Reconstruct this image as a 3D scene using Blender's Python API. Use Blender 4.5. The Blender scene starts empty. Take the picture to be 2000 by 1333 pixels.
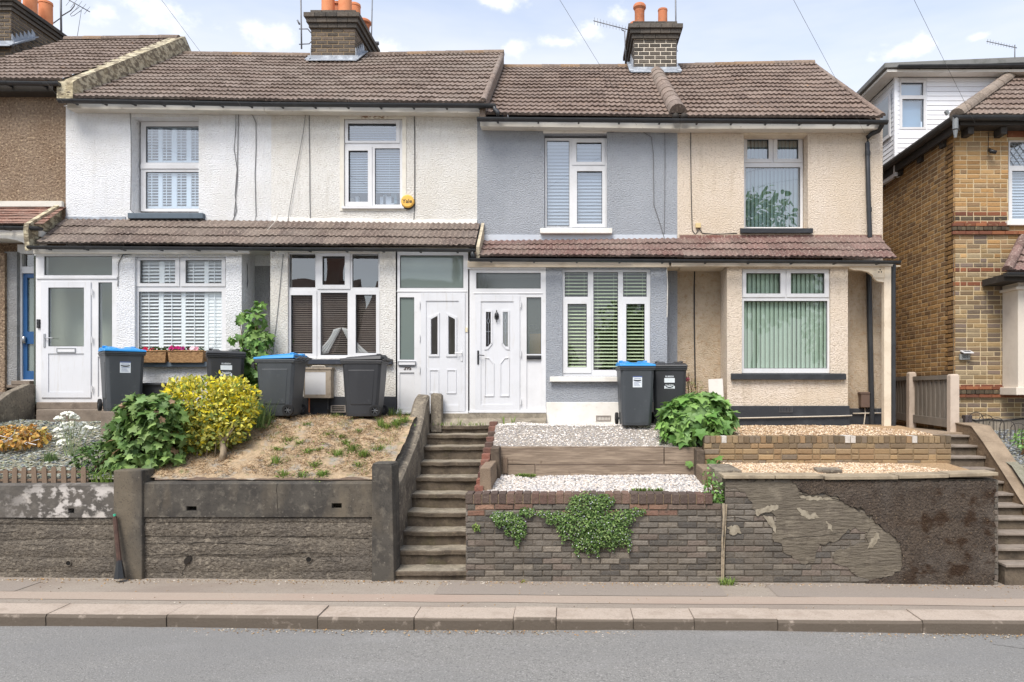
import bpy, math, random
import numpy as np
from mathutils import Vector, Matrix

SC = bpy.context.scene
COL = SC.collection
R = random.Random(11)

# ------------------------------------------------------------------ camera
F, VX, HY, CH = 1412.0, 1110.0, 765.0, 2.54      # focal length in photo pixels, vanishing point, lens height
cam = bpy.data.cameras.new("camera")
cam.sensor_width = 36.0
cam.lens = F / 2000.0 * 36.0
cam.shift_x = -(VX - 1000.0) / 2000.0
cam.shift_y = (HY - 666.5) / 2000.0
cam.clip_end = 2000.0
cam_ob = bpy.data.objects.new("camera", cam)
COL.objects.link(cam_ob)
cam_ob.location = (0, 0, CH)
cam_ob.rotation_euler = (math.radians(90), 0, 0)
SC.camera = cam_ob

# ------------------------------------------------------------------ sky, sun, exposure
SUN_EL, SUN_AZ = math.radians(54), math.radians(202)   # azimuth clockwise from +Y (the view direction)
world = bpy.data.worlds.new("World")
SC.world = world
world.use_nodes = True
wn, wl = world.node_tree.nodes, world.node_tree.links
wn.clear()
w_out = wn.new("ShaderNodeOutputWorld")
w_bg = wn.new("ShaderNodeBackground")
w_bg.inputs["Strength"].default_value = 0.15
sky = wn.new("ShaderNodeTexSky")
sky.sky_type = 'NISHITA'
sky.sun_disc = False
sky.sun_elevation = SUN_EL
sky.sun_rotation = SUN_AZ
sky.air_density = 1.0
sky.dust_density = 1.2
sky.ozone_density = 1.0
w_tc = wn.new("ShaderNodeTexCoord")


def w_math(op, a, b=None, clamp=False):
    n = wn.new("ShaderNodeMath")
    n.operation = op
    n.use_clamp = clamp
    for i, v in enumerate((a, b)):
        if v is None:
            continue
        if isinstance(v, (int, float)):
            n.inputs[i].default_value = v
        else:
            wl.new(v, n.inputs[i])
    return n.outputs[0]


def sky_dir(px, py):
    return Vector(((px - VX) / F, 1.0, -(py - HY) / F)).normalized()


def w_noise(scale, detail, rough, stretch=(1, 1, 1)):
    mp = wn.new("ShaderNodeMapping")
    mp.inputs["Scale"].default_value = stretch
    wl.new(w_tc.outputs["Generated"], mp.inputs["Vector"])
    n = wn.new("ShaderNodeTexNoise")
    n.inputs["Scale"].default_value = scale
    n.inputs["Detail"].default_value = detail
    n.inputs["Roughness"].default_value = rough
    wl.new(mp.outputs[0], n.inputs["Vector"])
    return n.outputs["Fac"]


puff = w_noise(22.0, 7.0, 0.62, (1, 1, 1.5))
mask = None
for (px, py, rx, rz) in ((300, 35, 62, 40), (205, 28, 32, 22), (497, 62, 62, 22), (975, 0, 58, 18), (1150, 66, 40, 26), (1098, 84, 36, 12),
                         (1208, 34, 22, 14), (1770, 96, 66, 16), (1800, 80, 26, 16), (1912, 71, 28, 9), (760, 92, 40, 20), (1003, 100, 34, 18)):
    d = sky_dir(px, py)
    sub = wn.new("ShaderNodeVectorMath")
    sub.operation = 'SUBTRACT'
    wl.new(w_tc.outputs["Generated"], sub.inputs[0])
    sub.inputs[1].default_value = d
    mul = wn.new("ShaderNodeVectorMath")
    mul.operation = 'MULTIPLY'
    wl.new(sub.outputs[0], mul.inputs[0])
    mul.inputs[1].default_value = (F / rx, F / rx, F / rz)
    ln = wn.new("ShaderNodeVectorMath")
    ln.operation = 'LENGTH'
    wl.new(mul.outputs[0], ln.inputs[0])
    m = w_math('SUBTRACT', 0.95, ln.outputs["Value"])
    mask = m if mask is None else w_math('MAXIMUM', mask, m)
mask = w_math('MAXIMUM', mask, -0.6)
blob = w_math('MULTIPLY', w_math('ADD', w_math('MULTIPLY', mask, 1.0), w_math('MULTIPLY', w_math('SUBTRACT', puff, 0.5), 3.2)), 1.0)
cl = wn.new("ShaderNodeMapRange")
cl.interpolation_type = 'SMOOTHSTEP'
cl.inputs["From Min"].default_value = 0.05
cl.inputs["From Max"].default_value = 1.25
wl.new(blob, cl.inputs["Value"])
veil = w_noise(2.6, 5.0, 0.6, (0.7, 0.7, 3.0))
vl = wn.new("ShaderNodeMapRange")
vl.inputs["From Min"].default_value = 0.30
vl.inputs["From Max"].default_value = 0.75
vl.inputs["To Min"].default_value = 0.18
vl.inputs["To Max"].default_value = 0.62
wl.new(veil, vl.inputs["Value"])
mixv = wn.new("ShaderNodeMix")
mixv.data_type = 'RGBA'
w_sep = wn.new("ShaderNodeSeparateXYZ")
wl.new(w_tc.outputs["Generated"], w_sep.inputs[0])
hz = wn.new("ShaderNodeMapRange")                               # the milky band above the horizon
hz.interpolation_type = 'SMOOTHSTEP'
hz.inputs["From Min"].default_value = 0.36
hz.inputs["From Max"].default_value = 0.52
hz.inputs["To Min"].default_value = 0.38
hz.inputs["To Max"].default_value = 0.0
wl.new(w_sep.outputs[2], hz.inputs["Value"])
wl.new(w_math('ADD', vl.outputs[0], hz.outputs[0], True), mixv.inputs["Factor"])
wl.new(sky.outputs[0], mixv.inputs["A"])
mixv.inputs["B"].default_value = (3.75, 3.8, 3.95, 1)
mixc = wn.new("ShaderNodeMix")
mixc.data_type = 'RGBA'
wl.new(cl.outputs[0], mixc.inputs["Factor"])
wl.new(mixv.outputs["Result"], mixc.inputs["A"])
mixc.inputs["B"].default_value = (4.6, 4.6, 4.65, 1)
wl.new(mixc.outputs["Result"], w_bg.inputs["Color"])
wl.new(w_bg.outputs[0], w_out.inputs[0])

sun = bpy.data.lights.new("sun", 'SUN')
sun.energy = 2.1
sun.angle = math.radians(28)
sun.color = (1.0, 0.945, 0.86)
sun_ob = bpy.data.objects.new("sun", sun)
COL.objects.link(sun_ob)
sd = Vector((math.sin(SUN_AZ) * math.cos(SUN_EL), math.cos(SUN_AZ) * math.cos(SUN_EL), math.sin(SUN_EL)))
sun_ob.rotation_euler = sd.to_track_quat('Z', 'Y').to_euler()
sun_ob.location = sd * 40

SC.view_settings.view_transform = 'Standard'
SC.view_settings.look = 'None'
SC.view_settings.exposure = 0.90
SC.view_settings.gamma = 1.0
SC.cycles.max_bounces = 6
SC.cycles.transparent_max_bounces = 12
SC.cycles.use_denoising = True


# ------------------------------------------------------------------ measuring
def X(px, Y):
    return (px - VX) / F * Y


def Z(py, Y):
    return CH - (py - HY) / F * Y


def P(px, py, Y):
    return Vector((X(px, Y), Y, Z(py, Y)))


def rect(r, Y):                       # (x0, x1, y0, y1) measured on the photo -> x0, x1, z0, z1 on the plane Y
    return X(r[0], Y), X(r[1], Y), Z(r[3], Y), Z(r[2], Y)


def lin(c):
    c = c / 255.0
    return c / 12.92 if c <= 0.04045 else ((c + 0.055) / 1.055) ** 2.4


def rgb(r, g, b, k=1.0):
    return (lin(r) * k, lin(g) * k, lin(b) * k)


# ------------------------------------------------------------------ mesh builder
ORG = {}


class MB:
    def __init__(s):
        s.v, s.f, s.c, s.m = [], [], [], []

    def add(s, vs, fs, c=None, m=0):
        o = len(s.v)
        s.v.extend(tuple(p) for p in vs)
        for f in fs:
            s.f.append(tuple(o + i for i in f))
            s.c.append(c or (1, 1, 1))
            s.m.append(m)

    def hexa(s, p, c=None, m=0):      # bottom four then top four, both counter-clockwise seen from above
        s.add(p, [(3, 2, 1, 0), (4, 5, 6, 7), (0, 1, 5, 4), (1, 2, 6, 5), (2, 3, 7, 6), (3, 0, 4, 7)], c, m)

    def box(s, x0, x1, y0, y1, z0, z1, c=None, m=0):
        s.hexa([(x0, y0, z0), (x1, y0, z0), (x1, y1, z0), (x0, y1, z0), (x0, y0, z1), (x1, y0, z1), (x1, y1, z1), (x0, y1, z1)], c, m)

    def pbox(s, r, Y, d, c=None, m=0):   # box whose front covers the photo rectangle r on plane Y, d deep
        x0, x1, z0, z1 = rect(r, Y)
        s.box(x0, x1, Y, Y + d, z0, z1, c, m)

    def slab(s, x0, x1, z0, z1, yf, yb, holes=(), c=None, m=0, back=False, mr=None):
        xs = sorted({x0, x1, *[min(max(h[i], x0), x1) for h in holes for i in (0, 1)]})
        zs = sorted({z0, z1, *[min(max(h[i], z0), z1) for h in holes for i in (2, 3)]})
        for xa, xb in zip(xs, xs[1:]):
            for za, zb in zip(zs, zs[1:]):
                cx, cz = (xa + xb) / 2, (za + zb) / 2
                if any(h[0] < cx < h[1] and h[2] < cz < h[3] for h in holes):
                    continue
                s.add([(xa, yf, za), (xb, yf, za), (xb, yf, zb), (xa, yf, zb)], [(0, 1, 2, 3)], c, m)
                if back:
                    s.add([(xa, yb, za), (xb, yb, za), (xb, yb, zb), (xa, yb, zb)], [(3, 2, 1, 0)], c, m)
        for (a, b, lo, hi), inn in [((x0, x1, z0, z1), False)] + [(h, True) for h in holes]:
            q = [(a, yf, lo), (b, yf, lo), (b, yf, hi), (a, yf, hi), (a, yb, lo), (b, yb, lo), (b, yb, hi), (a, yb, hi)]
            fs = [(0, 4, 5, 1), (1, 5, 6, 2), (2, 6, 7, 3), (3, 7, 4, 0)]
            if inn:
                fs = [tuple(reversed(f)) for f in fs]
            s.add(q, fs, c, m if (not inn or mr is None) else mr)

    def prism(s, poly, yf, yb, c=None, m=0):   # outline in x,z (counter-clockwise from the front), extruded back
        n = len(poly)
        area = sum(poly[i][0] * poly[(i + 1) % n][1] - poly[(i + 1) % n][0] * poly[i][1] for i in range(n))
        if area < 0:
            poly = list(reversed(poly))
        vs = [(x, yf, z) for x, z in poly] + [(x, yb, z) for x, z in poly]
        fs = [tuple(range(n)), tuple(range(2 * n - 1, n - 1, -1))]
        fs += [(i, i + n, (i + 1) % n + n, (i + 1) % n) for i in range(n)]
        s.add(vs, fs, c, m)

    def pprism(s, pts, Y, d, c=None, m=0):
        s.prism([(X(a, Y), Z(b, Y)) for a, b in pts], Y, Y + d, c, m)

    def xprism(s, poly, x0, x1, c=None, m=0):   # outline in y,z extruded along x
        n = len(poly)
        area = sum(poly[i][0] * poly[(i + 1) % n][1] - poly[(i + 1) % n][0] * poly[i][1] for i in range(n))
        if area < 0:
            poly = list(reversed(poly))
        vs = [(x1, y, z) for y, z in poly] + [(x0, y, z) for y, z in poly]
        fs = [tuple(range(n)), tuple(range(2 * n - 1, n - 1, -1))]
        fs += [(i, i + n, (i + 1) % n + n, (i + 1) % n) for i in range(n)]
        s.add(vs, fs, c, m)

    def tube(s, pts, r, n=8, c=None, m=0, cap=True):
        pts = [Vector(p) for p in pts]
        rs = r if isinstance(r, (list, tuple)) else [r] * len(pts)
        rings, vs, fs = [], [], []
        up = Vector((0, 0, 1))
        for i, p in enumerate(pts):
            t = (pts[min(i + 1, len(pts) - 1)] - pts[max(i - 1, 0)]).normalized()
            a = t.cross(up)
            if a.length < 0.05:
                a = t.cross(Vector((1, 0, 0)))
            a.normalize()
            b = a.cross(t).normalized()
            rings.append(len(vs))
            for k in range(n):
                w = 2 * math.pi * k / n
                vs.append(p + (a * math.cos(w) + b * math.sin(w)) * rs[i])
        for q0, q1 in zip(rings, rings[1:]):
            for k in range(n):
                k2 = (k + 1) % n
                fs.append((q0 + k, q0 + k2, q1 + k2, q1 + k))
        if cap:
            fs.append(tuple(rings[0] + k for k in range(n - 1, -1, -1)))
            fs.append(tuple(rings[-1] + k for k in range(n)))
        s.add(vs, fs, c, m)

    def lathe(s, o, prof, n=16, c=None, m=0):    # prof = (radius, height) pairs around the vertical through o
        vs, fs = [], []
        for r_, h in prof:
            for k in range(n):
                w = 2 * math.pi * k / n
                vs.append((o[0] + r_ * math.cos(w), o[1] + r_ * math.sin(w), o[2] + h))
        for i in range(len(prof) - 1):
            for k in range(n):
                k2 = (k + 1) % n
                fs.append((i * n + k, i * n + k2, (i + 1) * n + k2, (i + 1) * n + k))
        fs.append(tuple(range(n - 1, -1, -1)))
        fs.append(tuple((len(prof) - 1) * n + k for k in range(n)))
        s.add(vs, fs, c, m)

    def build(s, name, mats, parent=None, smooth=False, bevel=0.0, loc=None, flat_limit=None):
        if not isinstance(mats, (list, tuple)):
            mats = [mats]
        if parent is not None:
            o0 = ORG[parent.name]
        elif loc is not None:
            o0 = Vector(loc)
        else:
            a = np.array(s.v)
            o0 = Vector((float(a[:, 0].mean()), float(a[:, 1].mean()), float(a[:, 2].min())))
        me = bpy.data.meshes.new(name)
        me.from_pydata([(p[0] - o0.x, p[1] - o0.y, p[2] - o0.z) for p in s.v], [], s.f)
        for m_ in mats:
            me.materials.append(m_)
        me.polygons.foreach_set("material_index", s.m)
        at = me.attributes.new("tint", 'FLOAT_COLOR', 'FACE')
        at.data.foreach_set("color", np.array([(c[0], c[1], c[2], 1.0) for c in s.c], dtype=np.float32).ravel())
        if smooth:
            me.polygons.foreach_set("use_smooth", [True] * len(s.f))
            if flat_limit:
                try:
                    me.set_sharp_from_angle(angle=math.radians(flat_limit))
                except Exception:
                    pass
        me.update()
        ob = bpy.data.objects.new(name, me)
        COL.objects.link(ob)
        if parent is not None:
            ob.parent = parent
        else:
            ob.location = o0
        ORG[ob.name] = o0
        if bevel:
            bv = ob.modifiers.new("bevel", 'BEVEL')
            bv.width = bevel
            bv.segments = 2
            bv.limit_method = 'ANGLE'
            bv.angle_limit = math.radians(40)
        return ob


def empty(name, loc):
    o = bpy.data.objects.new(name, None)
    o.empty_display_size = 0.2
    COL.objects.link(o)
    o.location = loc
    ORG[o.name] = Vector(loc)
    return o


def tag(o, label=None, cat=None, group=None, kind=None):
    if label:
        o["label"] = label
    if cat:
        o["category"] = cat
    if group:
        o["group"] = group
    if kind:
        o["kind"] = kind
    return o


def copy_tree(o, parent=None):
    c = o.copy()
    COL.objects.link(c)
    if parent is not None:
        c.parent = parent
    ORG[c.name] = ORG.get(o.name, Vector((0, 0, 0)))
    for ch in list(o.children):
        copy_tree(ch, c)
    return c


# ------------------------------------------------------------------ materials
def mat(name, col, rough=0.8, layers=(), bumps=(), tint=False, spec=0.3, metal=0.0, transl=0.0, tint_gain=1.0):
    """layers: (scale, colour, lo, hi, amount[, stretch[, detail[, (axis, a, b)]]])  bumps: (scale, strength, distance[, stretch[, detail]])"""
    m = bpy.data.materials.new(name)
    m.use_nodes = True
    nt = m.node_tree
    N, L = nt.nodes, nt.links
    bs = N["Principled BSDF"]
    bs.inputs["Roughness"].default_value = rough
    bs.inputs["Specular IOR Level"].default_value = spec
    bs.inputs["Metallic"].default_value = metal
    tc = N.new("ShaderNodeTexCoord")
    sep = None

    def noise(scale, stretch, detail, rough_=0.6):
        mp = N.new("ShaderNodeMapping")
        mp.inputs["Scale"].default_value = stretch
        L.new(tc.outputs["Object"], mp.inputs["Vector"])
        n = N.new("ShaderNodeTexNoise")
        n.inputs["Scale"].default_value = scale
        n.inputs["Detail"].default_value = detail
        n.inputs["Roughness"].default_value = rough_
        L.new(mp.outputs[0], n.inputs["Vector"])
        return n.outputs["Fac"]

    rgbn = N.new("ShaderNodeRGB")
    rgbn.outputs[0].default_value = (*col, 1)
    cur = rgbn.outputs[0]
    if tint:
        at = N.new("ShaderNodeAttribute")
        at.attribute_name = "tint"
        mx = N.new("ShaderNodeMix")
        mx.data_type = 'RGBA'
        mx.blend_type = 'MULTIPLY'
        mx.inputs["Factor"].default_value = 1.0
        L.new(cur, mx.inputs["A"])
        L.new(at.outputs["Color"], mx.inputs["B"])
        cur = mx.outputs["Result"]
    for ly in layers:
        sc, c2, lo, hi, am = ly[:5]
        st = ly[5] if len(ly) > 5 else (1, 1, 1)
        de = ly[6] if len(ly) > 6 else 4.0
        f = noise(sc, st or (1, 1, 1), de)
        mr = N.new("ShaderNodeMapRange")
        mr.inputs["From Min"].default_value = lo
        mr.inputs["From Max"].default_value = hi
        mr.inputs["To Max"].default_value = am
        L.new(f, mr.inputs["Value"])
        fac = mr.outputs[0]
        if len(ly) > 7 and ly[7]:
            if sep is None:
                sep = N.new("ShaderNodeSeparateXYZ")
                L.new(tc.outputs["Object"], sep.inputs[0])
            for (ax, a, b) in (ly[7] if isinstance(ly[7][0], tuple) else (ly[7],)):
                g = N.new("ShaderNodeMapRange")
                g.interpolation_type = 'SMOOTHSTEP'
                g.inputs["From Min"].default_value = a
                g.inputs["From Max"].default_value = b
                L.new(sep.outputs[ax], g.inputs["Value"])
                mm = N.new("ShaderNodeMath")
                mm.operation = 'MULTIPLY'
                L.new(fac, mm.inputs[0])
                L.new(g.outputs[0], mm.inputs[1])
                fac = mm.outputs[0]
        mx = N.new("ShaderNodeMix")
        mx.data_type = 'RGBA'
        L.new(fac, mx.inputs["Factor"])
        L.new(cur, mx.inputs["A"])
        mx.inputs["B"].default_value = (*c2, 1)
        cur = mx.outputs["Result"]
    L.new(cur, bs.inputs["Base Color"])
    nrm = None
    for b in bumps:
        f = noise(b[0], b[3] if len(b) > 3 and b[3] else (1, 1, 1), b[4] if len(b) > 4 else 3.0)
        bp = N.new("ShaderNodeBump")
        bp.inputs["Strength"].default_value = b[1]
        bp.inputs["Distance"].default_value = b[2]
        L.new(f, bp.inputs["Height"])
        if nrm is not None:
            L.new(nrm, bp.inputs["Normal"])
        nrm = bp.outputs[0]
    if nrm is not None:
        L.new(nrm, bs.inputs["Normal"])
    if transl:
        tr = N.new("ShaderNodeBsdfTranslucent")
        L.new(cur, tr.inputs["Color"])
        ms = N.new("ShaderNodeMixShader")
        ms.inputs[0].default_value = transl
        L.new(bs.outputs[0], ms.inputs[1])
        L.new(tr.outputs[0], ms.inputs[2])
        L.new(ms.outputs[0], N["Material Output"].inputs["Surface"])
    return m


def glass(name, refl, tintc=(0.9, 0.93, 0.93), rough=0.0, body=None, body_f=0.0):
    m = bpy.data.materials.new(name)
    m.use_nodes = True
    nt = m.node_tree
    N, L = nt.nodes, nt.links
    N.clear()
    out = N.new("ShaderNodeOutputMaterial")
    tr = N.new("ShaderNodeBsdfTransparent")
    tr.inputs[0].default_value = (*tintc, 1)
    gl = N.new("ShaderNodeBsdfGlossy")
    gl.inputs["Roughness"].default_value = rough
    tc = N.new("ShaderNodeTexCoord")
    nz = N.new("ShaderNodeTexNoise")
    nz.inputs["Scale"].default_value = 1.3
    nz.inputs["Detail"].default_value = 1.0
    L.new(tc.outputs["Object"], nz.inputs["Vector"])
    bp = N.new("ShaderNodeBump")
    bp.inputs["Strength"].default_value = 0.06
    bp.inputs["Distance"].default_value = 0.05
    L.new(nz.outputs["Fac"], bp.inputs["Height"])
    L.new(bp.outputs[0], gl.inputs["Normal"])
    cur = tr.outputs[0]
    if body:
        df = N.new("ShaderNodeBsdfDiffuse")
        df.inputs[0].default_value = (*body, 1)
        m0 = N.new("ShaderNodeMixShader")
        m0.inputs[0].default_value = body_f
        L.new(cur, m0.inputs[1])
        L.new(df.outputs[0], m0.inputs[2])
        cur = m0.outputs[0]
    fc = N.new("ShaderNodeLayerWeight")
    fc.inputs["Blend"].default_value = 0.5
    pw = N.new("ShaderNodeMath")
    pw.operation = 'POWER'
    L.new(fc.outputs["Facing"], pw.inputs[0])
    pw.inputs[1].default_value = 4.0
    lw = N.new("ShaderNodeMath")
    lw.operation = 'MULTIPLY'
    L.new(pw.outputs[0], lw.inputs[0])
    lw.inputs[1].default_value = 0.7
    ad = N.new("ShaderNodeMath")
    ad.operation = 'ADD'
    ad.use_clamp = True
    L.new(lw.outputs[0], ad.inputs[0])
    ad.inputs[1].default_value = refl
    ms = N.new("ShaderNodeMixShader")
    L.new(ad.outputs[0], ms.inputs[0])
    L.new(cur, ms.inputs[1])
    L.new(gl.outputs[0], ms.inputs[2])
    L.new(ms.outputs[0], out.inputs[0])
    return m


PEBBLE = [(34, 0.9, 0.034, (1, 1, 1.4), 2.5), (90, 0.7, 0.008, None, 2.0)]
M = {}
M['render_white'] = mat("white_roughcast", rgb(234, 235, 237), 0.9, [(1.2, rgb(214, 216, 219), .45, .75, .5), (9, rgb(205, 207, 208), .55, .75, .35), (31, rgb(196, 198, 200), .47, .34, .42, (1, 1, 1.4), 2.5), (2.2, rgb(176, 172, 163), .57, .76, .35, (3, 1, .3)), (.7, rgb(216, 214, 208), .45, .65, .6)], PEBBLE)
M['render_offwhite'] = mat("off_white_roughcast", rgb(229, 227, 222), 0.9, [(1.3, rgb(214, 211, 204), .45, .75, .6), (9, rgb(196, 190, 178), .55, .75, .4), (31, rgb(180, 174, 162), .47, .34, .45, (1, 1, 1.4), 2.5), (2.2, rgb(158, 150, 134), .57, .76, .38, (3, 1, .3)), (.7, rgb(212, 206, 194), .45, .65, .6)], PEBBLE)
M['render_grey'] = mat("grey_painted_roughcast", rgb(161, 165, 171), 0.9, [(1.0, rgb(149, 154, 161), .4, .7, .7), (8, rgb(182, 187, 194), .55, .8, .5), (31, rgb(122, 127, 135), .47, .34, .45, (1, 1, 1.4), 2.5), (2.2, rgb(132, 137, 143), .57, .76, .35, (3, 1, .3)), (.6, rgb(172, 176, 182), .45, .65, .6)], PEBBLE)
M['render_cream'] = mat("cream_roughcast", rgb(228, 214, 198), 0.9, [(1.0, rgb(216, 200, 178), .4, .7, .7), (14, rgb(204, 184, 158), .55, .75, .5), (31, rgb(160, 141, 117), .47, .34, .5, (1, 1, 1.4), 2.5), (2.0, rgb(160, 138, 110), .57, .76, .38, (3, 1, .3)), (.6, rgb(212, 194, 170), .45, .65, .6)], PEBBLE)
M['render_tan'] = mat("weathered_tan_roughcast", rgb(202, 184, 160), 0.9, [(1.6, rgb(162, 144, 120), .4, .7, .8), (14, rgb(170, 140, 108), .5, .7, .7)], PEBBLE)
M['render_brown'] = mat("brown_pebbledash", rgb(146, 127, 108), 0.95, [(1.3, rgb(124, 100, 78), .4, .7, .8), (24, rgb(190, 168, 140), .52, .66, .8), (30, rgb(84, 66, 52), .52, .66, .8), (1.0, rgb(158, 133, 102), .55, .75, .5, (2, 1, .4))], [(26, 1.0, .05, None, 3.0), (100, .5, .006)])
M['smooth_white'] = mat("painted_masonry", rgb(232, 229, 222), 0.7, [(3, rgb(206, 200, 188), .5, .75, .6), (12, rgb(185, 178, 165), .6, .8, .4)], [(12, .3, .01)])
M['smooth_cream'] = mat("painted_cream_timber", rgb(222, 208, 186), 0.7, [(4, rgb(190, 172, 146), .5, .75, .6), (25, rgb(150, 132, 110), .62, .75, .7, (4, 1, .6))], [(18, .3, .006)])
M['smooth_blue'] = mat("grey_blue_painted_band", rgb(196, 202, 210), 0.8, [(3, rgb(180, 186, 195), .45, .75, .6)], [(14, .4, .01)])
M['grey_dash'] = mat("unpainted_grey_roughcast", rgb(150, 150, 150), 0.9, [(2, rgb(120, 119, 116), .4, .7, .7), (10, rgb(180, 180, 178), .55, .75, .5)], PEBBLE)
M['upvc'] = mat("white_upvc", rgb(220, 220, 221), 0.32, [(2.0, rgb(204, 204, 204), .45, .7, .6), (7, rgb(188, 183, 174), .58, .78, .4)], (), spec=0.5)
M['upvc_old'] = mat("white_upvc_door_skin", rgb(214, 215, 218), 0.4, [(2.2, rgb(200, 201, 203), .45, .75, .6), (5, rgb(186, 180, 168), .56, .76, .45, (4, 1, .4))], (), spec=0.5)
M['gasket'] = mat("dark_gasket", rgb(60, 62, 64), 0.6)
M['blind_white'] = mat("white_blind_slats", rgb(242, 244, 246), 0.5)
M['blind_dim'] = mat("shade_toned_white_slats", rgb(186, 192, 200), 0.5)  # darker copy of the white slats, room shade put into the colour
M['blind_cool'] = mat("pale_shutter_paint", rgb(236, 241, 244), 0.5)
M['blind_wood'] = mat("taupe_wooden_slats", rgb(156, 146, 134), 0.6, [(6, rgb(132, 122, 111), .4, .7, .6)])
M['blind_green'] = mat("sage_green_fabric", rgb(178, 196, 178), 0.85, [(40, rgb(162, 182, 164), .4, .7, .5)])
M['blind_pale'] = mat("pale_blue_fabric", rgb(150, 166, 162), 0.85, [(40, rgb(138, 154, 150), .4, .7, .5)])
M['blind_tree_tint'] = mat("white_slats_tree_reflection", rgb(222, 232, 196), 0.5)  # white slats with the green of reflected trees put into the colour
M['room'] = mat("dim_room_wall", rgb(120, 112, 104), 0.9)
M['curtain'] = mat("pale_net_curtain", rgb(222, 224, 220), 0.9)
M['glass'] = glass("window_glass", 0.11)
M['glass_dark'] = glass("dark_window_glass", 0.26, (0.86, 0.87, 0.88))
M['glass_frost'] = glass("frosted_glass", 0.12, (0.75, 0.8, 0.8), 0.03, rgb(150, 166, 160), 0.55)
M['glass_up'] = glass("sky_facing_glass", 0.34, (0.86, 0.93, 0.99))
M['tile'] = mat("brown_concrete_tile", (1, 1, 1), 0.9, [(30, rgb(180, 162, 149), .53, .66, .7), (44, rgb(58, 50, 45), .54, .68, .6), (2.0, rgb(92, 84, 68), .56, .76, .35), (.9, rgb(142, 132, 122), .45, .65, .45)], [(60, .5, .006)], tint=True)
M['tile_lichen'] = mat("lichened_concrete_tile", (1, 1, 1), 0.9, [(30, rgb(176, 160, 144), .53, .66, .65), (44, rgb(60, 49, 44), .54, .68, .6), (.9, rgb(140, 126, 116), .45, .65, .4), (5.0, rgb(196, 140, 62), .68, .78, .8)], [(60, .5, .006)], tint=True)
M['mortar'] = mat("old_mortar", rgb(196, 184, 160), 0.95, [(8, rgb(120, 110, 96), .5, .7, .8), (30, rgb(150, 140, 122), .5, .7, .6)], [(25, .8, .02)])
M['flaky'] = mat("flaking_cream_render", rgb(200, 190, 162), 0.95, [(7, rgb(112, 102, 86), .46, .54, .9, (1, 1, 2)), (18, rgb(144, 132, 110), .5, .62, .7), (2.5, rgb(184, 170, 136), .5, .7, .6)], [(14, .9, .03), (50, .5, .01)])
M['gutter'] = mat("black_plastic_gutter", rgb(48, 50, 53), 0.38, [(5, rgb(72, 73, 74), .5, .75, .6)], spec=0.5)
M['fascia'] = mat("weathered_white_fascia", rgb(214, 210, 200), 0.7, [(3, rgb(180, 172, 156), .5, .75, .7, (.6, 1, 2)), (16, rgb(140, 130, 116), .62, .78, .6)], [(10, .2, .006)])
M['lead'] = mat("lead_flashing", rgb(150, 156, 164), 0.5, [(6, rgb(206, 212, 218), .5, .7, .8), (14, rgb(120, 128, 138), .55, .75, .6)], [(9, .6, .02)], spec=0.5)
M['pot'] = mat("terracotta_pot", rgb(196, 124, 88), 0.85, [(9, rgb(150, 96, 70), .5, .7, .7), (22, rgb(150, 134, 120), .56, .72, .7)], [(30, .3, .006)])
M['pot_new'] = mat("orange_clay_pot", rgb(216, 142, 100), 0.8, [(6, rgb(196, 106, 66), .5, .75, .6)], [(30, .2, .004)])
M['brick'] = mat("weathered_brick", (1, 1, 1), 0.92, [(22, rgb(84, 76, 68), .52, .74, .6), (40, rgb(176, 162, 142), .60, .76, .45), (6, rgb(78, 70, 63), .56, .76, .55), (2, rgb(106, 97, 86), .45, .7, .55)], [(16, .8, .02), (60, .8, .010)], tint=True)
M['brick_yellow'] = mat("london_stock_brick", (1, 1, 1), 0.92, [(28, rgb(96, 74, 48), .54, .74, .5), (14, rgb(214, 190, 140), .62, .8, .5)], [(35, .6, .008), (110, .4, .003)], tint=True)
M['mortar_dark'] = mat("dark_mortar", rgb(96, 88, 78), 0.95, [(20, rgb(124, 114, 100), .5, .7, .7), (5, rgb(64, 58, 52), .5, .7, .8)], [(30, .6, .01)])
M['mortar_pale'] = mat("pale_lime_mortar", rgb(202, 184, 150), 0.95, [(20, rgb(190, 172, 140), .5, .7, .6), (2, rgb(150, 130, 100), .5, .75, .6)], [(30, .6, .01)])
M['mortar_tan'] = mat("tan_mortar", rgb(142, 124, 98), 0.95, [(20, rgb(110, 94, 74), .5, .7, .7)], [(30, .6, .01)])
M['mortar_white'] = mat("fresh_white_pointing", rgb(226, 216, 198), 0.95, [(20, rgb(190, 180, 160), .5, .7, .5)], [(30, .6, .01)])


# ------------------------------------------------------------------ repeated shapes
def pick(pal, k=0.12):
    c = R.choice(pal)
    f = 1 + R.uniform(-k, k)
    return (c[0] * f, c[1] * f, c[2] * f)


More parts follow.
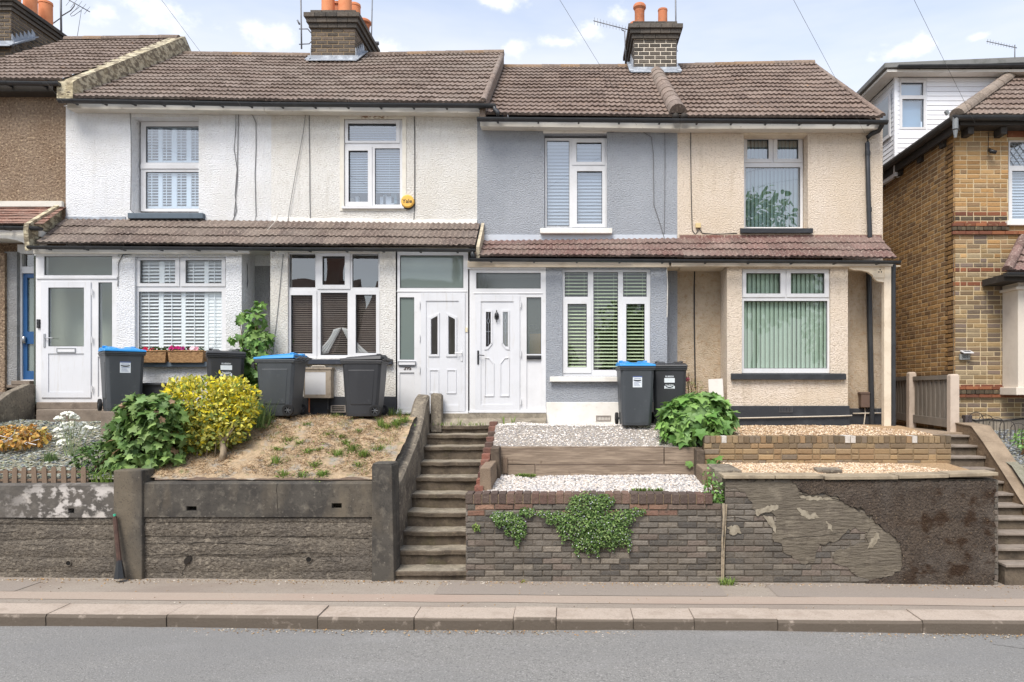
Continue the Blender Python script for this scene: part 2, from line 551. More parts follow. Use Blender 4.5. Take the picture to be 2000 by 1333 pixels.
def tiles(mb, A, B, C, D, nc, period, per_tile=2, thick=0.034, roll=0.018, pal=None, over=0.25, sag=0.0):
    """courses of interlocking tiles over the slope A (eave left) B (eave right) C (ridge right) D (ridge left)"""
    A, B, C, D = map(Vector, (A, B, C, D))
    n = (B - A).cross(D - A).normalized()
    w = (B - A).length
    if roll > .004:
        period, per_tile = .095, 3
    nt = max(1, round(w / (period * per_tile)))
    S = 6 if roll > 0.004 else 1
    ncol = nt * per_tile * S

    def pos(u, v):
        p = A.lerp(B, u).lerp(D.lerp(C, u), v)
        if sag:
            p = p - n * sag * math.sin(math.pi * v) * (0.6 + 0.4 * math.sin(u * 9.0))
        return p
    prof = [roll * (0.5 + 0.5 * math.cos(2 * math.pi * (k / S - 0.25))) ** 1.4 for k in range(S)]
    for i in range(nc):
        v0, v1 = i / nc, min(1.0, (i + 1 + over) / nc)
        jit = [(R.uniform(-.010, .010) + .016 * math.sin(q * .21 + i * 1.9), R.uniform(-.006, .006)) for q in range(nt + 1)]
        cols = [pick(pal, .06) for _ in range(nt + 1)]
        vs, fs, cs = [], [], []
        for j in range(ncol + 1):
            t = min(nt - 1, j // (S * per_tile))
            u = j / ncol
            h = prof[j % S]
            ds, dn = jit[t]
            e = (v0 + ds / max(0.3, (D - A).length))
            p0 = pos(u, e)
            vs += [p0 - n * 0.004, p0 + n * (thick + h + dn), pos(u, v1) + n * h * 0.9]
        for j in range(ncol):
            a, b = 3 * j, 3 * j + 3
            t = min(nt - 1, j // (S * per_tile))
            c = cols[t]
            dk = (c[0] * .6, c[1] * .6, c[2] * .6)  # lower edges darkened, painting in the shadow line of each course
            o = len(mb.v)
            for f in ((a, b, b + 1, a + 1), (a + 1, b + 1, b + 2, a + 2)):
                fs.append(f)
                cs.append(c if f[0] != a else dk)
        o = len(mb.v)
        mb.v.extend(tuple(p) for p in vs)
        for f, c in zip(fs, cs):
            mb.f.append(tuple(o + k for k in f))
            mb.c.append(c)
            mb.m.append(0)


def half_round(mb, a, b, r, up, seg=0.42, c=None, pal=None):
    """a run of half-round tiles from a to b, open side down"""
    a, b, up = Vector(a), Vector(b), Vector(up).normalized()
    d = (b - a)
    L = d.length
    d.normalize()
    s = d.cross(up).normalized()
    k = max(1, round(L / seg))
    for i in range(k):
        p0, p1 = a + d * (L * i / k), a + d * (L * (i + 1) / k + 0.02)
        vs, fs = [], []
        r0, r1 = r * R.uniform(.97, 1.03), r * 0.95
        for p, q in ((p0, r0), (p1, r1)):
            for t in range(9):
                w = math.pi * t / 8
                vs.append(p + s * math.cos(w) * q + up * math.sin(w) * q)
        fs = [(t, t + 1, t + 10, t + 9) for t in range(8)] + [tuple(range(8, -1, -1)), tuple(range(9, 18))]
        mb.add(vs, fs, pick(pal) if pal else c)


def bricks(mb, o, u, n, L, Hh, pal, bl=.215, bh=.065, jt=.010, dep=.012, jit=.0025, bond='stretch', keep=None, hole=None, band=None, chip=0.0, seed=1, m=0):
    rr = random.Random(seed)
    o, u, n = Vector(o), Vector(u).normalized(), Vector(n).normalized()
    up = Vector((0, 0, 1))
    rows = max(1, round(Hh / (bh + jt)))
    ph = Hh / rows
    hb = ph - jt
    for r in range(rows):
        x = 0.0 if r % 2 == 0 else -(bl + jt) / 2
        if bond == 'flemish':
            x = -rr.choice((0.0, .0, .11))
        k = r
        while x < L:
            ln = bl
            if bond == 'flemish' and (k % 3 == 2):
                ln = (bl - jt) / 2
            if bond == 'soldier':
                ln = bl
            k += 1
            a, b = max(0.0, x), min(L, x + ln)
            x += ln + jt
            if b - a < 0.025:
                continue
            z0 = r * ph + jt / 2
            if hole and hole[2] < z0 + hb / 2 < hole[3]:
                if a < hole[0] < b:
                    b = hole[0]
                elif a < hole[1] < b:
                    a = hole[1]
                elif hole[0] <= a and b <= hole[1]:
                    continue
                if b - a < .02:
                    continue
            if keep and not keep((a + b) / 2, z0 + hb / 2):
                continue
            c = rr.choice(band[r] if band and r in band else pal)
            f = 1 + rr.uniform(-.16, .16)
            c = (c[0] * f, c[1] * f, c[2] * f)
            d = dep * (1 + rr.uniform(-.35, .35)) * (0.4 if rr.random() < chip else 1)
            e = min(.009, hb * .14)

            def pt(s, t, q):
                return o + u * (s + rr.uniform(-jit, jit)) + up * (t + rr.uniform(-jit, jit)) + n * q
            z1 = z0 + hb
            vs = [pt(a, z0, -.01), pt(b, z0, -.01), pt(b, z1, -.01), pt(a, z1, -.01),
                  pt(a, z0, d * .45), pt(b, z0, d * .45), pt(b, z1, d * .45), pt(a, z1, d * .45),
                  pt(a + e, z0 + e, d), pt(b - e, z0 + e, d), pt(b - e, z1 - e, d), pt(a + e, z1 - e, d)]
            fs = [(8, 9, 10, 11)]
            for q in range(4):
                q2 = (q + 1) % 4
                fs += [(q, q2, 4 + q2, 4 + q), (4 + q, 4 + q2, 8 + q2, 8 + q)]
            if u.cross(up).dot(n) < 0:
                fs = [tuple(reversed(f_)) for f_ in fs]
            mb.add(vs, fs, c, m)


LOBED = [(0, 0), (.24, -.10), (.52, .06), (.37, .26), (.64, .56), (.27, .60), (0, 1.0), (-.27, .60), (-.64, .56), (-.37, .26), (-.52, .06), (-.24, -.10)]
OVATE = [(0, 0), (.22, .22), (.27, .5), (.15, .8), (0, 1), (-.15, .8), (-.27, .5), (-.22, .22)]
SMALL = [(0, 0), (.3, .45), (0, 1), (-.3, .45)]
NARROW = [(0, 0), (.09, .4), (0, 1), (-.09, .4)]


def leaf(mb, p, tip, nrm, size, shape, c, fold=0.12, droop=0.2):
    t = Vector(tip).normalized()
    n = Vector(nrm)
    n = n - t * n.dot(t)
    if n.length < 1e-3:
        n = t.orthogonal()
    n.normalize()
    s = t.cross(n)
    vs = []
    for x, y in shape:
        vs.append(p + (s * x + t * y + n * (abs(x) * fold - droop * y * y)) * size)
    if len(shape) <= 4:
        mb.add(vs, [(0, 1, 2), (0, 2, 3)], c)
        return
    vs.append(p + (t * 0.42 - n * droop * .12) * size)
    k = len(shape)
    mb.add(vs, [(i, (i + 1) % k, k) for i in range(k)], c)


def unit():
    while True:
        v = Vector((R.uniform(-1, 1), R.uniform(-1, 1), R.uniform(-1, 1)))
        if 0.05 < v.length < 1:
            return v.normalized()


def leaf_cloud(mb, blobs, size, shape, pal, lo=0.55, tipdown=0.4, fold=.12, droop=.25, facing=0.6, zmin=None):
    """blobs: (centre, (rx, ry, rz), count)"""
    for c, r, n in blobs:
        c = Vector(c)
        for _ in range(n):
            d = unit()
            q = R.uniform(lo, 1.0) ** 0.6
            p = c + Vector((d.x * r[0], d.y * r[1], d.z * r[2])) * q
            if zmin is not None and p.z < zmin:
                continue
            out = Vector((d.x / r[0], d.y / r[1], d.z / r[2])).normalized()
            nr = (out * facing + Vector((0, 0, .55)) + unit() * .45).normalized()
            tp = (out * .6 + Vector((0, 0, -tipdown)) + unit() * .7)
            leaf(mb, p, tp, nr, size * R.uniform(.45, 1.2), shape, pick(pal, .28), fold, droop)


def blades(mb, spots, h, spread, n, pal, w=.006):
    for (x, y, z) in spots:
        for _ in range(n):
            a = R.uniform(0, 6.283)
            d = Vector((math.cos(a), math.sin(a), 0))
            b = Vector((x, y, z)) + d * R.uniform(0, spread * .4)
            hh = h * R.uniform(.5, 1.1)
            ln = R.uniform(.2, .8) * spread
            s = Vector((-d.y, d.x, 0)) * w
            m_ = b + d * ln * .35 + Vector((0, 0, hh * .65))
            e = b + d * ln + Vector((0, 0, hh))
            mb.add([b - s, b + s, m_ + s * .8, m_ - s * .8, e], [(0, 1, 2, 3), (3, 2, 4)], pick(pal, .2))


ICO_V = None


def stones(name, mats, pts, smin, smax, pal, seed=1, flat=0.6, sharp=False):
    """many small stones as one mesh; pts = (n,3) array of resting points"""
    g = np.random.default_rng(seed)
    t = (1 + 5 ** .5) / 2
    if sharp:
        V = np.array([(1, 0, 0), (-1, 0, 0), (0, 1, 0), (0, -1, 0), (0, 0, 1), (0, 0, -1)], float)
        Fc = np.array([(0, 2, 4), (2, 1, 4), (1, 3, 4), (3, 0, 4), (2, 0, 5), (1, 2, 5), (3, 1, 5), (0, 3, 5)])
    else:
        V = np.array([(-1, t, 0), (1, t, 0), (-1, -t, 0), (1, -t, 0), (0, -1, t), (0, 1, t), (0, -1, -t), (0, 1, -t), (t, 0, -1), (t, 0, 1), (-t, 0, -1), (-t, 0, 1)], float)
        V /= np.linalg.norm(V[0])
        Fc = np.array([(0, 11, 5), (0, 5, 1), (0, 1, 7), (0, 7, 10), (0, 10, 11), (1, 5, 9), (5, 11, 4), (11, 10, 2), (10, 7, 6), (7, 1, 8), (3, 9, 4), (3, 4, 2), (3, 2, 6), (3, 6, 8), (3, 8, 9), (4, 9, 5), (2, 4, 11), (6, 2, 10), (8, 6, 7), (9, 8, 1)])
    pts = np.asarray(pts, float)
    n, k, f = len(pts), len(V), len(Fc)
    sz = g.uniform(smin, smax, (n, 1, 1)) * np.stack([g.uniform(.7, 1.25, n), g.uniform(.7, 1.25, n), g.uniform(flat * .7, flat * 1.3, n)], 1)[:, None, :]
    W = (V[None] * (1 + g.uniform(-.22, .22, (n, k, 1)))) * sz
    a, b = g.uniform(0, 6.283, n), g.normal(0, .35, n)
    ca, sa, cb, sb = np.cos(a)[:, None], np.sin(a)[:, None], np.cos(b)[:, None], np.sin(b)[:, None]
    x, y, z = W[..., 0], W[..., 1], W[..., 2]
    y, z = y * cb - z * sb, y * sb + z * cb
    x, y = x * ca - y * sa, x * sa + y * ca
    W = np.stack([x, y, z], -1) + pts[:, None, :]
    o = pts.mean(0)
    W = (W - o).reshape(-1, 3)
    faces = (Fc[None] + (np.arange(n) * k)[:, None, None]).reshape(-1, 3)
    me = bpy.data.meshes.new(name)
    me.from_pydata(W.tolist(), [], faces.tolist())
    me.materials.append(mats)
    pal = np.array(pal)
    tc = pal[g.integers(0, len(pal), n)] * g.uniform(.82, 1.12, (n, 1))
    tc = np.concatenate([tc, np.ones((n, 1))], 1)
    at = me.attributes.new("tint", 'FLOAT_COLOR', 'FACE')
    at.data.foreach_set("color", np.repeat(tc, f, 0).astype(np.float32).ravel())
    ob = bpy.data.objects.new(name, me)
    COL.objects.link(ob)
    ob.location = o
    ORG[ob.name] = Vector(o)
    return ob


# ------------------------------------------------------------------ windows, blinds
def inner(r, Y0, Y1):
    """the photo rectangle that the same world rectangle covers when moved from plane Y0 to Y1"""
    k = Y0 / Y1
    return (VX + (r[0] - VX) * k, VX + (r[1] - VX) * k, HY + (r[2] - HY) * k, HY + (r[3] - HY) * k)


def pane_mesh(house, win, rs, Y, m, name='pane'):
    mb = MB()
    for r in rs:
        x0, x1, z0, z1 = rect(r, Y)
        mb.add([(x0, Y + .03, z0), (x1, Y + .03, z0), (x1, Y + .03, z1), (x0, Y + .03, z1)], [(0, 1, 2, 3)])
    return mb.build(name, m, win)


def gaskets(mb, rs, Y):
    for r in rs:
        x0, x1, z0, z1 = rect(r, Y)
        g = .007
        mb.slab(x0 - .001, x1 + .001, z0 - .001, z1 + .001, Y + .018, Y + .028, [(x0 + g, x1 - g, z0 + g, z1 - g)], None, 1)


def window(house, Y, outer, fixed=(), sashes=(), depth=.08, pm=None, label=None, fm=None):
    """outer, fixed glass and (sash outline, sash glass) as photo rectangles; frame > sash, pane"""
    fm = fm or M['upvc']
    mb = MB()
    mb.slab(*rect(outer, Y), Y, Y + depth, [rect(r, Y) for r in fixed] + [rect((s[0] + 3, s[1] - 3, s[2] + 3, s[3] - 3), Y) for s, g in sashes])
    gaskets(mb, fixed, Y)
    w = mb.build('window', [fm, M['gasket']], house, bevel=.004)
    if label:
        w['label'] = label
    for s, g in sashes:
        sb = MB()
        sb.slab(*rect(s, Y), Y - .016, Y + .05, [rect(g, Y)])
        gaskets(sb, [g], Y - .01)
        sb.build('sash', [fm, M['gasket']], w, bevel=.004)
    pane_mesh(house, w, list(fixed) + [g for s, g in sashes], Y, pm or M['glass'])
    return w


def room(house, r, Y, deep=2.2, m=None):
    """the dim room behind a window: five inner faces"""
    x0, x1, z0, z1 = rect(r, Y)
    x0 -= .25
    x1 += .25
    z0 -= .5
    z1 += .25
    mb = MB()
    q = [(x0, Y + .12, z0), (x1, Y + .12, z0), (x1, Y + .12, z1), (x0, Y + .12, z1), (x0, Y + deep, z0), (x1, Y + deep, z0), (x1, Y + deep, z1), (x0, Y + deep, z1)]
    mb.add(q, [(4, 5, 6, 7), (0, 1, 5, 4), (2, 3, 7, 6), (3, 0, 4, 7), (1, 2, 6, 5)])
    return mb.build('room', m or M['room'], house)


def venetian(win, r, Y, pitch, width, tilt, m, name='blind', gap=0.0):
    x0, x1, z0, z1 = rect(r, Y)
    mb = MB()
    n = int((z1 - z0) / pitch)
    ca, sa = math.cos(tilt) * width / 2, math.sin(tilt) * width / 2
    for i in range(n):
        z = z1 - (i + .5) * pitch
        xa, xb = x0, x1
        t = .0015
        mb.hexa([(xa, Y - ca, z - sa - t), (xb, Y - ca, z - sa - t), (xb, Y + ca, z + sa - t), (xa, Y + ca, z + sa - t),
                 (xa, Y - ca, z - sa + t), (xb, Y - ca, z - sa + t), (xb, Y + ca, z + sa + t), (xa, Y + ca, z + sa + t)])
    for xx in (x0 + (x1 - x0) * .2, x0 + (x1 - x0) * .8):
        mb.box(xx - .002, xx + .002, Y - .002, Y + .002, z0, z1)
    return mb.build(name, m, win)


def shutters(win, r, Y, stiles, m, pitch=.05, tilt=.5, width=.055, rails=(), name='shutter', closed=()):
    """plantation shutters: stiles = photo x ranges; louvres between them"""
    x0, x1, z0, z1 = rect(r, Y)
    mb = MB()
    xs = []
    for a, b in stiles:
        mb.box(X(a, Y), X(b, Y), Y - .014, Y + .014, z0, z1)
        xs.append((X(a, Y), X(b, Y)))
    bays = [(xs[i][1] + .002, xs[i + 1][0] - .002) for i in range(len(xs) - 1)]
    zz = [z0, *[v for a, b in rails for v in (Z(b, Y), Z(a, Y))], z1]
    for k, (xa, xb) in enumerate(bays):
        mb.box(xa, xb, Y - .012, Y + .012, z1 - .05, z1)
        mb.box(xa, xb, Y - .012, Y + .012, z0, z0 + .05)
        tl = 1.35 if k in closed else tilt
        ca, sa = math.cos(tl) * width / 2, math.sin(tl) * width / 2
        z = z1 - .05 - pitch * .5
        while z > z0 + .05 + pitch * .4:
            t = .004
            mb.hexa([(xa, Y - ca, z - sa - t), (xb, Y - ca, z - sa - t), (xb, Y + ca, z + sa - t), (xa, Y + ca, z + sa - t),
                     (xa, Y - ca, z - sa + t), (xb, Y - ca, z - sa + t), (xb, Y + ca, z + sa + t), (xa, Y + ca, z + sa + t)])
            z -= pitch
        mid = (xa + xb) / 2
        mb.box(mid - .005, mid + .005, Y - .034, Y - .026, z0 + .06, z1 - .06)
    return mb.build(name, m, win)


def vertical_blind(win, r, Y, n, m, ang=.5, name='blind'):
    x0, x1, z0, z1 = rect(r, Y)
    mb = MB()
    p = (x1 - x0) / n
    w = p * 1.12 / 2
    for i in range(n):
        x = x0 + (i + .5) * p
        a = ang + R.uniform(-.08, .08)
        ca, sa = math.cos(a) * w, math.sin(a) * w
        zt = z0 + R.uniform(-.004, .004)
        k = []
        for z in (zt, z1):
            for q in (-1, -.35, .35, 1):
                k.append((x + ca * q, Y + sa * q + .012 * q * q, z))
        mb.add(k, [(0, 1, 5, 4), (1, 2, 6, 5), (2, 3, 7, 6)])
    return mb.build(name, m, win)


def sill(win, r, Y, proj, m, drop=.0, name='sill'):
    x0, x1, z0, z1 = rect(r, Y - proj)
    mb = MB()
    n = 10
    vs, fs = [], []
    for i in range(n + 1):
        x = x0 + (x1 - x0) * i / n
        j = R.uniform(-.004, .004)
        vs += [(x, Y + .03, z0), (x, Y - proj, z0 + j), (x, Y - proj - .003 + j, z1 - .012), (x, Y + .03, z1 + .012)]
    for i in range(n):
        a, b = 4 * i, 4 * i + 4
        fs += [(a + 1, b + 1, b + 2, a + 2), (a + 2, b + 2, b + 3, a + 3), (a, b, b + 1, a + 1)]
    fs += [(0, 1, 2, 3), tuple(4 * n + k for k in (3, 2, 1, 0))]
    mb.add(vs, fs)
    return mb.build(name, m, win)


def gutter(house, a, b, r=.056, brackets=6, name='gutter', down=True):
    """half-round gutter from a to b, with joints and brackets as sub-parts"""
    a, b = Vector(a), Vector(b)
    mb = MB()
    n = 9
    vs, fs = [], []
    for p in (a, b):
        for rr in (r, r - .006):
            for t in range(n):
                w = math.pi + math.pi * t / (n - 1)
                vs.append((p.x, p.y + rr * math.cos(w), p.z + rr * math.sin(w)))
    for t in range(n - 1):
        fs += [(t, t + 1, 2 * n + t + 1, 2 * n + t), (n + t + 1, n + t, 3 * n + t, 3 * n + t + 1)]
    fs += [(0, 2 * n, 3 * n, n), (n - 1, 2 * n - 1, 4 * n - 1, 3 * n - 1)]
    fs += [tuple(range(n)), tuple(2 * n + t for t in range(n - 1, -1, -1))]
    mb.add(vs, fs)
    g = mb.build(name, M['gutter'], house)
    for i in range(brackets):
        u = (i + .5) / brackets
        p = a.lerp(b, u)
        bb = MB()
        vs = []
        for xx in (-.014, .014):
            for t in range(n):
                w = math.pi + math.pi * t / (n - 1)
                vs.append((p.x + xx, p.y + (r + .005) * math.cos(w), p.z + (r + .005) * math.sin(w)))
        fs = [(t, t + 1, n + t + 1, n + t) for t in range(n - 1)]
        bb.add(vs, fs)
        bb.box(p.x - .014, p.x + .014, p.y + r - .002, p.y + r + .05, p.z - .05, p.z)
        bb.build('bracket', M['gutter'], g)
    return g


def cable(house, pts, Y, r=.006, m=None, name='cable'):
    mb = MB()
    k = [P(a, b, Y if len(q) < 1 else q[0]) for a, b, *q in pts]
    mb.tube(k, r, 5)
    return mb.build(name, m or M['gutter'], house)


def text_mesh(body, size, m, name, parent, loc, rot=(math.radians(90), 0, 0), extrude=.0015, align='CENTER', sx=1.0):
    """raised lettering as a mesh"""
    cu = bpy.data.curves.new(name, 'FONT')
    cu.body = body
    cu.size = size
    cu.extrude = extrude
    cu.align_x = align
    cu.align_y = 'CENTER'
    cu.offset = size * .012
    tmp = bpy.data.objects.new(name + "_tmp", cu)
    COL.objects.link(tmp)
    dg = bpy.context.evaluated_depsgraph_get()
    me = bpy.data.meshes.new_from_object(tmp.evaluated_get(dg))
    bpy.data.objects.remove(tmp)
    me.materials.clear()
    me.materials.append(m)
    ob = bpy.data.objects.new(name, me)
    COL.objects.link(ob)
    ob.parent = parent
    ob.location = Vector(loc) - ORG[parent.name]
    ob.rotation_euler = rot
    ob.scale = (sx, 1, 1)
    ORG[ob.name] = ORG[parent.name]
    return ob


# ------------------------------------------------------------------ the terrace
YW, YB, YC, YE, YR = 12.5, 12.0, 11.84, 12.2, 15.7       # upper wall, bay front, canopy eave, main eave, ridge
BACK = 19.2
PAL_ROOF = [rgb(126, 111, 101), rgb(117, 102, 92), rgb(136, 121, 111), rgb(121, 106, 96), rgb(130, 114, 103)]
PAL_ROOF_B = [rgb(120, 103, 93), rgb(110, 94, 85), rgb(130, 113, 102), rgb(116, 99, 89), rgb(124, 106, 95)]
PAL_CAN = [rgb(108, 95, 87), rgb(100, 87, 80), rgb(118, 105, 96), rgb(96, 84, 78)]
PAL_CAN_B = [rgb(114, 88, 82), rgb(104, 80, 75), rgb(124, 98, 92), rgb(110, 84, 78)]
PAL_RED = [rgb(134, 94, 80), rgb(120, 84, 73), rgb(144, 106, 92)]
PAL_RIDGE = [rgb(118, 103, 91), rgb(128, 112, 98), rgb(110, 96, 86), rgb(136, 112, 88)]

wx = [X(128.5, YW), X(530, YW), X(932, YW), X(1323, YW), X(1724, YW)]       # party lines, left to right
ROOF_P = (wx[1], wx[3])


def shell(mb, x0, x1, z0, z1, m, rise=2.1):
    """party walls, back wall, floor and attic floor behind the front wall"""
    t = .11
    for xa in (x0 + .03, x1 - .09):                              # gables close the attic
        mb.xprism([(YE + .2, z1 - .05), (YR, z1 + rise), (BACK, z1 - .05)], xa, xa + .06, None, m)
    mb.box(x0 + .004, x0 + t, YW + .03, BACK, z0, z1, None, m)
    mb.box(x1 - t, x1 - .004, YW + .03, BACK, z0, z1, None, m)
    mb.box(x0 + .004, x1 - .004, BACK, BACK + .2, z0, z1, None, m)
    mb.box(x0 + .01, x1 - .01, YW + .05, BACK, z1 - .1, z1 - .02, None, m)
    mb.box(x0 + .01, x1 - .01, YW + .05, BACK, z0 - .1, z0 - .01, None, m)


def back_roof(mb, x0, x1, zr, ze, c):
    mb.add([(x0, YR, zr - .02), (x1, YR, zr - .02), (x1, BACK + .4, ze), (x0, BACK + .4, ze)], [(0, 1, 2, 3)], c)


# ---- far left: brown pebbledashed house with the blue door
h0 = tag(empty('terraced_house', (X(20, YW), YW, 2.2)), "brown pebbledashed house at the left edge with blue front door", "house", "houses of the terrace")
mb = MB()
mb.slab(X(-260, YW), wx[0], Z(500, YW), Z(165, YW), YW, YW + .25)
mb.slab(X(-260, 12.3), X(9, 12.3), 2.0, 4.9, 12.3, YW)
shell(mb, X(-262, YW), wx[0], 2.0, Z(166, YW), 0)
mb.build('wall', [M['render_brown']], h0)
mb = MB()
mb.slab(X(8, 12.35), X(33, 12.35), 2.3, Z(492, 12.35), 12.35, 12.44)
mb.build('pier', M['grey_dash'], h0, bevel=.01)
mb = MB()
y = 12.42
mb.slab(X(34, y), X(92, y), Z(745, y), Z(478, y), y, y + .1, [(X(42.5, y), X(88, y), Z(742, y), Z(534, y)), (X(42.5, y), X(88, y), Z(521, y), Z(496, y))])
df = mb.build('door_frame', M['upvc'], h0, bevel=.004)
pane_mesh(h0, df, [(42, 88, 496, 521)], y + .02, M['glass_dark'])
mb = MB()
mb.slab(*rect((43, 88, 534, 742), y + .03), y + .03, y + .08, [rect((53, 78, 543, 648), y + .03), rect((53, 78, 672, 725), y + .03)])
M['door_blue'] = mat("blue_gloss_door_paint", rgb(36, 84, 134), 0.35, [(5, rgb(28, 68, 112), .5, .75, .6)], spec=.5)
dr = mb.build('door', M['door_blue'], h0, bevel=.006)
pane_mesh(h0, dr, [(53, 78, 543, 648), (53, 78, 672, 725)], y + .03, M['glass_frost'])
mb = MB()
mb.lathe(P(46.5, 664, y), [(0.0, -.06), (.028, -.06), (.03, .05), (.0, .06)], 10)
M['chrome'] = mat("brushed_metal", rgb(170, 172, 175), 0.3, metal=.8)
mb.build('door_knocker', M['chrome'], dr, smooth=True)
mb = MB()
mb.box(X(30, y), X(66, y), y - .10, y + .1, Z(752, y), Z(744, y))
M['stone_step'] = mat("worn_stone_step", rgb(128, 116, 104), 0.9, [(5, rgb(92, 82, 73), .45, .7, .8), (20, rgb(160, 148, 134), .58, .75, .6)], [(22, .5, .012)])
mb.build('door_step', M['stone_step'], h0, bevel=.008)
# main roof, ridge, gutter
A, B_, C_, D_ = P(-130, 157, YE), P(122, 157, YE), P(349, 77, YR), P(148, 81, YR)
A, D_ = Vector((-10.9, YE, Z(157, YE))), Vector((-10.9, YR, Z(80, YR)))
mb = MB()
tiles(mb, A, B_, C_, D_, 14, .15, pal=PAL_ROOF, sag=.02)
back_roof(mb, A.x, B_.x, C_.z, A.z, PAL_ROOF[0])
rf = mb.build('roof', M['tile_lichen'], h0)
mb = MB()
half_round(mb, Vector((-10.9, YR, D_.z - .02)), C_ + Vector((0, 0, -.02)), .11, (0, 0, 1), pal=PAL_RIDGE)
mb.build('ridge_tiles', M['tile_lichen'], rf, smooth=False)
gutter(h0, (-10.9, YE - .05, Z(160, YE)), P(117, 162, YE - .05), brackets=4)
mb = MB()
mb.box(-10.9, wx[0] - .05, YE + .06, YE + .09, Z(176, YE), Z(161, YE))
mb.box(-10.9, wx[0] - .05, YE + .09, YW, Z(176, YE), Z(174, YE))
M['dark_board'] = mat("black_painted_board", rgb(58, 54, 50), 0.7, [(8, rgb(88, 82, 76), .55, .75, .6)])
mb.build('fascia', M['dark_board'], h0)
# stepped gable between its roof and the lower white roof
xg0, xg1 = X(124, YE) - .10, X(124, YE) + .17
top = [(YE - .02, Z(162, YE)), (YE + .1, Z(155, YE) + .05), (YR + .05, Z(72, YR) + .03), (YR + .7, Z(72, YR) - .45)]
bot = [(YR + .7, Z(118, YR) - .4), (YR, Z(118, YR)), (YE - .02, Z(199, YE))]
mb = MB()
mb.xprism(top + bot, xg0, xg1)
mb.build('parapet', M['flaky'], h0)
# canopy over the door with its curved bracket
mb = MB()
tiles(mb, (-10.9, YC, Z(439, YC)), P(84, 439, YC), P(129, 405, YW), (-10.9, YW, Z(403, YW)), 7, .165, per_tile=1, thick=.018, roll=0.0, pal=PAL_RED)
can = mb.build('canopy_roof', M['tile'], h0)
gutter(h0, (-10.9, YC - .05, Z(441, YC)), P(80, 444, YC - .05), .06, brackets=2, name='canopy_gutter')
mb = MB()
mb.box(-10.9, X(126, YW), YW - .07, YW, Z(406, YW), Z(395, YW))
mb.build('flashing', M['fascia'], can, bevel=.004)
mb = MB()
mb.box(-10.9, X(78, 11.95), 11.95, YW, Z(462, 11.95), Z(450, 11.95))
mb.build('soffit', M['smooth_white'], h0)
mb = MB()
pts = [(-40, 459), (73, 459), (73, 491), (66, 489), (55, 482), (44, 474), (30, 469), (10, 466), (-40, 466)]
mb.pprism(pts, 11.93, .05)
for a, b in ((56, 467), (53, 471), (59, 471)):
    mb.tube([P(a, b, 11.932), P(a, b, 11.925)], .014, 8, m=1)
mb.build('bracket', [M['smooth_white'], M['dark_board']], h0, bevel=.004)
x0 = wx[0] - .10
mb = MB()
mb.xprism([(YC - .12, Z(452, YC)), (YC - .1, Z(440, YC)), (YW, Z(398, YW)), (YW, Z(448, YW)), (YC - .08, Z(492, YC))], x0 - .05, x0 + .03)
mb.build('canopy_gable', M['flaky'], h0)

# ---- the white house with shutters
h1 = tag(empty('terraced_house', (X(330, YW), YW, 2.2)), "bright white roughcast house with plantation shutters and half glazed door", "house", "houses of the terrace")
up1, low1 = (258, 388, 229, 416), (263, 441, 502, 691)
mb = MB()
mb.slab(wx[0], wx[1], Z(520, YW), Z(205, YW), YW, YW + .26, [rect(up1, YW)], mr=0)
mb.slab(X(470, YW), wx[1], 1.9, Z(520, YW), YW, YW + .2, m=1)                  # recess beside the bay
mb.slab(X(228, YB), X(472, YB), 2.0, Z(488, YB), YB, YB + .2, [rect(low1, YB)])
mb.box(X(472, YB) - .15, X(472, YB), YB + .2, YW, 2.0, Z(488, YB))
shell(mb, wx[0], wx[1], 2.0, Z(206, YW), 0)
mb.build('wall', [M['render_white'], M['grey_dash']], h1)
y = 12.7
w = window(h1, y, (275, 402, 238, 413), [(284.5, 392, 247, 318), (284.5, 392, 336, 408)], depth=.08, pm=M['glass_up'], label="tall upper window with white shutters behind two panes")
mb = MB()
mb.pbox((274, 402, 321, 330), y - .02, .03)
mb.build('transom', M['upvc'], w, bevel=.006)
st = [(278, 287), (310, 318), (336, 346), (365, 374), (392, 400)]
shutters(w, inner((278, 400, 246, 320), y, y), y + .075, st, M['blind_cool'], .05, .45)
shutters(w, inner((278, 400, 335, 409), y, y), y + .075, st, M['blind_cool'], .05, .45)
room(h1, up1, YW + .2)
s_ = MB()
s_.box(X(249, YW - .09), X(396, YW - .09), YW - .09, YW + .24, Z(427, YW - .09), Z(416, YW - .09))
M['slate_paint'] = mat("slate_blue_sill_paint", rgb(92, 104, 114), 0.6, [(8, rgb(76, 86, 95), .5, .75, .6)])
s_.build('sill', M['slate_paint'], w, bevel=.008)
y = YB + .06
w = window(h1, y, low1, [(271, 433, 570, 686)], [((265, 351, 504, 560), (274, 343, 509, 554)), ((354, 441, 504, 560), (363, 434, 509, 554))], label="wide lower window with white shutters, one panel shut")
st = [(266, 274.5), (311, 319), (355, 363), (399, 407.5), (433, 441)]
shutters(w, (266, 441, 566, 690), y + .08, [(266, 275), (311, 320), (355, 363), (400, 408), (433, 441)], M['blind_white'], .057, .6, .06, closed=(3,))
shutters(w, (266, 441, 506, 560), y + .08, [(266, 274), (312, 322), (345, 359), (400, 408), (433, 441)], M['blind_white'], .057, .7, .06)
room(h1, low1, YB + .2)
s_ = MB()
s_.box(X(262, YB - .1), X(452, YB - .1), YB - .1, YB + .05, Z(717, YB - .1), Z(707, YB - .1))
s_.build('sill', M['slate_paint'], w, bevel=.008)
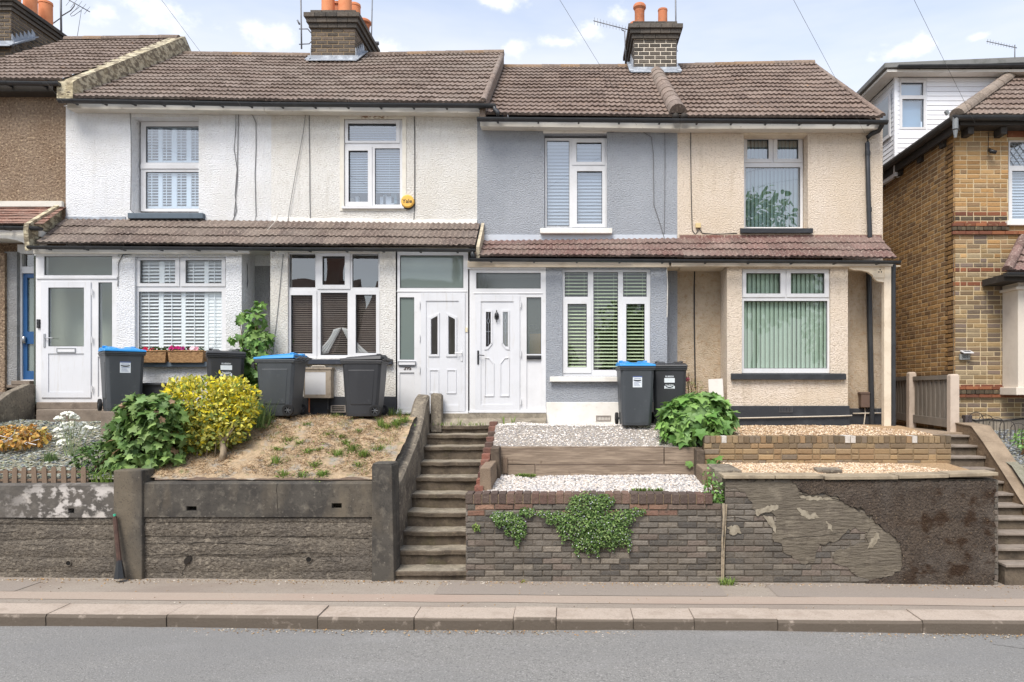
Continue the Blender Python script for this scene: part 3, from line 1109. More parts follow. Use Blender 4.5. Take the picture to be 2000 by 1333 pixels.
# porch screen with half glazed door
mb = MB()
y = YB
mb.slab(*rect((70, 228, 497, 786), y), y, y + .1, [rect((86, 219, 501, 538), y), rect((80, 177, 551, 777), y), rect((192, 219, 552, 690), y), rect((191, 220, 697, 776), y)])
mb.pbox((191, 220, 697, 776), y + .02, .03)
mb.pbox((70, 228, 541, 545), y - .02, .02)
mb.pbox((67, 230, 496, 500), y - .025, .03)
gaskets(mb, [(86, 219, 501, 538), (192, 219, 552, 690)], y)
pf = mb.build('porch_frame', [M['upvc'], M['gasket']], h1, bevel=.004)
pane_mesh(h1, pf, [(86, 219, 501, 538), (192, 219, 552, 690)], y, M['glass'])
mb = MB()
mb.slab(*rect((80, 177, 551, 777), y - .02), y - .02, y + .05, [rect((94, 164, 562, 677), y - .02), rect((94, 164, 691, 767), y - .02)])
mb.pbox((94, 164, 691, 767), y - .005, .03)
gaskets(mb, [(94, 164, 562, 677)], y - .02)
dr = mb.build('door', [M['upvc_old'], M['gasket']], h1, bevel=.004)
pane_mesh(h1, dr, [(94, 164, 562, 677)], y - .02, M['glass'])
mb = MB()
mb.slab(*rect((110, 147, 680, 689), y - .035), y - .035, y - .018, [rect((111.5, 145.5, 681.5, 687.5), y - .035)], m=1)
mb.pbox((111.5, 145.5, 681.5, 687.5), y - .03, .012)
mb.build('letter_box', [M['upvc'], M['chrome']], dr)
mb = MB()
mb.pbox((84.5, 88.5, 652, 679), y - .03, .012)
mb.tube([P(86.5, 660, y - .03), P(86.5, 660, y - .065), P(90, 660, y - .07), P(103, 661, y - .068)], .009, 8)
mb.build('handle', M['chrome'], dr, bevel=.002)
for py in (571, 664, 760):
    mb = MB()
    mb.tube([P(179.5, py - 6, y - .03), P(179.5, py + 6, y - .03)], .011, 8)
    mb.build('hinge', M['upvc'], dr, smooth=False)
mb = MB()
mb.pbox((71, 76.5, 624, 641), y - .03, .03)
mb.tube([P(73.5, 629, y - .031), P(73.5, 629, y - .035)], .012, 10, m=1)
mb.tube([P(73.5, 637, y - .031), P(73.5, 637, y - .036)], .014, 10, m=1)
M['black'] = mat("black_plastic", rgb(40, 41, 43), 0.4, spec=.5)
M['grey_dark'] = mat("dark_grey_plastic", rgb(92, 94, 97), 0.4)
mb.build('doorbell', [M['black'], M['grey_dark']], h1, bevel=.003)
mb = MB()                                                        # porch inside
x0, x1, z0, z1 = rect((66, 232, 490, 790), y + .1)
q = [(x0, y + .1, z0), (x1, y + .1, z0), (x1, y + .1, z1), (x0, y + .1, z1), (x0, y + .46, z0), (x1, y + .46, z0), (x1, y + .46, z1), (x0, y + .46, z1)]
mb.add(q, [(4, 5, 6, 7), (0, 1, 5, 4), (2, 3, 7, 6), (3, 0, 4, 7), (1, 2, 6, 5)])
M['porch_in'] = mat("porch_inner_wall", rgb(176, 184, 172), 0.9)
mb.build('porch_room', M['porch_in'], h1)
mb = MB()
mb.box(X(70, 11.6), X(205, 11.6), 11.6, YB + .1, Z(826, 11.6), Z(800, 11.6))
mb.box(X(196, 10.8), X(470, 10.8), 10.8, YB + .1, 1.7, Z(800, 11.6) - .012)
mb.box(X(72, 11.95), X(228, 11.95), 11.93, YB + .1, Z(800, 11.95), Z(786, 11.95))
mb.build('door_step', M['stone_step'], h1, bevel=.015)


def main_roof(house, pl, pr, ridge_l, ridge_r, pal, m, sag=.02, chim=None):
    A, B = P(*pl, YE), P(*pr, YE)
    C, D = Vector((B.x, YR, Z(ridge_r, YR))), Vector((A.x, YR, Z(ridge_l, YR)))
    mb = MB()
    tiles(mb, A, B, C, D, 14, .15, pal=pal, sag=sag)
    back_roof(mb, A.x, B.x, min(C.z, D.z), A.z - .3, pal[0])
    rf = mb.build('roof', m, house)
    mb = MB()
    half_round(mb, D + Vector((0, 0, -.04)), C + Vector((0, 0, -.04)), .10, (0, 0, 1), pal=PAL_RIDGE)
    mb.build('ridge_tiles', M['tile_lichen'], rf)
    return rf


def eaves(house, a, b, ga, gb, nb, ext=(0, 0)):
    """fascia board and gutter; a, b on the board top; ga, gb on the gutter"""
    mb = MB()
    z0, z1 = Z(a[1], YE + .1), Z(b[1], YE + .1)
    x0, x1 = X(a[0], YE + .1), X(b[0], YE + .1)
    h = .095
    mb.hexa([(x0, YE + .1, z0 - h), (x1, YE + .1, z1 - h), (x1, YW, z1 - h), (x0, YW, z0 - h), (x0, YE + .1, z0), (x1, YE + .1, z1), (x1, YW, z1), (x0, YW, z0)])
    mb.build('fascia', M['fascia'], house, bevel=.004)
    gutter(house, P(*ga, YE - .06), P(*gb, YE - .06), .058, nb)


xe1 = VX + wx[1] * F / YE
main_roof(h1, (121, 191), (xe1, 197), 106, 110, PAL_ROOF, M['tile'])
eaves(h1, (131, 201), (xe1, 206), (115, 195), (xe1 + .5, 202), 7)
mb = MB()
half_round(mb, P(124, 189, YE) + Vector((.1, 0, .03)), Vector((X(124, YE) + .1, YR, Z(110, YR))), .055, (0, -.6, .8), seg=.33, pal=PAL_ROOF)
mb.build('verge_tiles', M['tile'], h1)
xc1 = VX + wx[1] * F / YC


def canopy(house, xl, xr, yl, yr, tl, tr, pal, nb, gl, gr, nc=3, m=None):
    mb = MB()
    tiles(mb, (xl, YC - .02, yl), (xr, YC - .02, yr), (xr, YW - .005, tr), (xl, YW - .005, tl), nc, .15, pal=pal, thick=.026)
    c = mb.build('canopy_roof', m or M['tile'], house)
    gutter(house, (gl, YC - .075, yl - .05), (gr, YC - .075, yr - .05), .05, nb, name='canopy_gutter')
    return c


def ypix(x, pts, Y):
    """height on plane Y of a line through two photo points"""
    (xa, ya), (xb, yb) = pts
    px = VX + x * F / Y
    return Z(ya + (yb - ya) * (px - xa) / (xb - xa), Y)


L1 = ((72, 477), (930, 483))
T1 = ((128, 428), (935, 437))
canopy(h1, X(73, YC), wx[1], ypix(X(73, YC), L1, YC), ypix(wx[1], L1, YC), ypix(wx[0], T1, YW), ypix(wx[1], T1, YW), PAL_CAN, 6, X(62, YC), wx[1] + .002)
mb = MB()
mb.box(X(70, YB), X(490, YB), YB - .06, YB, Z(497, YB), Z(487, YB))
mb.box(X(70, YB), wx[1], YB, YW, Z(488, YB), Z(486, YB))
mb.build('soffit', M['fascia'], h1, bevel=.003)
mb = MB()
mb.box(wx[0], X(246, YW), YW - .02, YW, Z(434, YW), Z(424, YW))
mb.build('flashing', M['lead'], h1, bevel=.004)
WIRE = mat("weathered_grey_cable", rgb(112, 112, 112), 0.7)
WIRE_D = mat("black_cable", rgb(52, 52, 54), 0.6)
cable(h1, [(241, 206), (243, 216), (254, 219), (256, 260), (256, 330), (255, 410), (268, 422)], YW - .012, .006, WIRE)
cable(h1, [(461, 214), (460, 260), (457, 290), (463, 330), (459, 380), (462, 412), (455, 430), (445, 462)], YW - .012, .006, WIRE)
cable(h1, [(466, 214), (464, 300), (463, 360), (459, 405), (457, 422)], YW - .014, .006, WIRE)
cable(h1, [(446, 208), (475, 222), (493, 225), (500, 240), (500, 290), (498, 340), (500, 420), (497, 435)], YW - .012, .006, WIRE)
cable(h1, [(480, 500), (483, 520), (484, 550), (478, 590), (472, 602)], YB + .2, .006, WIRE_D)
cable(h1, [(262, 496), (240, 498), (232, 512), (230, 560)], YB - .012, .006, WIRE_D)

# ---- the off-white house, number 295
h2 = tag(empty('terraced_house', (X(730, YW), YW, 2.2)), "off white roughcast house with wooden blinds and house number on the porch", "house", "houses of the terrace")
up2, low2 = (672, 786, 233, 406), (562, 742, 493, 700)
mb = MB()
mb.slab(wx[1], wx[2], Z(500, YW), Z(205, YW), YW, YW + .26, [rect(up2, YW)])
mb.slab(X(528, YB), X(776, YB), 2.0, Z(488, YB), YB, YB + .2, [rect(low2, YB)])
mb.box(X(528, YB), X(528, YB) + .15, YB + .2, YW, 2.0, Z(488, YB))
mb.slab(wx[1], X(545, YW), 1.9, Z(500, YW), YW + .003, YW + .2, m=1)
shell(mb, wx[1], wx[2], 2.0, Z(206, YW), 0)
mb.build('wall', [M['render_offwhite'], M['grey_dash']], h2)
mb = MB()
mb.box(X(525, YB - .025), X(774, YB - .025), YB - .025, YB + .1, 1.9, Z(775, YB))
M['black_paint'] = mat("black_bitumen_plinth", rgb(52, 54, 58), 0.6, [(5, rgb(70, 72, 76), .5, .75, .7), (14, rgb(150, 142, 130), .7, .8, .7)], [(16, .4, .01)])
mb.build('plinth', M['black_paint'], h2, bevel=.008)
mb = MB()
mb.slab(*rect((664, 793, 226, 412), YW - .012), YW - .012, YW, [rect(up2, YW)])
M['patch'] = mat("window_surround_with_rust_patch", rgb(222, 217, 205), 0.85, [(6, rgb(196, 188, 170), .5, .75, .6), (16, rgb(118, 78, 38), .40, .55, .9, (1, 1, 2), 4, ((2, Z(236, YW) - 2.2, Z(229, YW) - 2.2), (0, -.26, -.20), (0, .27, .22)))], [(20, .4, .008)])
mb.build('window_surround', M['patch'], h2, bevel=.005)
y = YW + .035
w = window(h2, y, up2, [(732, 781, 290, 400)], [((674, 781, 236, 280), (680, 774, 242, 276)), ((674, 727, 286, 403), (681, 719, 295, 395))], pm=M['glass_up'], label="upper window with white venetian blind above a cluttered sill")
venetian(w, (676, 782, 238, 279), y + .08, .042, .046, .75, M['blind_dim'])
venetian(w, (676, 782, 284, 379), y + .08, .042, .046, .75, M['blind_dim'])
room(h2, up2, YW + .2)
s_ = MB()
s_.box(X(667, YW - .05), X(789, YW - .05), YW - .05, YW + .05, Z(409, YW), Z(405, YW))
s_.build('sill', M['upvc'], w, bevel=.004)
mb = MB()                                                        # small things standing inside on the sill
for a, b, c, d, cl in ((742, 770, 384, 401, (.8, .82, .85)), (764, 775, 378, 398, (.3, .45, .5)), (684, 690, 388, 402, (.7, .6, .45)), (694, 700, 384, 402, (.75, .78, .8)), (748, 754, 380, 401, (.5, .6, .68))):
    mb.pbox((a, b, c, d), y + .16, .08, cl)
M['tintmat'] = mat("mixed_household_paint", (1, 1, 1), 0.5, tint=True)
mb.build('sill_clutter', M['tintmat'], w, bevel=.004)
y = YB + .06
w = window(h2, y, low2, [(565, 616, 497, 562), (688, 739, 497, 562), (626, 679, 572, 694)],
           [((620, 684, 494, 565), (630, 674, 501, 557)), ((561, 619, 568, 700), (568.5, 611, 577, 691)), ((685, 742, 568, 700), (695, 735, 576, 690))], pm=M['glass_dark'], label="lower window with brown wooden blind and net drapes inside")
venetian(w, (565, 740, 575, 697), y + .09, .036, .042, .55, M['blind_wood'])
mb = MB()
for sgn in (-1, 1):                                              # white drapes tied back behind the glass
    for k in range(11):
        t = k / 10
        pts = []
        for i in range(9):
            u = i / 8
            px = 667 + sgn * (2 + 12 * t + u * (26 + 16 * t) * (0.35 + .65 * u))
            py = 641 + u * 50 + t * 3 - 8 * math.sin(u * 3.1) * (1 - t)
            pts.append(P(px, py, y + .062 + .008 * math.sin(k * 2.1)))
        mb.tube(pts, [.016] * 9, 5)
mb.build('net_drape', M['curtain'], w, smooth=True)
room(h2, low2, YB + .2)
s_ = MB()
s_.box(X(556, YB - .09), X(765, YB - .09), YB - .09, YB + .05, Z(712, YB - .09), Z(702, YB - .09))
s_.build('sill', mat("dark_navy_sill_paint", rgb(58, 62, 70), .6, [(9, rgb(84, 86, 92), .55, .75, .6)]), w, bevel=.008)
mb = MB()
y = YB
mb.slab(*rect((773, 914, 486, 808), y), y, y + .1, [rect((781, 905, 499, 563), y), rect((780.5, 809, 581, 703), y), rect((780.5, 809, 728, 798), y), rect((822, 908, 573, 804), y)])
mb.pbox((780.5, 809, 728, 798), y + .02, .03)
mb.pbox((773, 914, 805, 809), y - .03, .06)
mb.pbox((774, 912, 568.5, 570.5), y - .012, .014)
gaskets(mb, [(781, 905, 499, 563), (780.5, 809, 581, 703)], y)
pf = mb.build('porch_frame', [M['upvc'], M['gasket']], h2, bevel=.004)
pane_mesh(h2, pf, [(781, 905, 499, 563), (780.5, 809, 581, 703)], y, M['glass_frost'])
mb = MB()
mb.slab(*rect((777, 812, 706, 714), y - .03), y - .03, y + .01, [rect((778.5, 810.5, 707.3, 712.7), y - .03)], m=1)
mb.pbox((778.5, 810.5, 707.3, 712.7), y - .025, .02)
mb.pbox((781, 809, 714.5, 717), y - .012, .012, m=1)
mb.build('letter_box', [M['upvc'], M['chrome']], pf)
M['bronze'] = mat("bronze_numerals", rgb(74, 58, 46), .5, metal=.3)
text_mesh("295", .075, M['bronze'], 'house_number', pf, P(796, 719.6, y - .006), extrude=.004, sx=1.15)
mb = MB()
mb.slab(*rect((822, 908, 573, 804), y - .02), y - .02, y + .05, [rect((832, 896, 588, 792), y - .02)])
hl = [rect(r, y - .005) for r in ((842, 855, 619, 693), (876, 889, 619, 693))]
mb.slab(*rect((832, 896, 588, 792), y - .005), y - .005, y + .03, hl)
for a in (837, 871):                                             # raised mouldings round the two lights and the two panels
    s = 1 if a < 850 else -1
    o = [(a, 696.5), (a + 22, 696.5), (a + 22, 613 if s > 0 else 620), (a, 620 if s > 0 else 613)]
    i_ = [(a + 4, 692.5), (a + 18, 692.5), (a + 18, 618 if s > 0 else 624), (a + 4, 624 if s > 0 else 618)]
    if s > 0:
        o = [(a, 697), (a + 21, 697), (a + 21, 611), (a, 620)]
        i_ = [(a + 4.5, 692.5), (a + 17.5, 692.5), (a + 17.5, 617), (a + 4.5, 624)]
    else:
        o = [(a, 697), (a + 21, 697), (a + 21, 620), (a, 611)]
        i_ = [(a + 4.5, 692.5), (a + 17.5, 692.5), (a + 17.5, 624), (a + 4.5, 617)]
    for k in range(4):
        k2 = (k + 1) % 4
        mb.pprism([o[k], o[k2], i_[k2], i_[k]], y - .022, .02)
    mb.slab(*rect((a + 1, a + 20, 722, 769), y - .017), y - .017, y - .004, [rect((a + 3, a + 18, 724, 767), y - .017)])
dr = mb.build('door', M['upvc_old'], h2, bevel=.003)
pane_mesh(h2, dr, [(842, 855, 617, 693), (876, 889, 617, 693)], y - .02, M['glass_dark'])
mb = MB()
mb.pbox((899.5, 903.5, 686, 706), y - .03, .012)
mb.tube([P(901.5, 690, y - .03), P(901.5, 690, y - .065), P(898, 690, y - .07), P(888, 690, y - .068)], .008, 8)
mb.build('handle', M['upvc'], dr, bevel=.002)
for py in (595, 660, 722, 790):
    mb = MB()
    mb.tube([P(819.5, py - 6, y - .028), P(819.5, py + 6, y - .028)], .011, 8)
    mb.build('hinge', M['upvc'], dr)
mb = MB()
mb.pbox((909, 913, 640, 649), y - .015, .015)
mb.build('doorbell', mat("yellowed_plastic", rgb(226, 214, 180), .5), h2, bevel=.003)


def porch_room(house, px0, px1, py0, py1, col):
    mb = MB()
    x0, x1, z0, z1 = rect((px0, px1, py0, py1), YB + .1)
    y, d = YB + .1, .95
    q = [(x0, y, z0), (x1, y, z0), (x1, y, z1), (x0, y, z1), (x0, y + d, z0), (x1, y + d, z0), (x1, y + d, z1), (x0, y + d, z1)]
    mb.add(q, [(4, 5, 6, 7), (0, 1, 5, 4), (2, 3, 7, 6), (3, 0, 4, 7), (1, 2, 6, 5)])
    mb.build('porch_room', mat("porch_wall_paint", col, .9), house)


porch_room(h2, 774, 913, 488, 806, rgb(214, 218, 210))
xe2 = VX + wx[2] * F / YE
main_roof(h2, (xe1 + .2, 197), (946, 203), 110, 103, PAL_ROOF, M['tile'])
eaves(h2, (xe1 + .5, 206), (944, 210), (xe1 + .6, 202), (968, 205), 7)
mb = MB()
half_round(mb, P(946, 201, YE) + Vector((-.02, 0, .03)), Vector((X(946, YE) - .02, YR, Z(107, YR))), .055, (0, -.6, .8), seg=.33, pal=PAL_ROOF)
xg = X(946, YE) + .02
mb.xprism([(YE, Z(202, YE)), (YR, Z(104, YR)), (YR, Z(134, YR)), (YE, Z(232, YE))], xg - .1, xg, PAL_RIDGE[1])
mb.build('verge_tiles', M['tile'], h2)
mb = MB()
mb.tube([P(965, 207, YE - .07), P(966, 214, YE - .07), P(972, 219, YE - .09), P(972, 226, YE - .09)], .035, 8)
mb.build('gutter_outlet', M['gutter'], h2, smooth=True)
canopy(h2, wx[1] + .002, X(928, YC), ypix(wx[1], L1, YC), Z(483, YC), ypix(wx[1], T1, YW), Z(437, YW), PAL_CAN, 6, wx[1] + .004, X(930, YC))
mb = MB()
mb.box(X(528, YB), X(916, YB), YB - .06, YB, Z(490, YB), Z(485, YB))
mb.box(wx[1], wx[2], YB, YW, Z(488, YB), Z(486, YB))
mb.build('soffit', M['fascia'], h2, bevel=.003)
mb = MB()
mb.xprism([(YC - .06, Z(484, YC)), (YW - .005, Z(436, YW)), (YW - .005, Z(480, YW)), (YC - .02, Z(506, YC))], X(931, YC), X(931, YC) + .05)
mb.build('canopy_verge', M['mortar'], h2)
mb = MB()
mb.tube([P(923, 490, YC - .07), P(923, 498, YC - .07), P(926, 505, YC - .07)], .035, 8)
mb.build('canopy_outlet', M['gutter'], h2, smooth=True)
mb = MB()
n = 16
vs, fs = [], []
for i in range(n + 1):
    x = wx[1] + (wx[2] - wx[1]) * i / n
    j = R.uniform(-.012, .012)
    z = ypix(x, T1, YW)
    vs += [(x, YW - .02, z - .01), (x, YW - .02, z + .05 + j), (x, YW, z + .06 + j)]
for i in range(n):
    a = 3 * i
    fs += [(a, a + 3, a + 4, a + 1), (a + 1, a + 4, a + 5, a + 2)]
mb.add(vs, fs)
mb.build('mortar_fillet', M['smooth_white'], h2)
cable(h2, [(604, 212), (604, 260), (605, 330), (605, 380), (606, 428)], YW - .012, .006, WIRE)
cable(h2, [(598, 212), (592, 260), (577, 340), (565, 410), (557, 470)], YW - .03, .005, WIRE)
cable(h2, [(809, 214), (810, 260), (810, 330), (810, 400), (808, 432)], YW - .012, .007, WIRE_D)
cable(h2, [(544, 416), (540, 430), (518, 455), (515, 470), (518, 474)], YW - .3, .006, mat("white_cable", rgb(206, 200, 190), .6))
cable(h2, [(553, 497), (547, 560), (541, 620), (533, 690)], YB - .012, .005, WIRE)

# ---- the grey house
h3 = tag(empty('terraced_house', (X(1130, YW), YW, 2.0)), "blue grey roughcast house with white framed windows and black door furniture", "house", "houses of the terrace")
up3, low3 = (1063, 1186, 263, 445), (1098, 1271, 526, 735)
mb = MB()
mb.slab(wx[2], wx[3], Z(520, YW), Z(230, YW), YW, YW + .26, [rect(up3, YW)])
mb.slab(X(1300, YW), wx[3], 1.8, Z(520, YW), YW + .002, YW + .2)
mb.slab(X(1066, YB), X(1303, YB), 1.8, Z(520, YB), YB, YB + .2, [rect(low3, YB)])
mb.box(X(1303, YB) - .15, X(1303, YB), YB + .2, YW, 1.8, Z(520, YB))
shell(mb, wx[2], wx[3], 1.9, Z(231, YW), 0)
mb.build('wall', M['render_grey'], h3)
mb = MB()
mb.box(X(1067, YB - .02), X(1306, YB - .02), YB - .02, YB + .1, 1.75, Z(786, YB))
mb.build('plinth', M['smooth_white'], h3, bevel=.008)
mb = MB()
mb.slab(wx[2] + .02, wx[3] - .01, Z(476, YW), Z(459, YW), YW - .012, YW)
mb.build('painted_band', M['smooth_blue'], h3)
y = YW + .09
w = window(h3, y, (1064, 1186, 270, 446), [(1068, 1112, 275, 443)], [((1117, 1181, 272, 323), (1126, 1175, 279, 317)), ((1117, 1183, 326, 445), (1127, 1176, 335, 438))], pm=M['glass_up'], label="upper window of three panes with white blind, black stained lintel above")
venetian(w, (1066, 1182, 272, 443), y + .085, .058, .066, 1.05, M['blind_dim'])
room(h3, up3, YW + .2)
s_ = MB()
s_.box(X(1055, YW - .1), X(1196, YW - .1), YW - .1, YW + .08, Z(456, YW - .1), Z(446, YW - .1))
s_.build('sill', M['smooth_white'], w, bevel=.008)
mb = MB()
mb.pbox((1061, 1185, 246, 260), YW - .03, .12)
mb.build('lintel', M['smooth_white'], h3, bevel=.006)
y = YB + .05
w = window(h3, y, low3, [(1103, 1148, 532, 580), (1159, 1207, 532, 723), (1217, 1263, 532, 580)], [((1100, 1155, 584, 729), (1108.5, 1146, 594, 718)), ((1214, 1269, 584, 729), (1223, 1259, 594, 718))], label="lower window with wide slatted blind in three lights")
venetian(w, (1101, 1151, 530, 724), y + .08, .058, .066, .42, M['blind_tree_tint'])
venetian(w, (1157, 1209, 530, 724), y + .08, .058, .066, .42, M['blind_tree_tint'])
venetian(w, (1214, 1265, 530, 724), y + .08, .058, .066, .42, M['blind_tree_tint'])
room(h3, low3, YB + .2)
s_ = MB()
s_.box(X(1074, YB - .09), X(1289, YB - .09), YB - .09, YB + .05, Z(746, YB - .09), Z(736, YB - .09))
s_.build('sill', M['smooth_white'], w, bevel=.008)
mb = MB()
mb.slab(*rect((1164, 1193, 812, 823), YB - .03), YB - .03, YB - .015, [rect((1166, 1191, 814, 821), YB - .03)])
for k in range(9):
    mb.pbox((1166 + k * 2.8, 1167.2 + k * 2.8, 814, 821), YB - .027, .008)
M['vent'] = mat("stone_grey_air_brick", rgb(150, 142, 134), .9)
mb.build('air_brick', M['vent'], h3)
mb = MB()
y = YB
mb.slab(*rect((917, 1066, 523, 806), y), y, y + .1, [rect((930, 1056, 533, 564), y), rect((928, 1015, 577, 803), y), rect((1028.5, 1057, 581, 692), y), rect((1028.5, 1057, 704, 800), y)])
mb.pbox((1028.5, 1057, 704, 800), y + .02, .03)
mb.pbox((912, 1066, 522, 526), y - .03, .04)
mb.pbox((915, 1067, 803, 807), y - .03, .06)
mb.pbox((925, 1060, 572, 574), y - .012, .014)
gaskets(mb, [(930, 1056, 533, 564), (1028.5, 1057, 581, 692)], y)
pf = mb.build('porch_frame', [M['upvc'], M['gasket']], h3, bevel=.004)
M['glass_rain'] = glass("textured_porch_glass", 0.10, (.8, .82, .82), .08, rgb(132, 140, 136), .35)
pane_mesh(h3, pf, [(930, 1056, 533, 564), (1028.5, 1057, 581, 692)], y, M['glass_rain'])
mb = MB()
mb.pbox((1028.5, 1057, 694.5, 702.5), y - .02, .03)
mb.pbox((1031, 1054.5, 696.5, 700.5), y - .026, .01)
mb.build('letter_box', M['black'], pf, bevel=.003)
mb = MB()
mb.slab(*rect((928, 1015, 577, 803), y - .02), y - .02, y + .05, [rect((939, 1003, 589, 791), y - .02)])
mb.slab(*rect((939, 1003, 589, 791), y - .005), y - .005, y + .03, [rect((949, 958.5, 610, 677), y - .005), rect((982.5, 992, 610, 677), y - .005)])
for a, sg in ((946, 1), (979, -1)):
    mb.slab(*rect((a, a + 16, 606, 672), y - .018), y - .018, y - .004, [rect((a + 3, a + 13, 609.5, 675), y - .018)])
    q = [(a, 672), (a, 684), (a + 7, 683), (a + 16, 672), (a + 13, 670), (a + 6, 679), (a + 3, 680), (a + 3, 672)] if sg > 0 else [(a + 16, 672), (a + 16, 684), (a + 9, 683), (a, 672), (a + 3, 670), (a + 10, 679), (a + 13, 680), (a + 13, 672)]
    mb.pprism(q, y - .018, .014)
    q = [(a, 698), (a, 775), (a + 19, 775), (a + 19, 710), (a + 9, 699)] if sg > 0 else [(a + 16, 698), (a + 16, 775), (a - 3, 775), (a - 3, 710), (a + 7, 699)]
    cx, cy = sum(p[0] for p in q) / 5, sum(p[1] for p in q) / 5
    qi = [(cx + (p[0] - cx) * .78, cy + (p[1] - cy) * .94) for p in q]
    for k in range(5):
        k2 = (k + 1) % 5
        mb.pprism([q[k], q[k2], qi[k2], qi[k]], y - .018, .014)
dr = mb.build('door', M['upvc_old'], h3, bevel=.003)
pane_mesh(h3, dr, [(949, 958.5, 610, 677), (982.5, 992, 610, 677)], y - .025, M['glass_dark'])
mb = MB()                                                        # leaded diamond and bars in both door lights
for cx in (953.7, 987.2):
    yy = y - .004
    for a, b in (((cx, 622), (cx - 3.2, 627.5)), ((cx - 3.2, 627.5), (cx, 633)), ((cx, 633), (cx + 3.2, 627.5)), ((cx + 3.2, 627.5), (cx, 622)), ((cx, 633), (cx, 676)), ((cx - 4.5, 648), (cx + 4.5, 648)), ((cx, 611), (cx, 622))):
        mb.tube([P(*a, yy), P(*b, yy)], .004, 5)
mb.build('leadwork', M['lead'], dr)
mb = MB()
mb.pbox((932, 935.5, 685, 712), y - .032, .014)
mb.tube([P(933.7, 694, y - .03), P(933.7, 694, y - .066), P(937, 694, y - .07), P(946, 695, y - .068)], .008, 8)
mb.build('handle', M['black'], dr, bevel=.002)
mb = MB()
mb.tube([P(970, 608, y - .02), P(970, 608, y - .035)], [.012, .008], 10)
mb.lathe(P(970, 614, y - .022) + Vector((0, 0, -.02)), [(.0, .05), (.02, .045), (.036, .02), (.036, -.01), (.02, -.05), (.005, -.07)], 12)
ring = [P(970, 620, y - .05) + Vector((.034 * math.sin(t), 0, .04 * math.cos(t))) for t in [i * 6.283 / 14 for i in range(15)]]
mb.tube(ring, .007, 6)
mb.tube([P(970, 606, y - .025), P(970, 630, y - .025)], .006, 6)
mb.build('door_knocker', M['black'], dr, smooth=True)
for py in (595, 691, 785):
    mb = MB()
    mb.tube([P(1017, py - 6, y - .028), P(1017, py + 6, y - .028)], .011, 8)
    mb.build('hinge', M['upvc'], dr)
porch_room(h3, 918, 1065, 527, 806, rgb(150, 152, 146))
mb = MB()
mb.pbox((1034, 1056, 652, 698), YB + .35, .25, rgb(196, 158, 106))
mb.lathe(P(1041, 650, YB + .45), [(.0, 0), (.07, .0), (.10, .06), (.07, .12), (0, .13)], 10, (.04, .045, .05))
mb.build('porch_cupboard', M['tintmat'], h3, bevel=.005)
xe3 = VX + wx[3] * F / YE
main_roof(h3, (949, 224), (xe3, 229), 132, 131, PAL_ROOF_B, M['tile_lichen'], .02)
eaves(h3, (938, 236), (xe3, 241), (932, 231), (xe3, 234), 5)
mb = MB()
half_round(mb, P(1318, 224, YE) + Vector((.05, -.02, .02)), Vector((X(1318, YE) + .05, YR - .2, Z(138, YR - .2))), .15, (0, -.6, .8), seg=.36, pal=PAL_RIDGE[:1] + PAL_ROOF)
mb.build('party_roll', M['tile'], h3, smooth=True, flat_limit=50)
mb = MB()
q = P(1322, 226, YE - .02)
for s in (-1, 1):
    mb.tube([q + Vector((.05 + s * .07, -.01, -.02)), q + Vector((.05 + s * .07, .2, .05))], .06, 10)
mb.build('party_roll_end', M['dark_board'], h3, smooth=True)
L3 = ((922, 501), (1752, 506))
T3 = ((937, 471), (1722, 461))
canopy(h3, X(924, YC), wx[3], ypix(X(924, YC), L3, YC), ypix(wx[3], L3, YC), ypix(wx[2] + .02, T3, YW), ypix(wx[3], T3, YW), PAL_CAN_B, 5, X(918, YC), wx[3], m=M['tile'])
mb = MB()
mb.box(X(914, YB), X(1306, YB), YB - .06, YB, Z(523, YB), Z(511, YB))
mb.box(wx[2], wx[3], YB, YW, Z(520, YB), Z(518, YB))
mb.build('soffit', M['smooth_cream'], h3, bevel=.003)
cable(h3, [(1236, 238), (1248, 252), (1262, 262), (1272, 268), (1276, 300), (1277, 400), (1290, 440), (1297, 464), (1302, 480)], YW - .012, .006, WIRE)
cable(h3, [(1298, 245), (1299, 300), (1298, 410), (1297, 458)], YW - .012, .005, WIRE)
cable(h3, [(1184, 257), (1198, 259), (1199, 252)], YW - .012, .005, WIRE)
cable(h3, [(1302, 515), (1304, 560), (1303, 620)], YB - .012, .008, M['fascia'])

# ---- the cream house
h4 = tag(empty('terraced_house', (X(1530, YW), YW, 2.0)), "cream roughcast house at the end of the terrace with green vertical blinds", "house", "houses of the terrace")
up4, low4 = (1453, 1578, 263, 447), (1449, 1622, 525, 730)
mb = MB()
mb.slab(wx[3], wx[4], Z(520, YW), Z(235, YW), YW, YW + .28, [rect(up4, YW)])
mb.slab(wx[3], X(1440, YW), 1.8, Z(520, YW), YW + .002, YW + .2, m=1)
mb.slab(X(1630, YW), wx[4], 1.8, Z(520, YW), YW + .002, YW + .2, m=1)
mb.slab(X(1420, YB), X(1656, YB), 1.8, Z(522, YB), YB, YB + .2, [rect(low4, YB)])
mb.box(X(1420, YB), X(1420, YB) + .15, YB + .2, YW, 1.8, Z(522, YB))
mb.box(X(1656, YB) - .15, X(1656, YB), YB + .2, YW, 1.8, Z(522, YB))
mb.box(wx[4] - .2, wx[4], YW + .28, BACK, 1.8, Z(236, YW))
shell(mb, wx[3], wx[4] - .01, 1.9, Z(237, YW), 0)
mb.build('wall', [M['render_cream'], M['render_tan']], h4)
mb = MB()
mb.box(X(1423, YB - .03), X(1660, YB - .03), YB - .03, YB + .1, 1.75, Z(793, YB))
mb.box(X(1650, YW - .03), wx[4] + .02, YW - .03, YW + .05, 1.75, Z(798, YW))
pl = mb.build('plinth', M['black_paint'], h4, bevel=.01)
mb = MB()
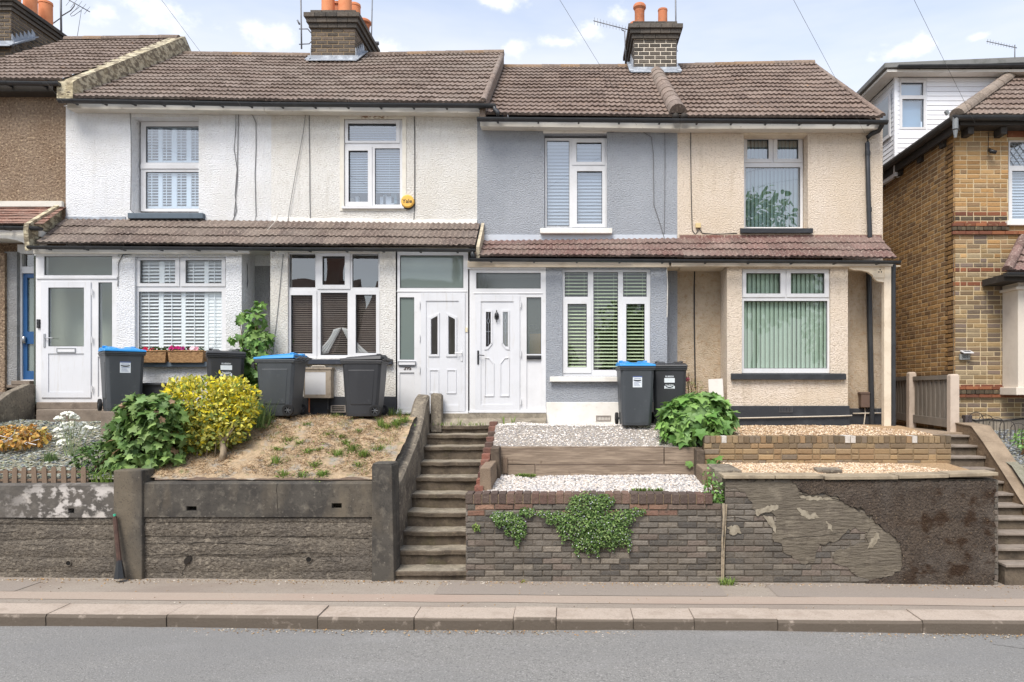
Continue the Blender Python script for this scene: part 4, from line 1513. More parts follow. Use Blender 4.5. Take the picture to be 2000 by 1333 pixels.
mb.tube([P(1395, 818, YB - .06), P(1500, 816, YB - .06), P(1640, 813, YB - .06), P(1664, 812, YB - .06)], .011, 8)
mb.tube([P(1666, 808, YW - .06), P(1732, 807, YW - .06)], .011, 8)
M['pipe_pale'] = mat("pale_pipe", rgb(196, 186, 170), .6, [(20, rgb(140, 128, 112), .55, .75, .7)])
mb.build('gas_pipe', M['pipe_pale'], h4, smooth=True)
for r, yy in (((1522, 1548, 795, 806), YB - .04), ((1690, 1714, 799, 806), YW - .04)):
    mb = MB()
    mb.slab(*rect(r, yy), yy, yy + .02, [rect((r[0] + 1 + k * (r[1] - r[0] - 2) / 8, r[0] + 1 + (k + .75) * (r[1] - r[0] - 2) / 8, r[2] + 1 + j * (r[3] - r[2] - 2) / 4, r[2] + 1 + (j + .7) * (r[3] - r[2] - 2) / 4), yy) for k in range(8) for j in range(4)])
    mb.build('air_brick', mat("dark_grille", rgb(82, 82, 84), .7), h4)
y = YW + .24
w = window(h4, y, (1449, 1568, 264, 447), [(1456, 1563, 327, 444)], [((1452, 1508, 266, 318), (1459, 1501, 273, 311)), ((1511, 1566, 266, 318), (1518, 1559, 273, 311))], pm=M['glass_up'], label="upper window with pale vertical blind and two top lights")
vertical_blind(w, (1452, 1566, 268, 444), y + .09, 15, M['blind_pale'], .45)
room(h4, up4, YW + .3)
s_ = sill(w, (1447, 1588, 445, 455), YW - .0, .07, M['black_paint'])
mb = MB()
mb.pbox((1452, 1577, 247, 263), YW - .012, .2)
mb.build('lintel', M['smooth_cream'], h4, bevel=.006)
y = YB + .05
w = window(h4, y, low4, [(1453, 1616, 588, 720)], [((1450, 1533, 527, 581), (1457, 1524, 534, 574)), ((1536, 1619, 527, 581), (1544, 1610, 534, 574))], label="wide lower window with closed sage green vertical blind")
vertical_blind(w, (1452, 1618, 531, 722), y + .09, 19, M['blind_green'], .38)
room(h4, low4, YB + .2)
sill(w, (1429, 1653, 730, 742), YB, .07, M['black_paint'])
main_roof(h4, (xe3 + .2, 229), (1725, 231), 131, 123, PAL_ROOF_B, M['tile_lichen'], .03)
eaves(h4, (xe3 + .5, 241), (1722, 241), (xe3 + .2, 234), (1733, 237), 6)
mb = MB()
xv = X(1725, YE)
half_round(mb, P(1724, 229, YE) + Vector((0, 0, .02)), Vector((xv, YR, Z(126, YR))), .05, (0, -.6, .8), seg=.33, pal=PAL_ROOF_B)
mb.xprism([(YE, Z(232, YE)), (YR, Z(124, YR)), (BACK + .4, Z(232, YE)), (BACK + .4, Z(245, YE)), (YR, Z(132, YR)), (YE, Z(240, YE))], xv - .12, xv - .05, PAL_ROOF_B[1])
mb.xprism([(YW + .01, Z(238, YW)), (YR, Z(136, YR)), (BACK, Z(238, YW))], wx[4] - .14, wx[4] - .02, rgb(210, 192, 168))
mb.build('verge_tiles', M['tile'], h4)
canopy(h4, wx[3] + .002, X(1750, YC), ypix(wx[3], L3, YC), Z(506, YC), ypix(wx[3], T3, YW), Z(462, YW), PAL_CAN_B, 5, wx[3] + .002, X(1754, YC))
mb = MB()
for k in range(9):                                               # row of brick slips above the canopy
    a = 1328 + k * 44
    mb.pbox((a, min(a + 42, 1723), 459.5, 468), YW - .02, .02, pick([rgb(122, 84, 76), rgb(108, 76, 70), rgb(134, 98, 90)]))
mb.box(X(1326, YW), wx[4], YW - .012, YW, Z(470, YW), Z(458.5, YW), rgb(186, 168, 146))
mb.build('tile_slips', M['tile'], h4, bevel=.003)
mb = MB()
mb.box(X(1310, YB), X(1745, YB), YB - .06, YB, Z(522, YB), Z(512, YB))
mb.box(wx[3], wx[4] + .08, YB, YW, Z(521, YB), Z(519, YB))
mb.build('soffit', M['smooth_cream'], h4, bevel=.003)
mb = MB()
yy = YB - .05
mb.pbox((1727, 1741, 517, 836), yy, .11)
mb.build('porch_post', M['smooth_cream'], h4, bevel=.008)
mb = MB()
pts = [(1656, 517), (1728, 517), (1728, 552), (1714, 550), (1708, 545), (1704, 538), (1696, 532), (1684, 529), (1668, 528), (1660, 525), (1656, 521)]
mb.pprism(pts, yy + .01, .06)
mb.pbox((1709, 1730, 541, 543), yy - .005, .08)
for a, b in ((1719, 527), (1716.5, 531.5), (1721.5, 531.5)):
    mb.tube([P(a, b, yy + .012), P(a, b, yy + .005)], .012, 8, m=1)
mb.build('bracket', [M['smooth_cream'], M['dark_board']], h4, bevel=.004)
mb = MB()
yy = YB - .03
mb.tube([P(1745, 510, yy), P(1745, 680, yy), P(1745, 836, yy)], .036, 10)
for py in (523, 672, 822):
    mb.tube([P(1745, py - 4, yy), P(1745, py + 4, yy)], .041, 10)
mb.build('downpipe', M['gutter'], h4, smooth=True, flat_limit=40)
mb = MB()
yy = YW - .06
mb.tube([P(1723, 240, yy - .2), P(1722, 246, yy - .18), P(1716, 256, yy - .1), P(1702, 262, yy - .02), P(1695, 268, yy), P(1694, 280, yy), P(1696, 380, yy), P(1699, 464, yy)], .04, 10)
for py in (300, 410):
    mb.tube([P(1694.5 + (py - 300) * .027, py - 4, yy), P(1694.7 + (py - 300) * .027, py + 4, yy)], .046, 10)
mb.build('downpipe', M['gutter'], h4, smooth=True, flat_limit=40)
mb = MB()
mb.tube([P(1697, 532, yy), P(1699, 640, yy), P(1703, 832, yy)], .046, 10)
mb.build('downpipe', M['gutter'], h4, smooth=True, flat_limit=40)
mb = MB()
mb.pbox((1682, 1699, 768, 796), YW - .12, .12)
mb.pbox((1680.5, 1699.5, 766, 770), YW - .13, .13)
mb.tube([P(1689, 796, YW - .06), P(1690, 808, YW - .06), P(1687, 832, YW - .07)], .012, 6, m=1)
M['brown_plastic'] = mat("brown_plastic_box", rgb(104, 86, 76), .5, [(10, rgb(88, 72, 64), .5, .75, .6)])
mb.build('cable_box', [M['brown_plastic'], M['pipe_pale']], h4, bevel=.006)
cable(h4, [(1349, 247), (1349, 300), (1350, 380), (1352, 450), (1358, 458), (1363, 452), (1364, 444), (1372, 456), (1395, 458), (1440, 456)], YW - .012, .007, WIRE_D)
cable(h4, [(1357, 520), (1356, 560), (1356, 640), (1357, 700), (1358, 758)], YW - .012, .011, WIRE_D)
mb = MB()
mb.pbox((1359, 1369, 436, 445), YW - .05, .05)
mb.build('junction_box', mat("yellowed_junction_box", rgb(212, 190, 140), .5), h4, bevel=.005)


# ------------------------------------------------------------------ chimneys (each a part of one house)
PAL_CH = [rgb(98, 90, 82), rgb(86, 79, 73), rgb(108, 99, 90), rgb(80, 74, 69), rgb(112, 100, 90)]
PAL_CH_D = [rgb(86, 82, 77), rgb(96, 91, 85), rgb(104, 97, 89), rgb(78, 75, 71)]


def chimney(house, x0, x1, yf, yb, zb, z_corb, z_top, pal, mortar, pale=None):
    """brick stack with three oversailing courses; zb base, z_corb start of the corbels, z_top top"""
    mb = MB()
    mb.box(x0 + .012, x1 - .012, yf + .012, yb - .012, zb, z_top - .02)
    st = mb.build('chimney', mortar, house)
    mb = MB()
    d = yb - yf
    for o, u, n, L in (((x0, yf + .012, zb), (1, 0, 0), (0, -1, 0), x1 - x0), ((x1 - .012, yf, zb), (0, 1, 0), (1, 0, 0), d), ((x0 + .012, yf, zb), (0, 1, 0), (-1, 0, 0), d), ((x0, yb - .012, zb), (1, 0, 0), (0, 1, 0), x1 - x0)):
        bricks(mb, o, u, n, L, z_corb - zb, pal, jt=.015, dep=.008, jit=.002, seed=int(abs(o[0] * 10) + 3 * n[1] + 7))
    h = (z_top - z_corb) / 4
    for k, e in enumerate((.035, .075, .115, .01)):
        za, zb2 = z_corb + k * h, z_corb + (k + 1) * h
        nb = max(3, round((x1 - x0 + 2 * e) / .22))
        for i in range(nb):
            a = x0 - e + (x1 - x0 + 2 * e) * i / nb
            b = x0 - e + (x1 - x0 + 2 * e) * (i + 1) / nb
            mb.box(a + .003, b - .003, yf - e, yb + e, za + .004, zb2 - .003, pick(PAL_CH_D))
    mb.build('brickwork', M['brick'], st, bevel=.004)
    return st


def pot(st, x, y, z, r, h, m, style=0, wide=1.0):
    mb = MB()
    prof = [(r * .98, -.03), (r, .02), (r * .93, h * .8), (r * .93, h * .88), (r * 1.14, h * .9), (r * 1.16, h), (r * .8, h), (r * .78, h - .1)]
    if style == 1:
        prof = [(r * 1.0, -.03), (r * .98, h * .62), (r * 1.02, h * .64), (r * 1.0, h * .7), (r * 1.12, h * .74), (r * 1.3, h * .8), (r * 1.28, h * .9), (r * 1.05, h * .97), (r * .7, h), (r * .65, h - .1)]
    elif style == 2:
        prof = [(r * 1.04, -.03), (r * 1.0, .05), (r * .97, h * .86), (r * 1.04, h * .88), (r * 1.0, h * .97), (r * .8, h), (r * .76, h - .1)]
    mb.lathe((x, y, z), prof, 18)
    return mb.build('chimney_pot', m, st, smooth=True, flat_limit=35)


def flash(st, x0, x1, yf, zf, slope, depth, m, steps=5):
    """lead apron along the front and stepped soakers up both sides"""
    mb = MB()
    mb.box(x0 - .06, x1 + .06, yf - .012, yf + .004, zf - .03, zf + .08)
    mb.hexa([(x0 - .06, yf - .12, zf - .08), (x1 + .06, yf - .12, zf - .08), (x1 + .06, yf, zf - .005), (x0 - .06, yf, zf - .005), (x0 - .06, yf - .12, zf - .065), (x1 + .06, yf - .12, zf - .065), (x1 + .06, yf, zf + .012), (x0 - .06, yf, zf + .012)])
    for xs, s in ((x1, 1), (x0, -1)):
        for k in range(steps):
            ya, yb2 = yf + depth * k / steps, yf + depth * (k + 1) / steps
            za, zb2 = zf + slope * (ya - yf), zf + slope * (yb2 - yf)
            q = [(ya, za - .02), (yb2, zb2 - .02), (yb2, zb2 + .10), (ya + .01, zb2 + .16)]
            a, b = (xs, xs + .014) if s > 0 else (xs - .014, xs)
            mb.xprism(q, a, b)
        a, b = (xs, xs + .09) if s > 0 else (xs - .09, xs)
        mb.hexa([(a, yf - .1, zf - .05), (b, yf - .1, zf - .05), (b, yf + depth, zf + slope * depth + .03), (a, yf + depth, zf + slope * depth + .03),
                 (a, yf - .1, zf - .03), (b, yf - .1, zf - .03), (b, yf + depth, zf + slope * depth + .05), (a, yf + depth, zf + slope * depth + .05)])
    return mb.build('flashing', m, st)


SL1 = (Z(108, YR) - Z(194, YE)) / (YR - YE)
SL3 = (Z(131, YR) - Z(229, YE)) / (YR - YE)
yf = 15.05
zf = Z(194, YE) + SL1 * (yf - YE) + .05
c1 = chimney(h1, X(607, yf), X(694, yf), yf, yf + 1.45, zf - .25, Z(56, yf), Z(20, yf), PAL_CH, M['mortar_tan'])
flash(c1, X(607, yf), X(694, yf), yf, zf, SL1, .62, M['lead'])
zt = Z(20, yf)
for x_, y_, r_, h_, m_, s_ in ((634, yf + .22, .135, .55, 'pot_new', 2), (667, yf + .24, .14, .6, 'pot_new', 2), (639, yf + .72, .135, .5, 'pot', 0), (672, yf + .74, .13, .52, 'pot_new', 2), (643, yf + 1.2, .13, .5, 'pot', 0), (678, yf + 1.22, .13, .42, 'pot', 1)):
    pot(c1, X(x_, yf), y_, zt, r_, h_, M[m_], s_)
yf = 15.1
zf = Z(229, YE) + SL3 * (yf - YE) + .06
c2 = chimney(h3, X(1237, yf), X(1322, yf), yf, yf + 1.3, zf - .25, Z(77, yf), Z(42, yf), PAL_CH_D, M['mortar_white'])
flash(c2, X(1237, yf), X(1322, yf), yf, zf, SL3, .6, M['lead'])
zt = Z(42, yf)
for x_, y_, r_, h_, m_, s_ in ((1251, yf + .2, .105, .47, 'pot', 1), (1297, yf + .22, .10, .37, 'pot', 2), (1247, yf + .75, .10, .36, 'pot', 1)):
    pot(c2, X(x_, yf), y_, zt, r_, h_, M[m_], s_)
yf = 15.0
x1 = X(22, yf)
SL0 = (Z(79, YR) - Z(157, YE)) / (YR - YE)
zf = Z(157, YE) + SL0 * (yf - YE) + .04
c0 = chimney(h0, x1 - .95, x1, yf, yf + 1.5, zf - .3, Z(22, yf), Z(-8, yf), PAL_CH, M['mortar_tan'])
flash(c0, x1 - .95, x1, yf, zf, SL0, .66, M['lead'], 6)
zt = Z(-8, yf)
for x_, y_, r_ in ((x1 - .22, yf + .35, .13), (x1 - .2, yf + .8, .135), (x1 - .19, yf + 1.25, .14), (x1 - .65, yf + .8, .13)):
    pot(c0, x_, y_, zt, r_, .55, M['pot_new'], 2)

# ------------------------------------------------------------------ aerials
ALU = mat("weathered_aluminium", rgb(120, 122, 126), 0.5, [(12, rgb(78, 78, 80), .5, .7, .7)], metal=.3)


def aerial(label, mast, booms=(), extra=(), r=.018):
    """mast = 3D points; booms = (a, b, n elements, half length, element direction)"""
    mb = MB()
    mb.tube(mast, r, 8)
    base = Vector(mast[0])
    rt = empty('tv_aerial', base)
    tag(rt, label, "aerial", "television aerials on the roofs")
    mb.build('mast', ALU, rt, smooth=True)
    for a, b, n, hl, dr in booms:
        a, b, dr = Vector(a), Vector(b), Vector(dr).normalized()
        mb = MB()
        mb.tube([a, b], .010, 6)
        bo = mb.build('boom', ALU, rt, smooth=True)
        mb = MB()
        for i in range(n):
            p = a.lerp(b, (i + .3) / n)
            k = hl * (1 - .35 * i / n)
            mb.tube([p - dr * k, p + dr * k], .0045, 5)
        mb.build('elements', ALU, bo)
    if extra:
        mb = MB()
        for pts, rr in extra:
            mb.tube(pts, rr, 6)
        mb.build('mounting_bracket', ALU, rt, smooth=True)
    return rt


y = 16.5
aerial("tall mast with bare hooped aerial beside the leftmost chimney", [P(120, 82, y), P(119, 20, y), P(119, -60, y)],
       [(P(134, 0, y), P(176, 24, y + .3), 5, .16, (.45, .3, 1))],
       [([P(104, 46, y - .1), P(118, 36, y)], .012), ([P(118, 33, y), P(138, 21, y), P(145, 12, y), P(146, 6, y)], .012), ([P(159, 20, y), P(150, 78, y + .2)], .005),
        ([P(155, 14, y), P(142, 24, y), P(137, 29, y), P(139, 32, y), P(144, 31, y), P(158, 21, y)], .006), ([P(116, 80, y), P(123, 70, y)], .03)], .022)
y = 15.3
aerial("grey mast with two bracket arms on the left side of the central chimney", [P(589, 96, y), P(588.5, 60, y), P(587, -40, y)], [],
       [([P(584, 57, y), P(601, 57, y), P(612, 70, y + .1)], .011), ([P(584, 87, y), P(604, 86, y), P(613, 76, y + .1)], .011), ([P(581, 40, y), P(585, 48, y)], .02)], .017)
y = 16.6
aerial("slim mast with a small box aerial right of the central chimney", [P(725, 106, y), P(726, 50, y), P(728, -40, y)], [],
       [([P(732, 85, y), P(740, 85, y)], .04), ([P(738, 89, y), P(738, 94, y)], .006)], .014)
y = 15.2
aerial("long comb aerial pointing left from the chimney with two pots", [P(1222, 118, y + .2), P(1220, 61, y + .2)], [(P(1159, 41, y + .3), P(1232, 60, y + .2), 12, .085, (0, .1, 1))],
       [([P(1219, 61, y + .2), P(1213, 58, y + .2)], .01), ([P(1221, 100, y + .2), P(1224, 100, y + .4)], .02)], .013)
aerial("tall thin mast on the right side of the chimney with two pots", [P(1321, 98, y - .05), P(1320, 40, y - .05), P(1319, -40, y - .05)], [],
       [([P(1313, 84, y), P(1318, 80, y - .05), P(1324, 62, y - .05)], .012), ([P(1313, 84, y), P(1312, 94, y), P(1317, 100, y - .05), P(1324, 100, y - .05)], .010), ([P(1326, 55, y), P(1324, 75, y)], .02)], .016)
y = 18.0
aerial("small comb aerial above the dormer of the yellow brick house", [P(1982, 128, y), P(1982, 88, y)], [(P(1927, 81, y), P(1986, 94, y), 11, .07, (.25, .2, 1))], (), .014)

# ------------------------------------------------------------------ yellow brick house on the right
h5 = tag(empty('detached_house', (7.6, 12.2, 1.9)), "yellow stock brick house on the right with red brick bands and white dormer", "house")
Y5 = 12.2
x0, x1, z0, z1 = X(1863, Y5), X(2190, Y5), Z(842, Y5), Z(240, Y5)
up5, bay5 = (1970, 2080, 270, 432), None
PAL_Y = [rgb(174, 136, 90), rgb(162, 126, 84), rgb(180, 146, 102), rgb(158, 126, 86), rgb(164, 132, 94), rgb(166, 130, 86), rgb(154, 126, 94), rgb(176, 142, 98), rgb(164, 138, 106)]
PAL_YD = [rgb(144, 122, 90), rgb(126, 107, 84), rgb(154, 131, 96), rgb(116, 102, 88), rgb(150, 133, 106), rgb(136, 115, 86), rgb(126, 110, 98)]
PAL_YS = [rgb(160, 124, 78), rgb(146, 112, 70), rgb(168, 132, 86), rgb(128, 100, 70), rgb(152, 119, 80), rgb(136, 106, 74)]
PAL_REDB = [rgb(134, 84, 60), rgb(122, 76, 56), rgb(146, 94, 66), rgb(116, 74, 58)]
PAL_DK = [rgb(84, 74, 60), rgb(70, 62, 52), rgb(96, 86, 70)]
hgt = z1 - z0
rows = max(1, round(hgt / .075))
ph = hgt / rows


def row_of(py):
    return int((Z(py, Y5) - z0) / ph)


band = {}
for py in (262, 440, 456, 540, 564, 758, 774):
    band[row_of(py)] = PAL_REDB
for py in (447, 766):
    band[row_of(py)] = PAL_DK
for r in range(rows):
    if r not in band and r < row_of(470):
        band[r] = PAL_YD if r < row_of(520) else PAL_Y + PAL_YD
ux = rect(up5, Y5)


def keep5(s, t):
    xx, zz = x0 + s, z0 + t
    return not (ux[0] < xx < ux[1] and ux[2] < zz < ux[3])


mb = MB()
mb.slab(x0 + .013, x1, 1.4, z1, Y5 + .012, Y5 + .3, [ux])
mb.box(x0 + .013, x0 + .2, Y5 + .05, 17.5, 1.4, z1)
mb.box(x0 + .2, x1, 17.3, 17.5, 1.4, z1)
mb.box(x0 + .2, x1, Y5 + .3, 17.3, z1 - .1, z1 - .02)
wl5 = mb.build('wall', M['mortar_pale'], h5)
mb = MB()
bricks(mb, (x0, Y5 + .012, z0), (1, 0, 0), (0, -1, 0), x1 - x0, hgt, PAL_Y, jt=.014, dep=.007, bond='flemish', hole=(ux[0] - x0, ux[1] - x0, ux[2] - z0, ux[3] - z0), band=band, seed=5)
mb.build('front_brickwork', M['brick_yellow'], wl5)
mb = MB()
sband = {r: PAL_YS for r in range(rows)}
for py in (540, 564):
    pass
bricks(mb, (x0 + .013, Y5, z0), (0, 1, 0), (-1, 0, 0), 5.2, hgt, PAL_YS, jt=.014, dep=.005, bond='flemish', band=None, seed=6)
M['brick_side'] = mat("brown_stock_brick", (1, 1, 1), 0.92, [(28, rgb(104, 82, 58), .52, .72, .5), (1.2, rgb(112, 88, 62), .5, .75, .5)], [(35, .6, .008)], tint=True)
M['mortar_brown'] = mat("weathered_brown_mortar", rgb(164, 134, 94), 0.95, [(3, rgb(120, 92, 58), .45, .7, .8)], [(30, .6, .01)])
mb.build('side_brickwork', M['brick_side'], wl5)
mb = MB()                                                        # projecting string courses with a dentil row
for pa, pb, dk in ((452, 459, 0), (436.5, 443, 0), (443.5, 451, 1), (755, 761.5, 0), (770.5, 777, 0), (762, 770, 1)):
    za, zb2 = Z(pb, Y5), Z(pa, Y5)
    end = ux[0] if pa < 445 else x1
    e = .035
    n = int((end - x0) / (.075 if dk else .225))
    mb = MB()
    for i in range(n + 1):
        a, b = x0 - e + (end - x0 + e) * i / (n + 1), x0 - e + (end - x0 + e) * (i + 1) / (n + 1)
        mb.box(a + .004, b - .004, Y5 - e - (.012 if dk and i % 2 else 0), Y5 + .02, za + .003, zb2 - .003, pick(PAL_DK if dk else PAL_REDB))
    mb.build('string_course', M['brick_yellow'], wl5, bevel=.003)
mb = MB()
mb.box(x0 - .02, x1, Y5 - .03, Y5 + .05, 1.5, Z(818, Y5))
mb.build('plinth', mat("grey_cement_plinth", rgb(146, 136, 122), .95, [(5, rgb(112, 104, 92), .45, .7, .7)], [(20, .5, .01)]), h5, bevel=.01)
y = Y5 + .1
w = window(h5, y, up5, [(1973, 2076, 278, 324), (1977, 2072, 334, 428)], pm=M['glass_up'], label="upper window with diamond leaded top light")
mb = MB()
for k in range(-6, 16):
    for s in (-1, 1):
        xa = 1973 + k * 13
        a, b = (xa, 278), (xa + s * 34, 324)
        def clip(p, q):
            (ax, ay), (bx, by) = p, q
            for lim, lo in ((1973, True), (2076, False)):
                for _ in (0, 1):
                    if (ax < lim) if lo else (ax > lim):
                        if (bx < lim) if lo else (bx > lim):
                            return None
                        t = (lim - ax) / (bx - ax)
                        ax, ay = lim, ay + (by - ay) * t
                    (ax, ay), (bx, by) = (bx, by), (ax, ay)
            return (ax, ay), (bx, by)
        cc = clip(a, b)
        if cc:
            mb.tube([P(*cc[0], y + .022), P(*cc[1], y + .022)], .005, 5)
mb.build('leadwork', M['lead'], w)
venetian(w, (1974, 2076, 276, 430), y + .13, .05, .055, .95, M['blind_white'])
room(h5, up5, Y5 + .25)
s_ = MB()
s_.box(X(1968, Y5 - .06), x1, Y5 - .06, Y5 + .12, Z(440, Y5 - .06), Z(431, Y5 - .06))
s_.build('sill', M['smooth_white'], w, bevel=.006)
mb = MB()
mb.box(ux[0] - .02, ux[1] + .02, Y5 - .012, Y5 + .1, Z(268, Y5), Z(256, Y5), PAL_REDB[0])
mb.build('lintel', M['brick_yellow'], h5, bevel=.004)
# bay with stone pier and little tiled roof
mb = MB()
yb = 11.75
mb.box(X(1990, yb), X(2170, yb), yb + .02, Y5, Z(772, yb), Z(548, yb))
mb.box(X(1983, yb), X(2170, yb), yb - .03, Y5, Z(772, yb), Z(757, yb))
mb.box(X(1984, yb), X(2170, yb), yb - .02, Y5, Z(566, yb), Z(560, yb))
mb.build('bay_pier', mat("pale_painted_stone", rgb(214, 204, 190), .8, [(3, rgb(188, 176, 160), .5, .75, .6)], [(14, .3, .008)]), h5, bevel=.008)
mb = MB()
xa = X(1966, 11.55)
tiles(mb, (xa, 11.55, Z(531, 11.55)), (x1, 11.55, Z(531, 11.55)), (x1, Y5, Z(470, Y5)), (xa, Y5, Z(470, Y5)), 4, .15, pal=PAL_CAN_B)
brf = mb.build('bay_roof', M['tile'], h5)
import bmesh


def cut(ob, co, no):
    bm = bmesh.new()
    bm.from_mesh(ob.data)
    o = ORG[ob.name]
    bmesh.ops.bisect_plane(bm, geom=bm.verts[:] + bm.edges[:] + bm.faces[:], plane_co=Vector(co) - o, plane_no=Vector(no), clear_outer=True)
    bm.to_mesh(ob.data)
    bm.free()


cut(brf, (xa, 11.55, 0), (-1, 1, 0))
mb = MB()
half_round(mb, (xa, 11.53, Z(531, 11.55) + .02), (xa + .66, 12.19, Z(470, Y5) + .03), .08, (-.4, -.4, .8), pal=PAL_CAN_B)
mb.build('hip_tiles', M['tile'], brf)
gutter(h5, (xa - .05, 11.5, Z(533, 11.5)), (x1, 11.5, Z(533, 11.5)), .06, 3, name='bay_gutter')
mb = MB()
mb.box(xa - .02, x1, 11.58, Y5, Z(549, 11.6), Z(536, 11.6))
mb.build('bay_soffit', M['dark_board'], h5)
# main hipped roof
hx, hy, hz = X(1869, 11.92), 11.92, Z(227, 11.92)
k5 = .715
d = 3.3
mb = MB()
tiles(mb, (hx, hy, hz), (x1 + .3, hy, hz), (x1 + .3, hy + d, hz + k5 * d), (hx, hy + d, hz + k5 * d), 12, .15, pal=PAL_ROOF_B)
rf5 = mb.build('roof', M['tile'], h5)
cut(rf5, (hx, hy, 0), (-1, 1, 0))
mb = MB()
half_round(mb, (hx, hy, hz + .01), (hx + d, hy + d, hz + k5 * d + .01), .12, (-.4, -.4, .8), pal=[rgb(140, 126, 112), rgb(130, 117, 104)])
mb.build('hip_tiles', M['tile'], rf5)
mb = MB()
mb.add([(hx, hy, hz), (hx + d, hy + d, hz + k5 * d), (hx + d, 18, hz + k5 * d), (hx, 18, hz)], [(0, 1, 2, 3)], PAL_ROOF_B[0])
mb.add([(hx + d, hy + d, hz + k5 * d - .02), (x1 + .3, hy + d, hz + k5 * d - .02), (x1 + .3, 18, hz + k5 * d - .02), (hx + d, 18, hz + k5 * d - .02)], [(0, 1, 2, 3)], PAL_ROOF_B[0])
mb.build('roof_slope', M['tile'], rf5)
gutter(h5, (hx - .1, hy - .06, hz - .03), (x1, hy - .06, hz - .03), .065, 4)
mb = MB()
mb.tube([(hx - .07, hy - .06, hz - .06), (hx - .07, 17.4, hz - .06)], .07, 10)
mb.box(hx - .01, hx + .05, hy, 17.4, hz - .24, hz - .05)
mb.box(hx, x1, hy, hy + .04, hz - .15, hz - .04)
mb.box(hx, x1, hy + .04, Y5, hz - .15, hz - .13)
for k in range(6):
    mb.box(hx + .05, x0 + .02, 12.45 + k * .8, 12.6 + k * .8, hz - .32, hz - .16)
for k in range(5):
    mb.box(x0 + .12 + k * .55, x0 + .22 + k * .55, hy + .06, Y5, hz - .27, hz - .15)
mb.build('eaves', M['dark_board'], h5, bevel=.004)
# white dormer behind the hip
yd = 14.2
xd0, xd1 = X(1749, yd), X(2090, yd)
zd0, zd1 = Z(345, yd), Z(152, yd)
wz = (X(1757, yd), X(1808, yd), Z(253, yd), Z(156, yd))
mb = MB()
wd = [(1760, 1803, 162, 187), (1762, 1804, 194, 249)]
mb.slab(xd0, xd1, zd0, zd1, yd, yd + .1, [wz])
for i in range(21):                                              # shiplap boards
    za = zd0 + i * (zd1 - zd0) / 21
    hgt_b = (zd1 - zd0) / 21
    for a, b in ((xd0 + .02, xd1),):
        segs = [(a, b)]
        if za + hgt_b > wz[2] - .04 and za < wz[3] + .02:
            segs = [(a, wz[0] - .01), (wz[1] + .02, b)]
        for sa, sb in segs:
            if sb - sa < .02:
                continue
            mb.hexa([(sa, yd - .016, za + .004), (sb, yd - .016, za + .004), (sb, yd, za + .004), (sa, yd, za + .004), (sa, yd - .008, za + hgt_b - .002), (sb, yd - .008, za + hgt_b - .002), (sb, yd, za + hgt_b - .002), (sa, yd, za + hgt_b - .002)])
    mb.hexa([(xd0 - .016, yd, za + .004), (xd0, yd, za + .004), (xd0, 16.6, za + .004), (xd0 - .016, 16.6, za + .004), (xd0 - .008, yd, za + hgt_b - .002), (xd0, yd, za + hgt_b - .002), (xd0, 16.6, za + hgt_b - .002), (xd0 - .008, 16.6, za + hgt_b - .002)])
mb.box(xd0, xd0 + .05, yd, 16.6, zd0, zd1)
mb.box(xd0 - .035, xd0 + .03, yd - .035, yd + .02, zd0, zd1)
dm = mb.build('dormer', mat("white_shiplap_cladding", rgb(236, 238, 242), .4, [(2, rgb(214, 216, 220), .5, .8, .6)], spec=.5), h5, bevel=.002)
mb = MB()
mb.slab(*wz, yd - .01, yd + .06, [rect(r, yd) for r in wd])
gaskets(mb, wd, yd)
wf = mb.build('window', [M['upvc'], M['gasket']], dm, bevel=.004)
for r in wd:
    xa_, xb_, za_, zb_ = rect(r, yd)
    mb = MB()
    mb.add([(xa_, yd + .03, za_), (xb_, yd + .03, za_), (xb_, yd + .03, zb_), (xa_, yd + .03, zb_)], [(0, 1, 2, 3)])
    mb.add([(xa_, yd + .12, za_), (xb_, yd + .12, za_), (xb_, yd + .12, zb_), (xa_, yd + .12, zb_)], [(0, 1, 2, 3)], None, 1)
    mb.build('pane', [M['glass_up'], mat("pale_blue_blind", rgb(170, 200, 222), .8)], dm)
mb = MB()                                                        # side lights facing the terrace
for ya, yb2 in ((14.34, 15.25), (15.34, 16.3)):
    za, zb2 = Z(262, yd), Z(172, yd)
    mb.box(xd0 - .05, xd0 - .03, ya, yb2, za, zb2)
    mb.add([(xd0 - .052, ya + .07, za + .07), (xd0 - .052, yb2 - .07, za + .07), (xd0 - .052, yb2 - .07, zb2 - .07), (xd0 - .052, ya + .07, zb2 - .07)], [(3, 2, 1, 0)], None, 1)
mb.build('side_window', [M['upvc'], mat("dark_side_glass", rgb(150, 160, 168), .08, spec=.8)], dm)
mb = MB()
mb.hexa([(xd0 - .34, yd - .30, zd1 + .06), (xd1, yd - .30, zd1 + .20), (xd1, 16.9, zd1 + .20), (xd0 - .34, 16.9, zd1 + .06), (xd0 - .34, yd - .30, zd1 + .16), (xd1, yd - .30, zd1 + .32), (xd1, 16.9, zd1 + .32), (xd0 - .34, 16.9, zd1 + .16)])
mb.build('dormer_roof', mat("grey_felt_roof", rgb(128, 128, 126), .9, [(6, rgb(96, 98, 92), .5, .7, .7)], [(18, .4, .01)]), dm, bevel=.01)
mb = MB()
mb.box(xd0 - .28, xd1, yd - .26, yd - .03, zd1 - .0, zd1 + .05)
mb.box(xd0 - .28, xd0 - .03, yd - .03, 16.8, zd1 - .0, zd1 + .05)
mb.build('dormer_soffit', M['smooth_white'], dm)
gutter(h5, (xd0 - .1, yd - .32, zd1 + .09), (xd1, yd - .32, zd1 + .12), .05, 4, name='dormer_gutter')
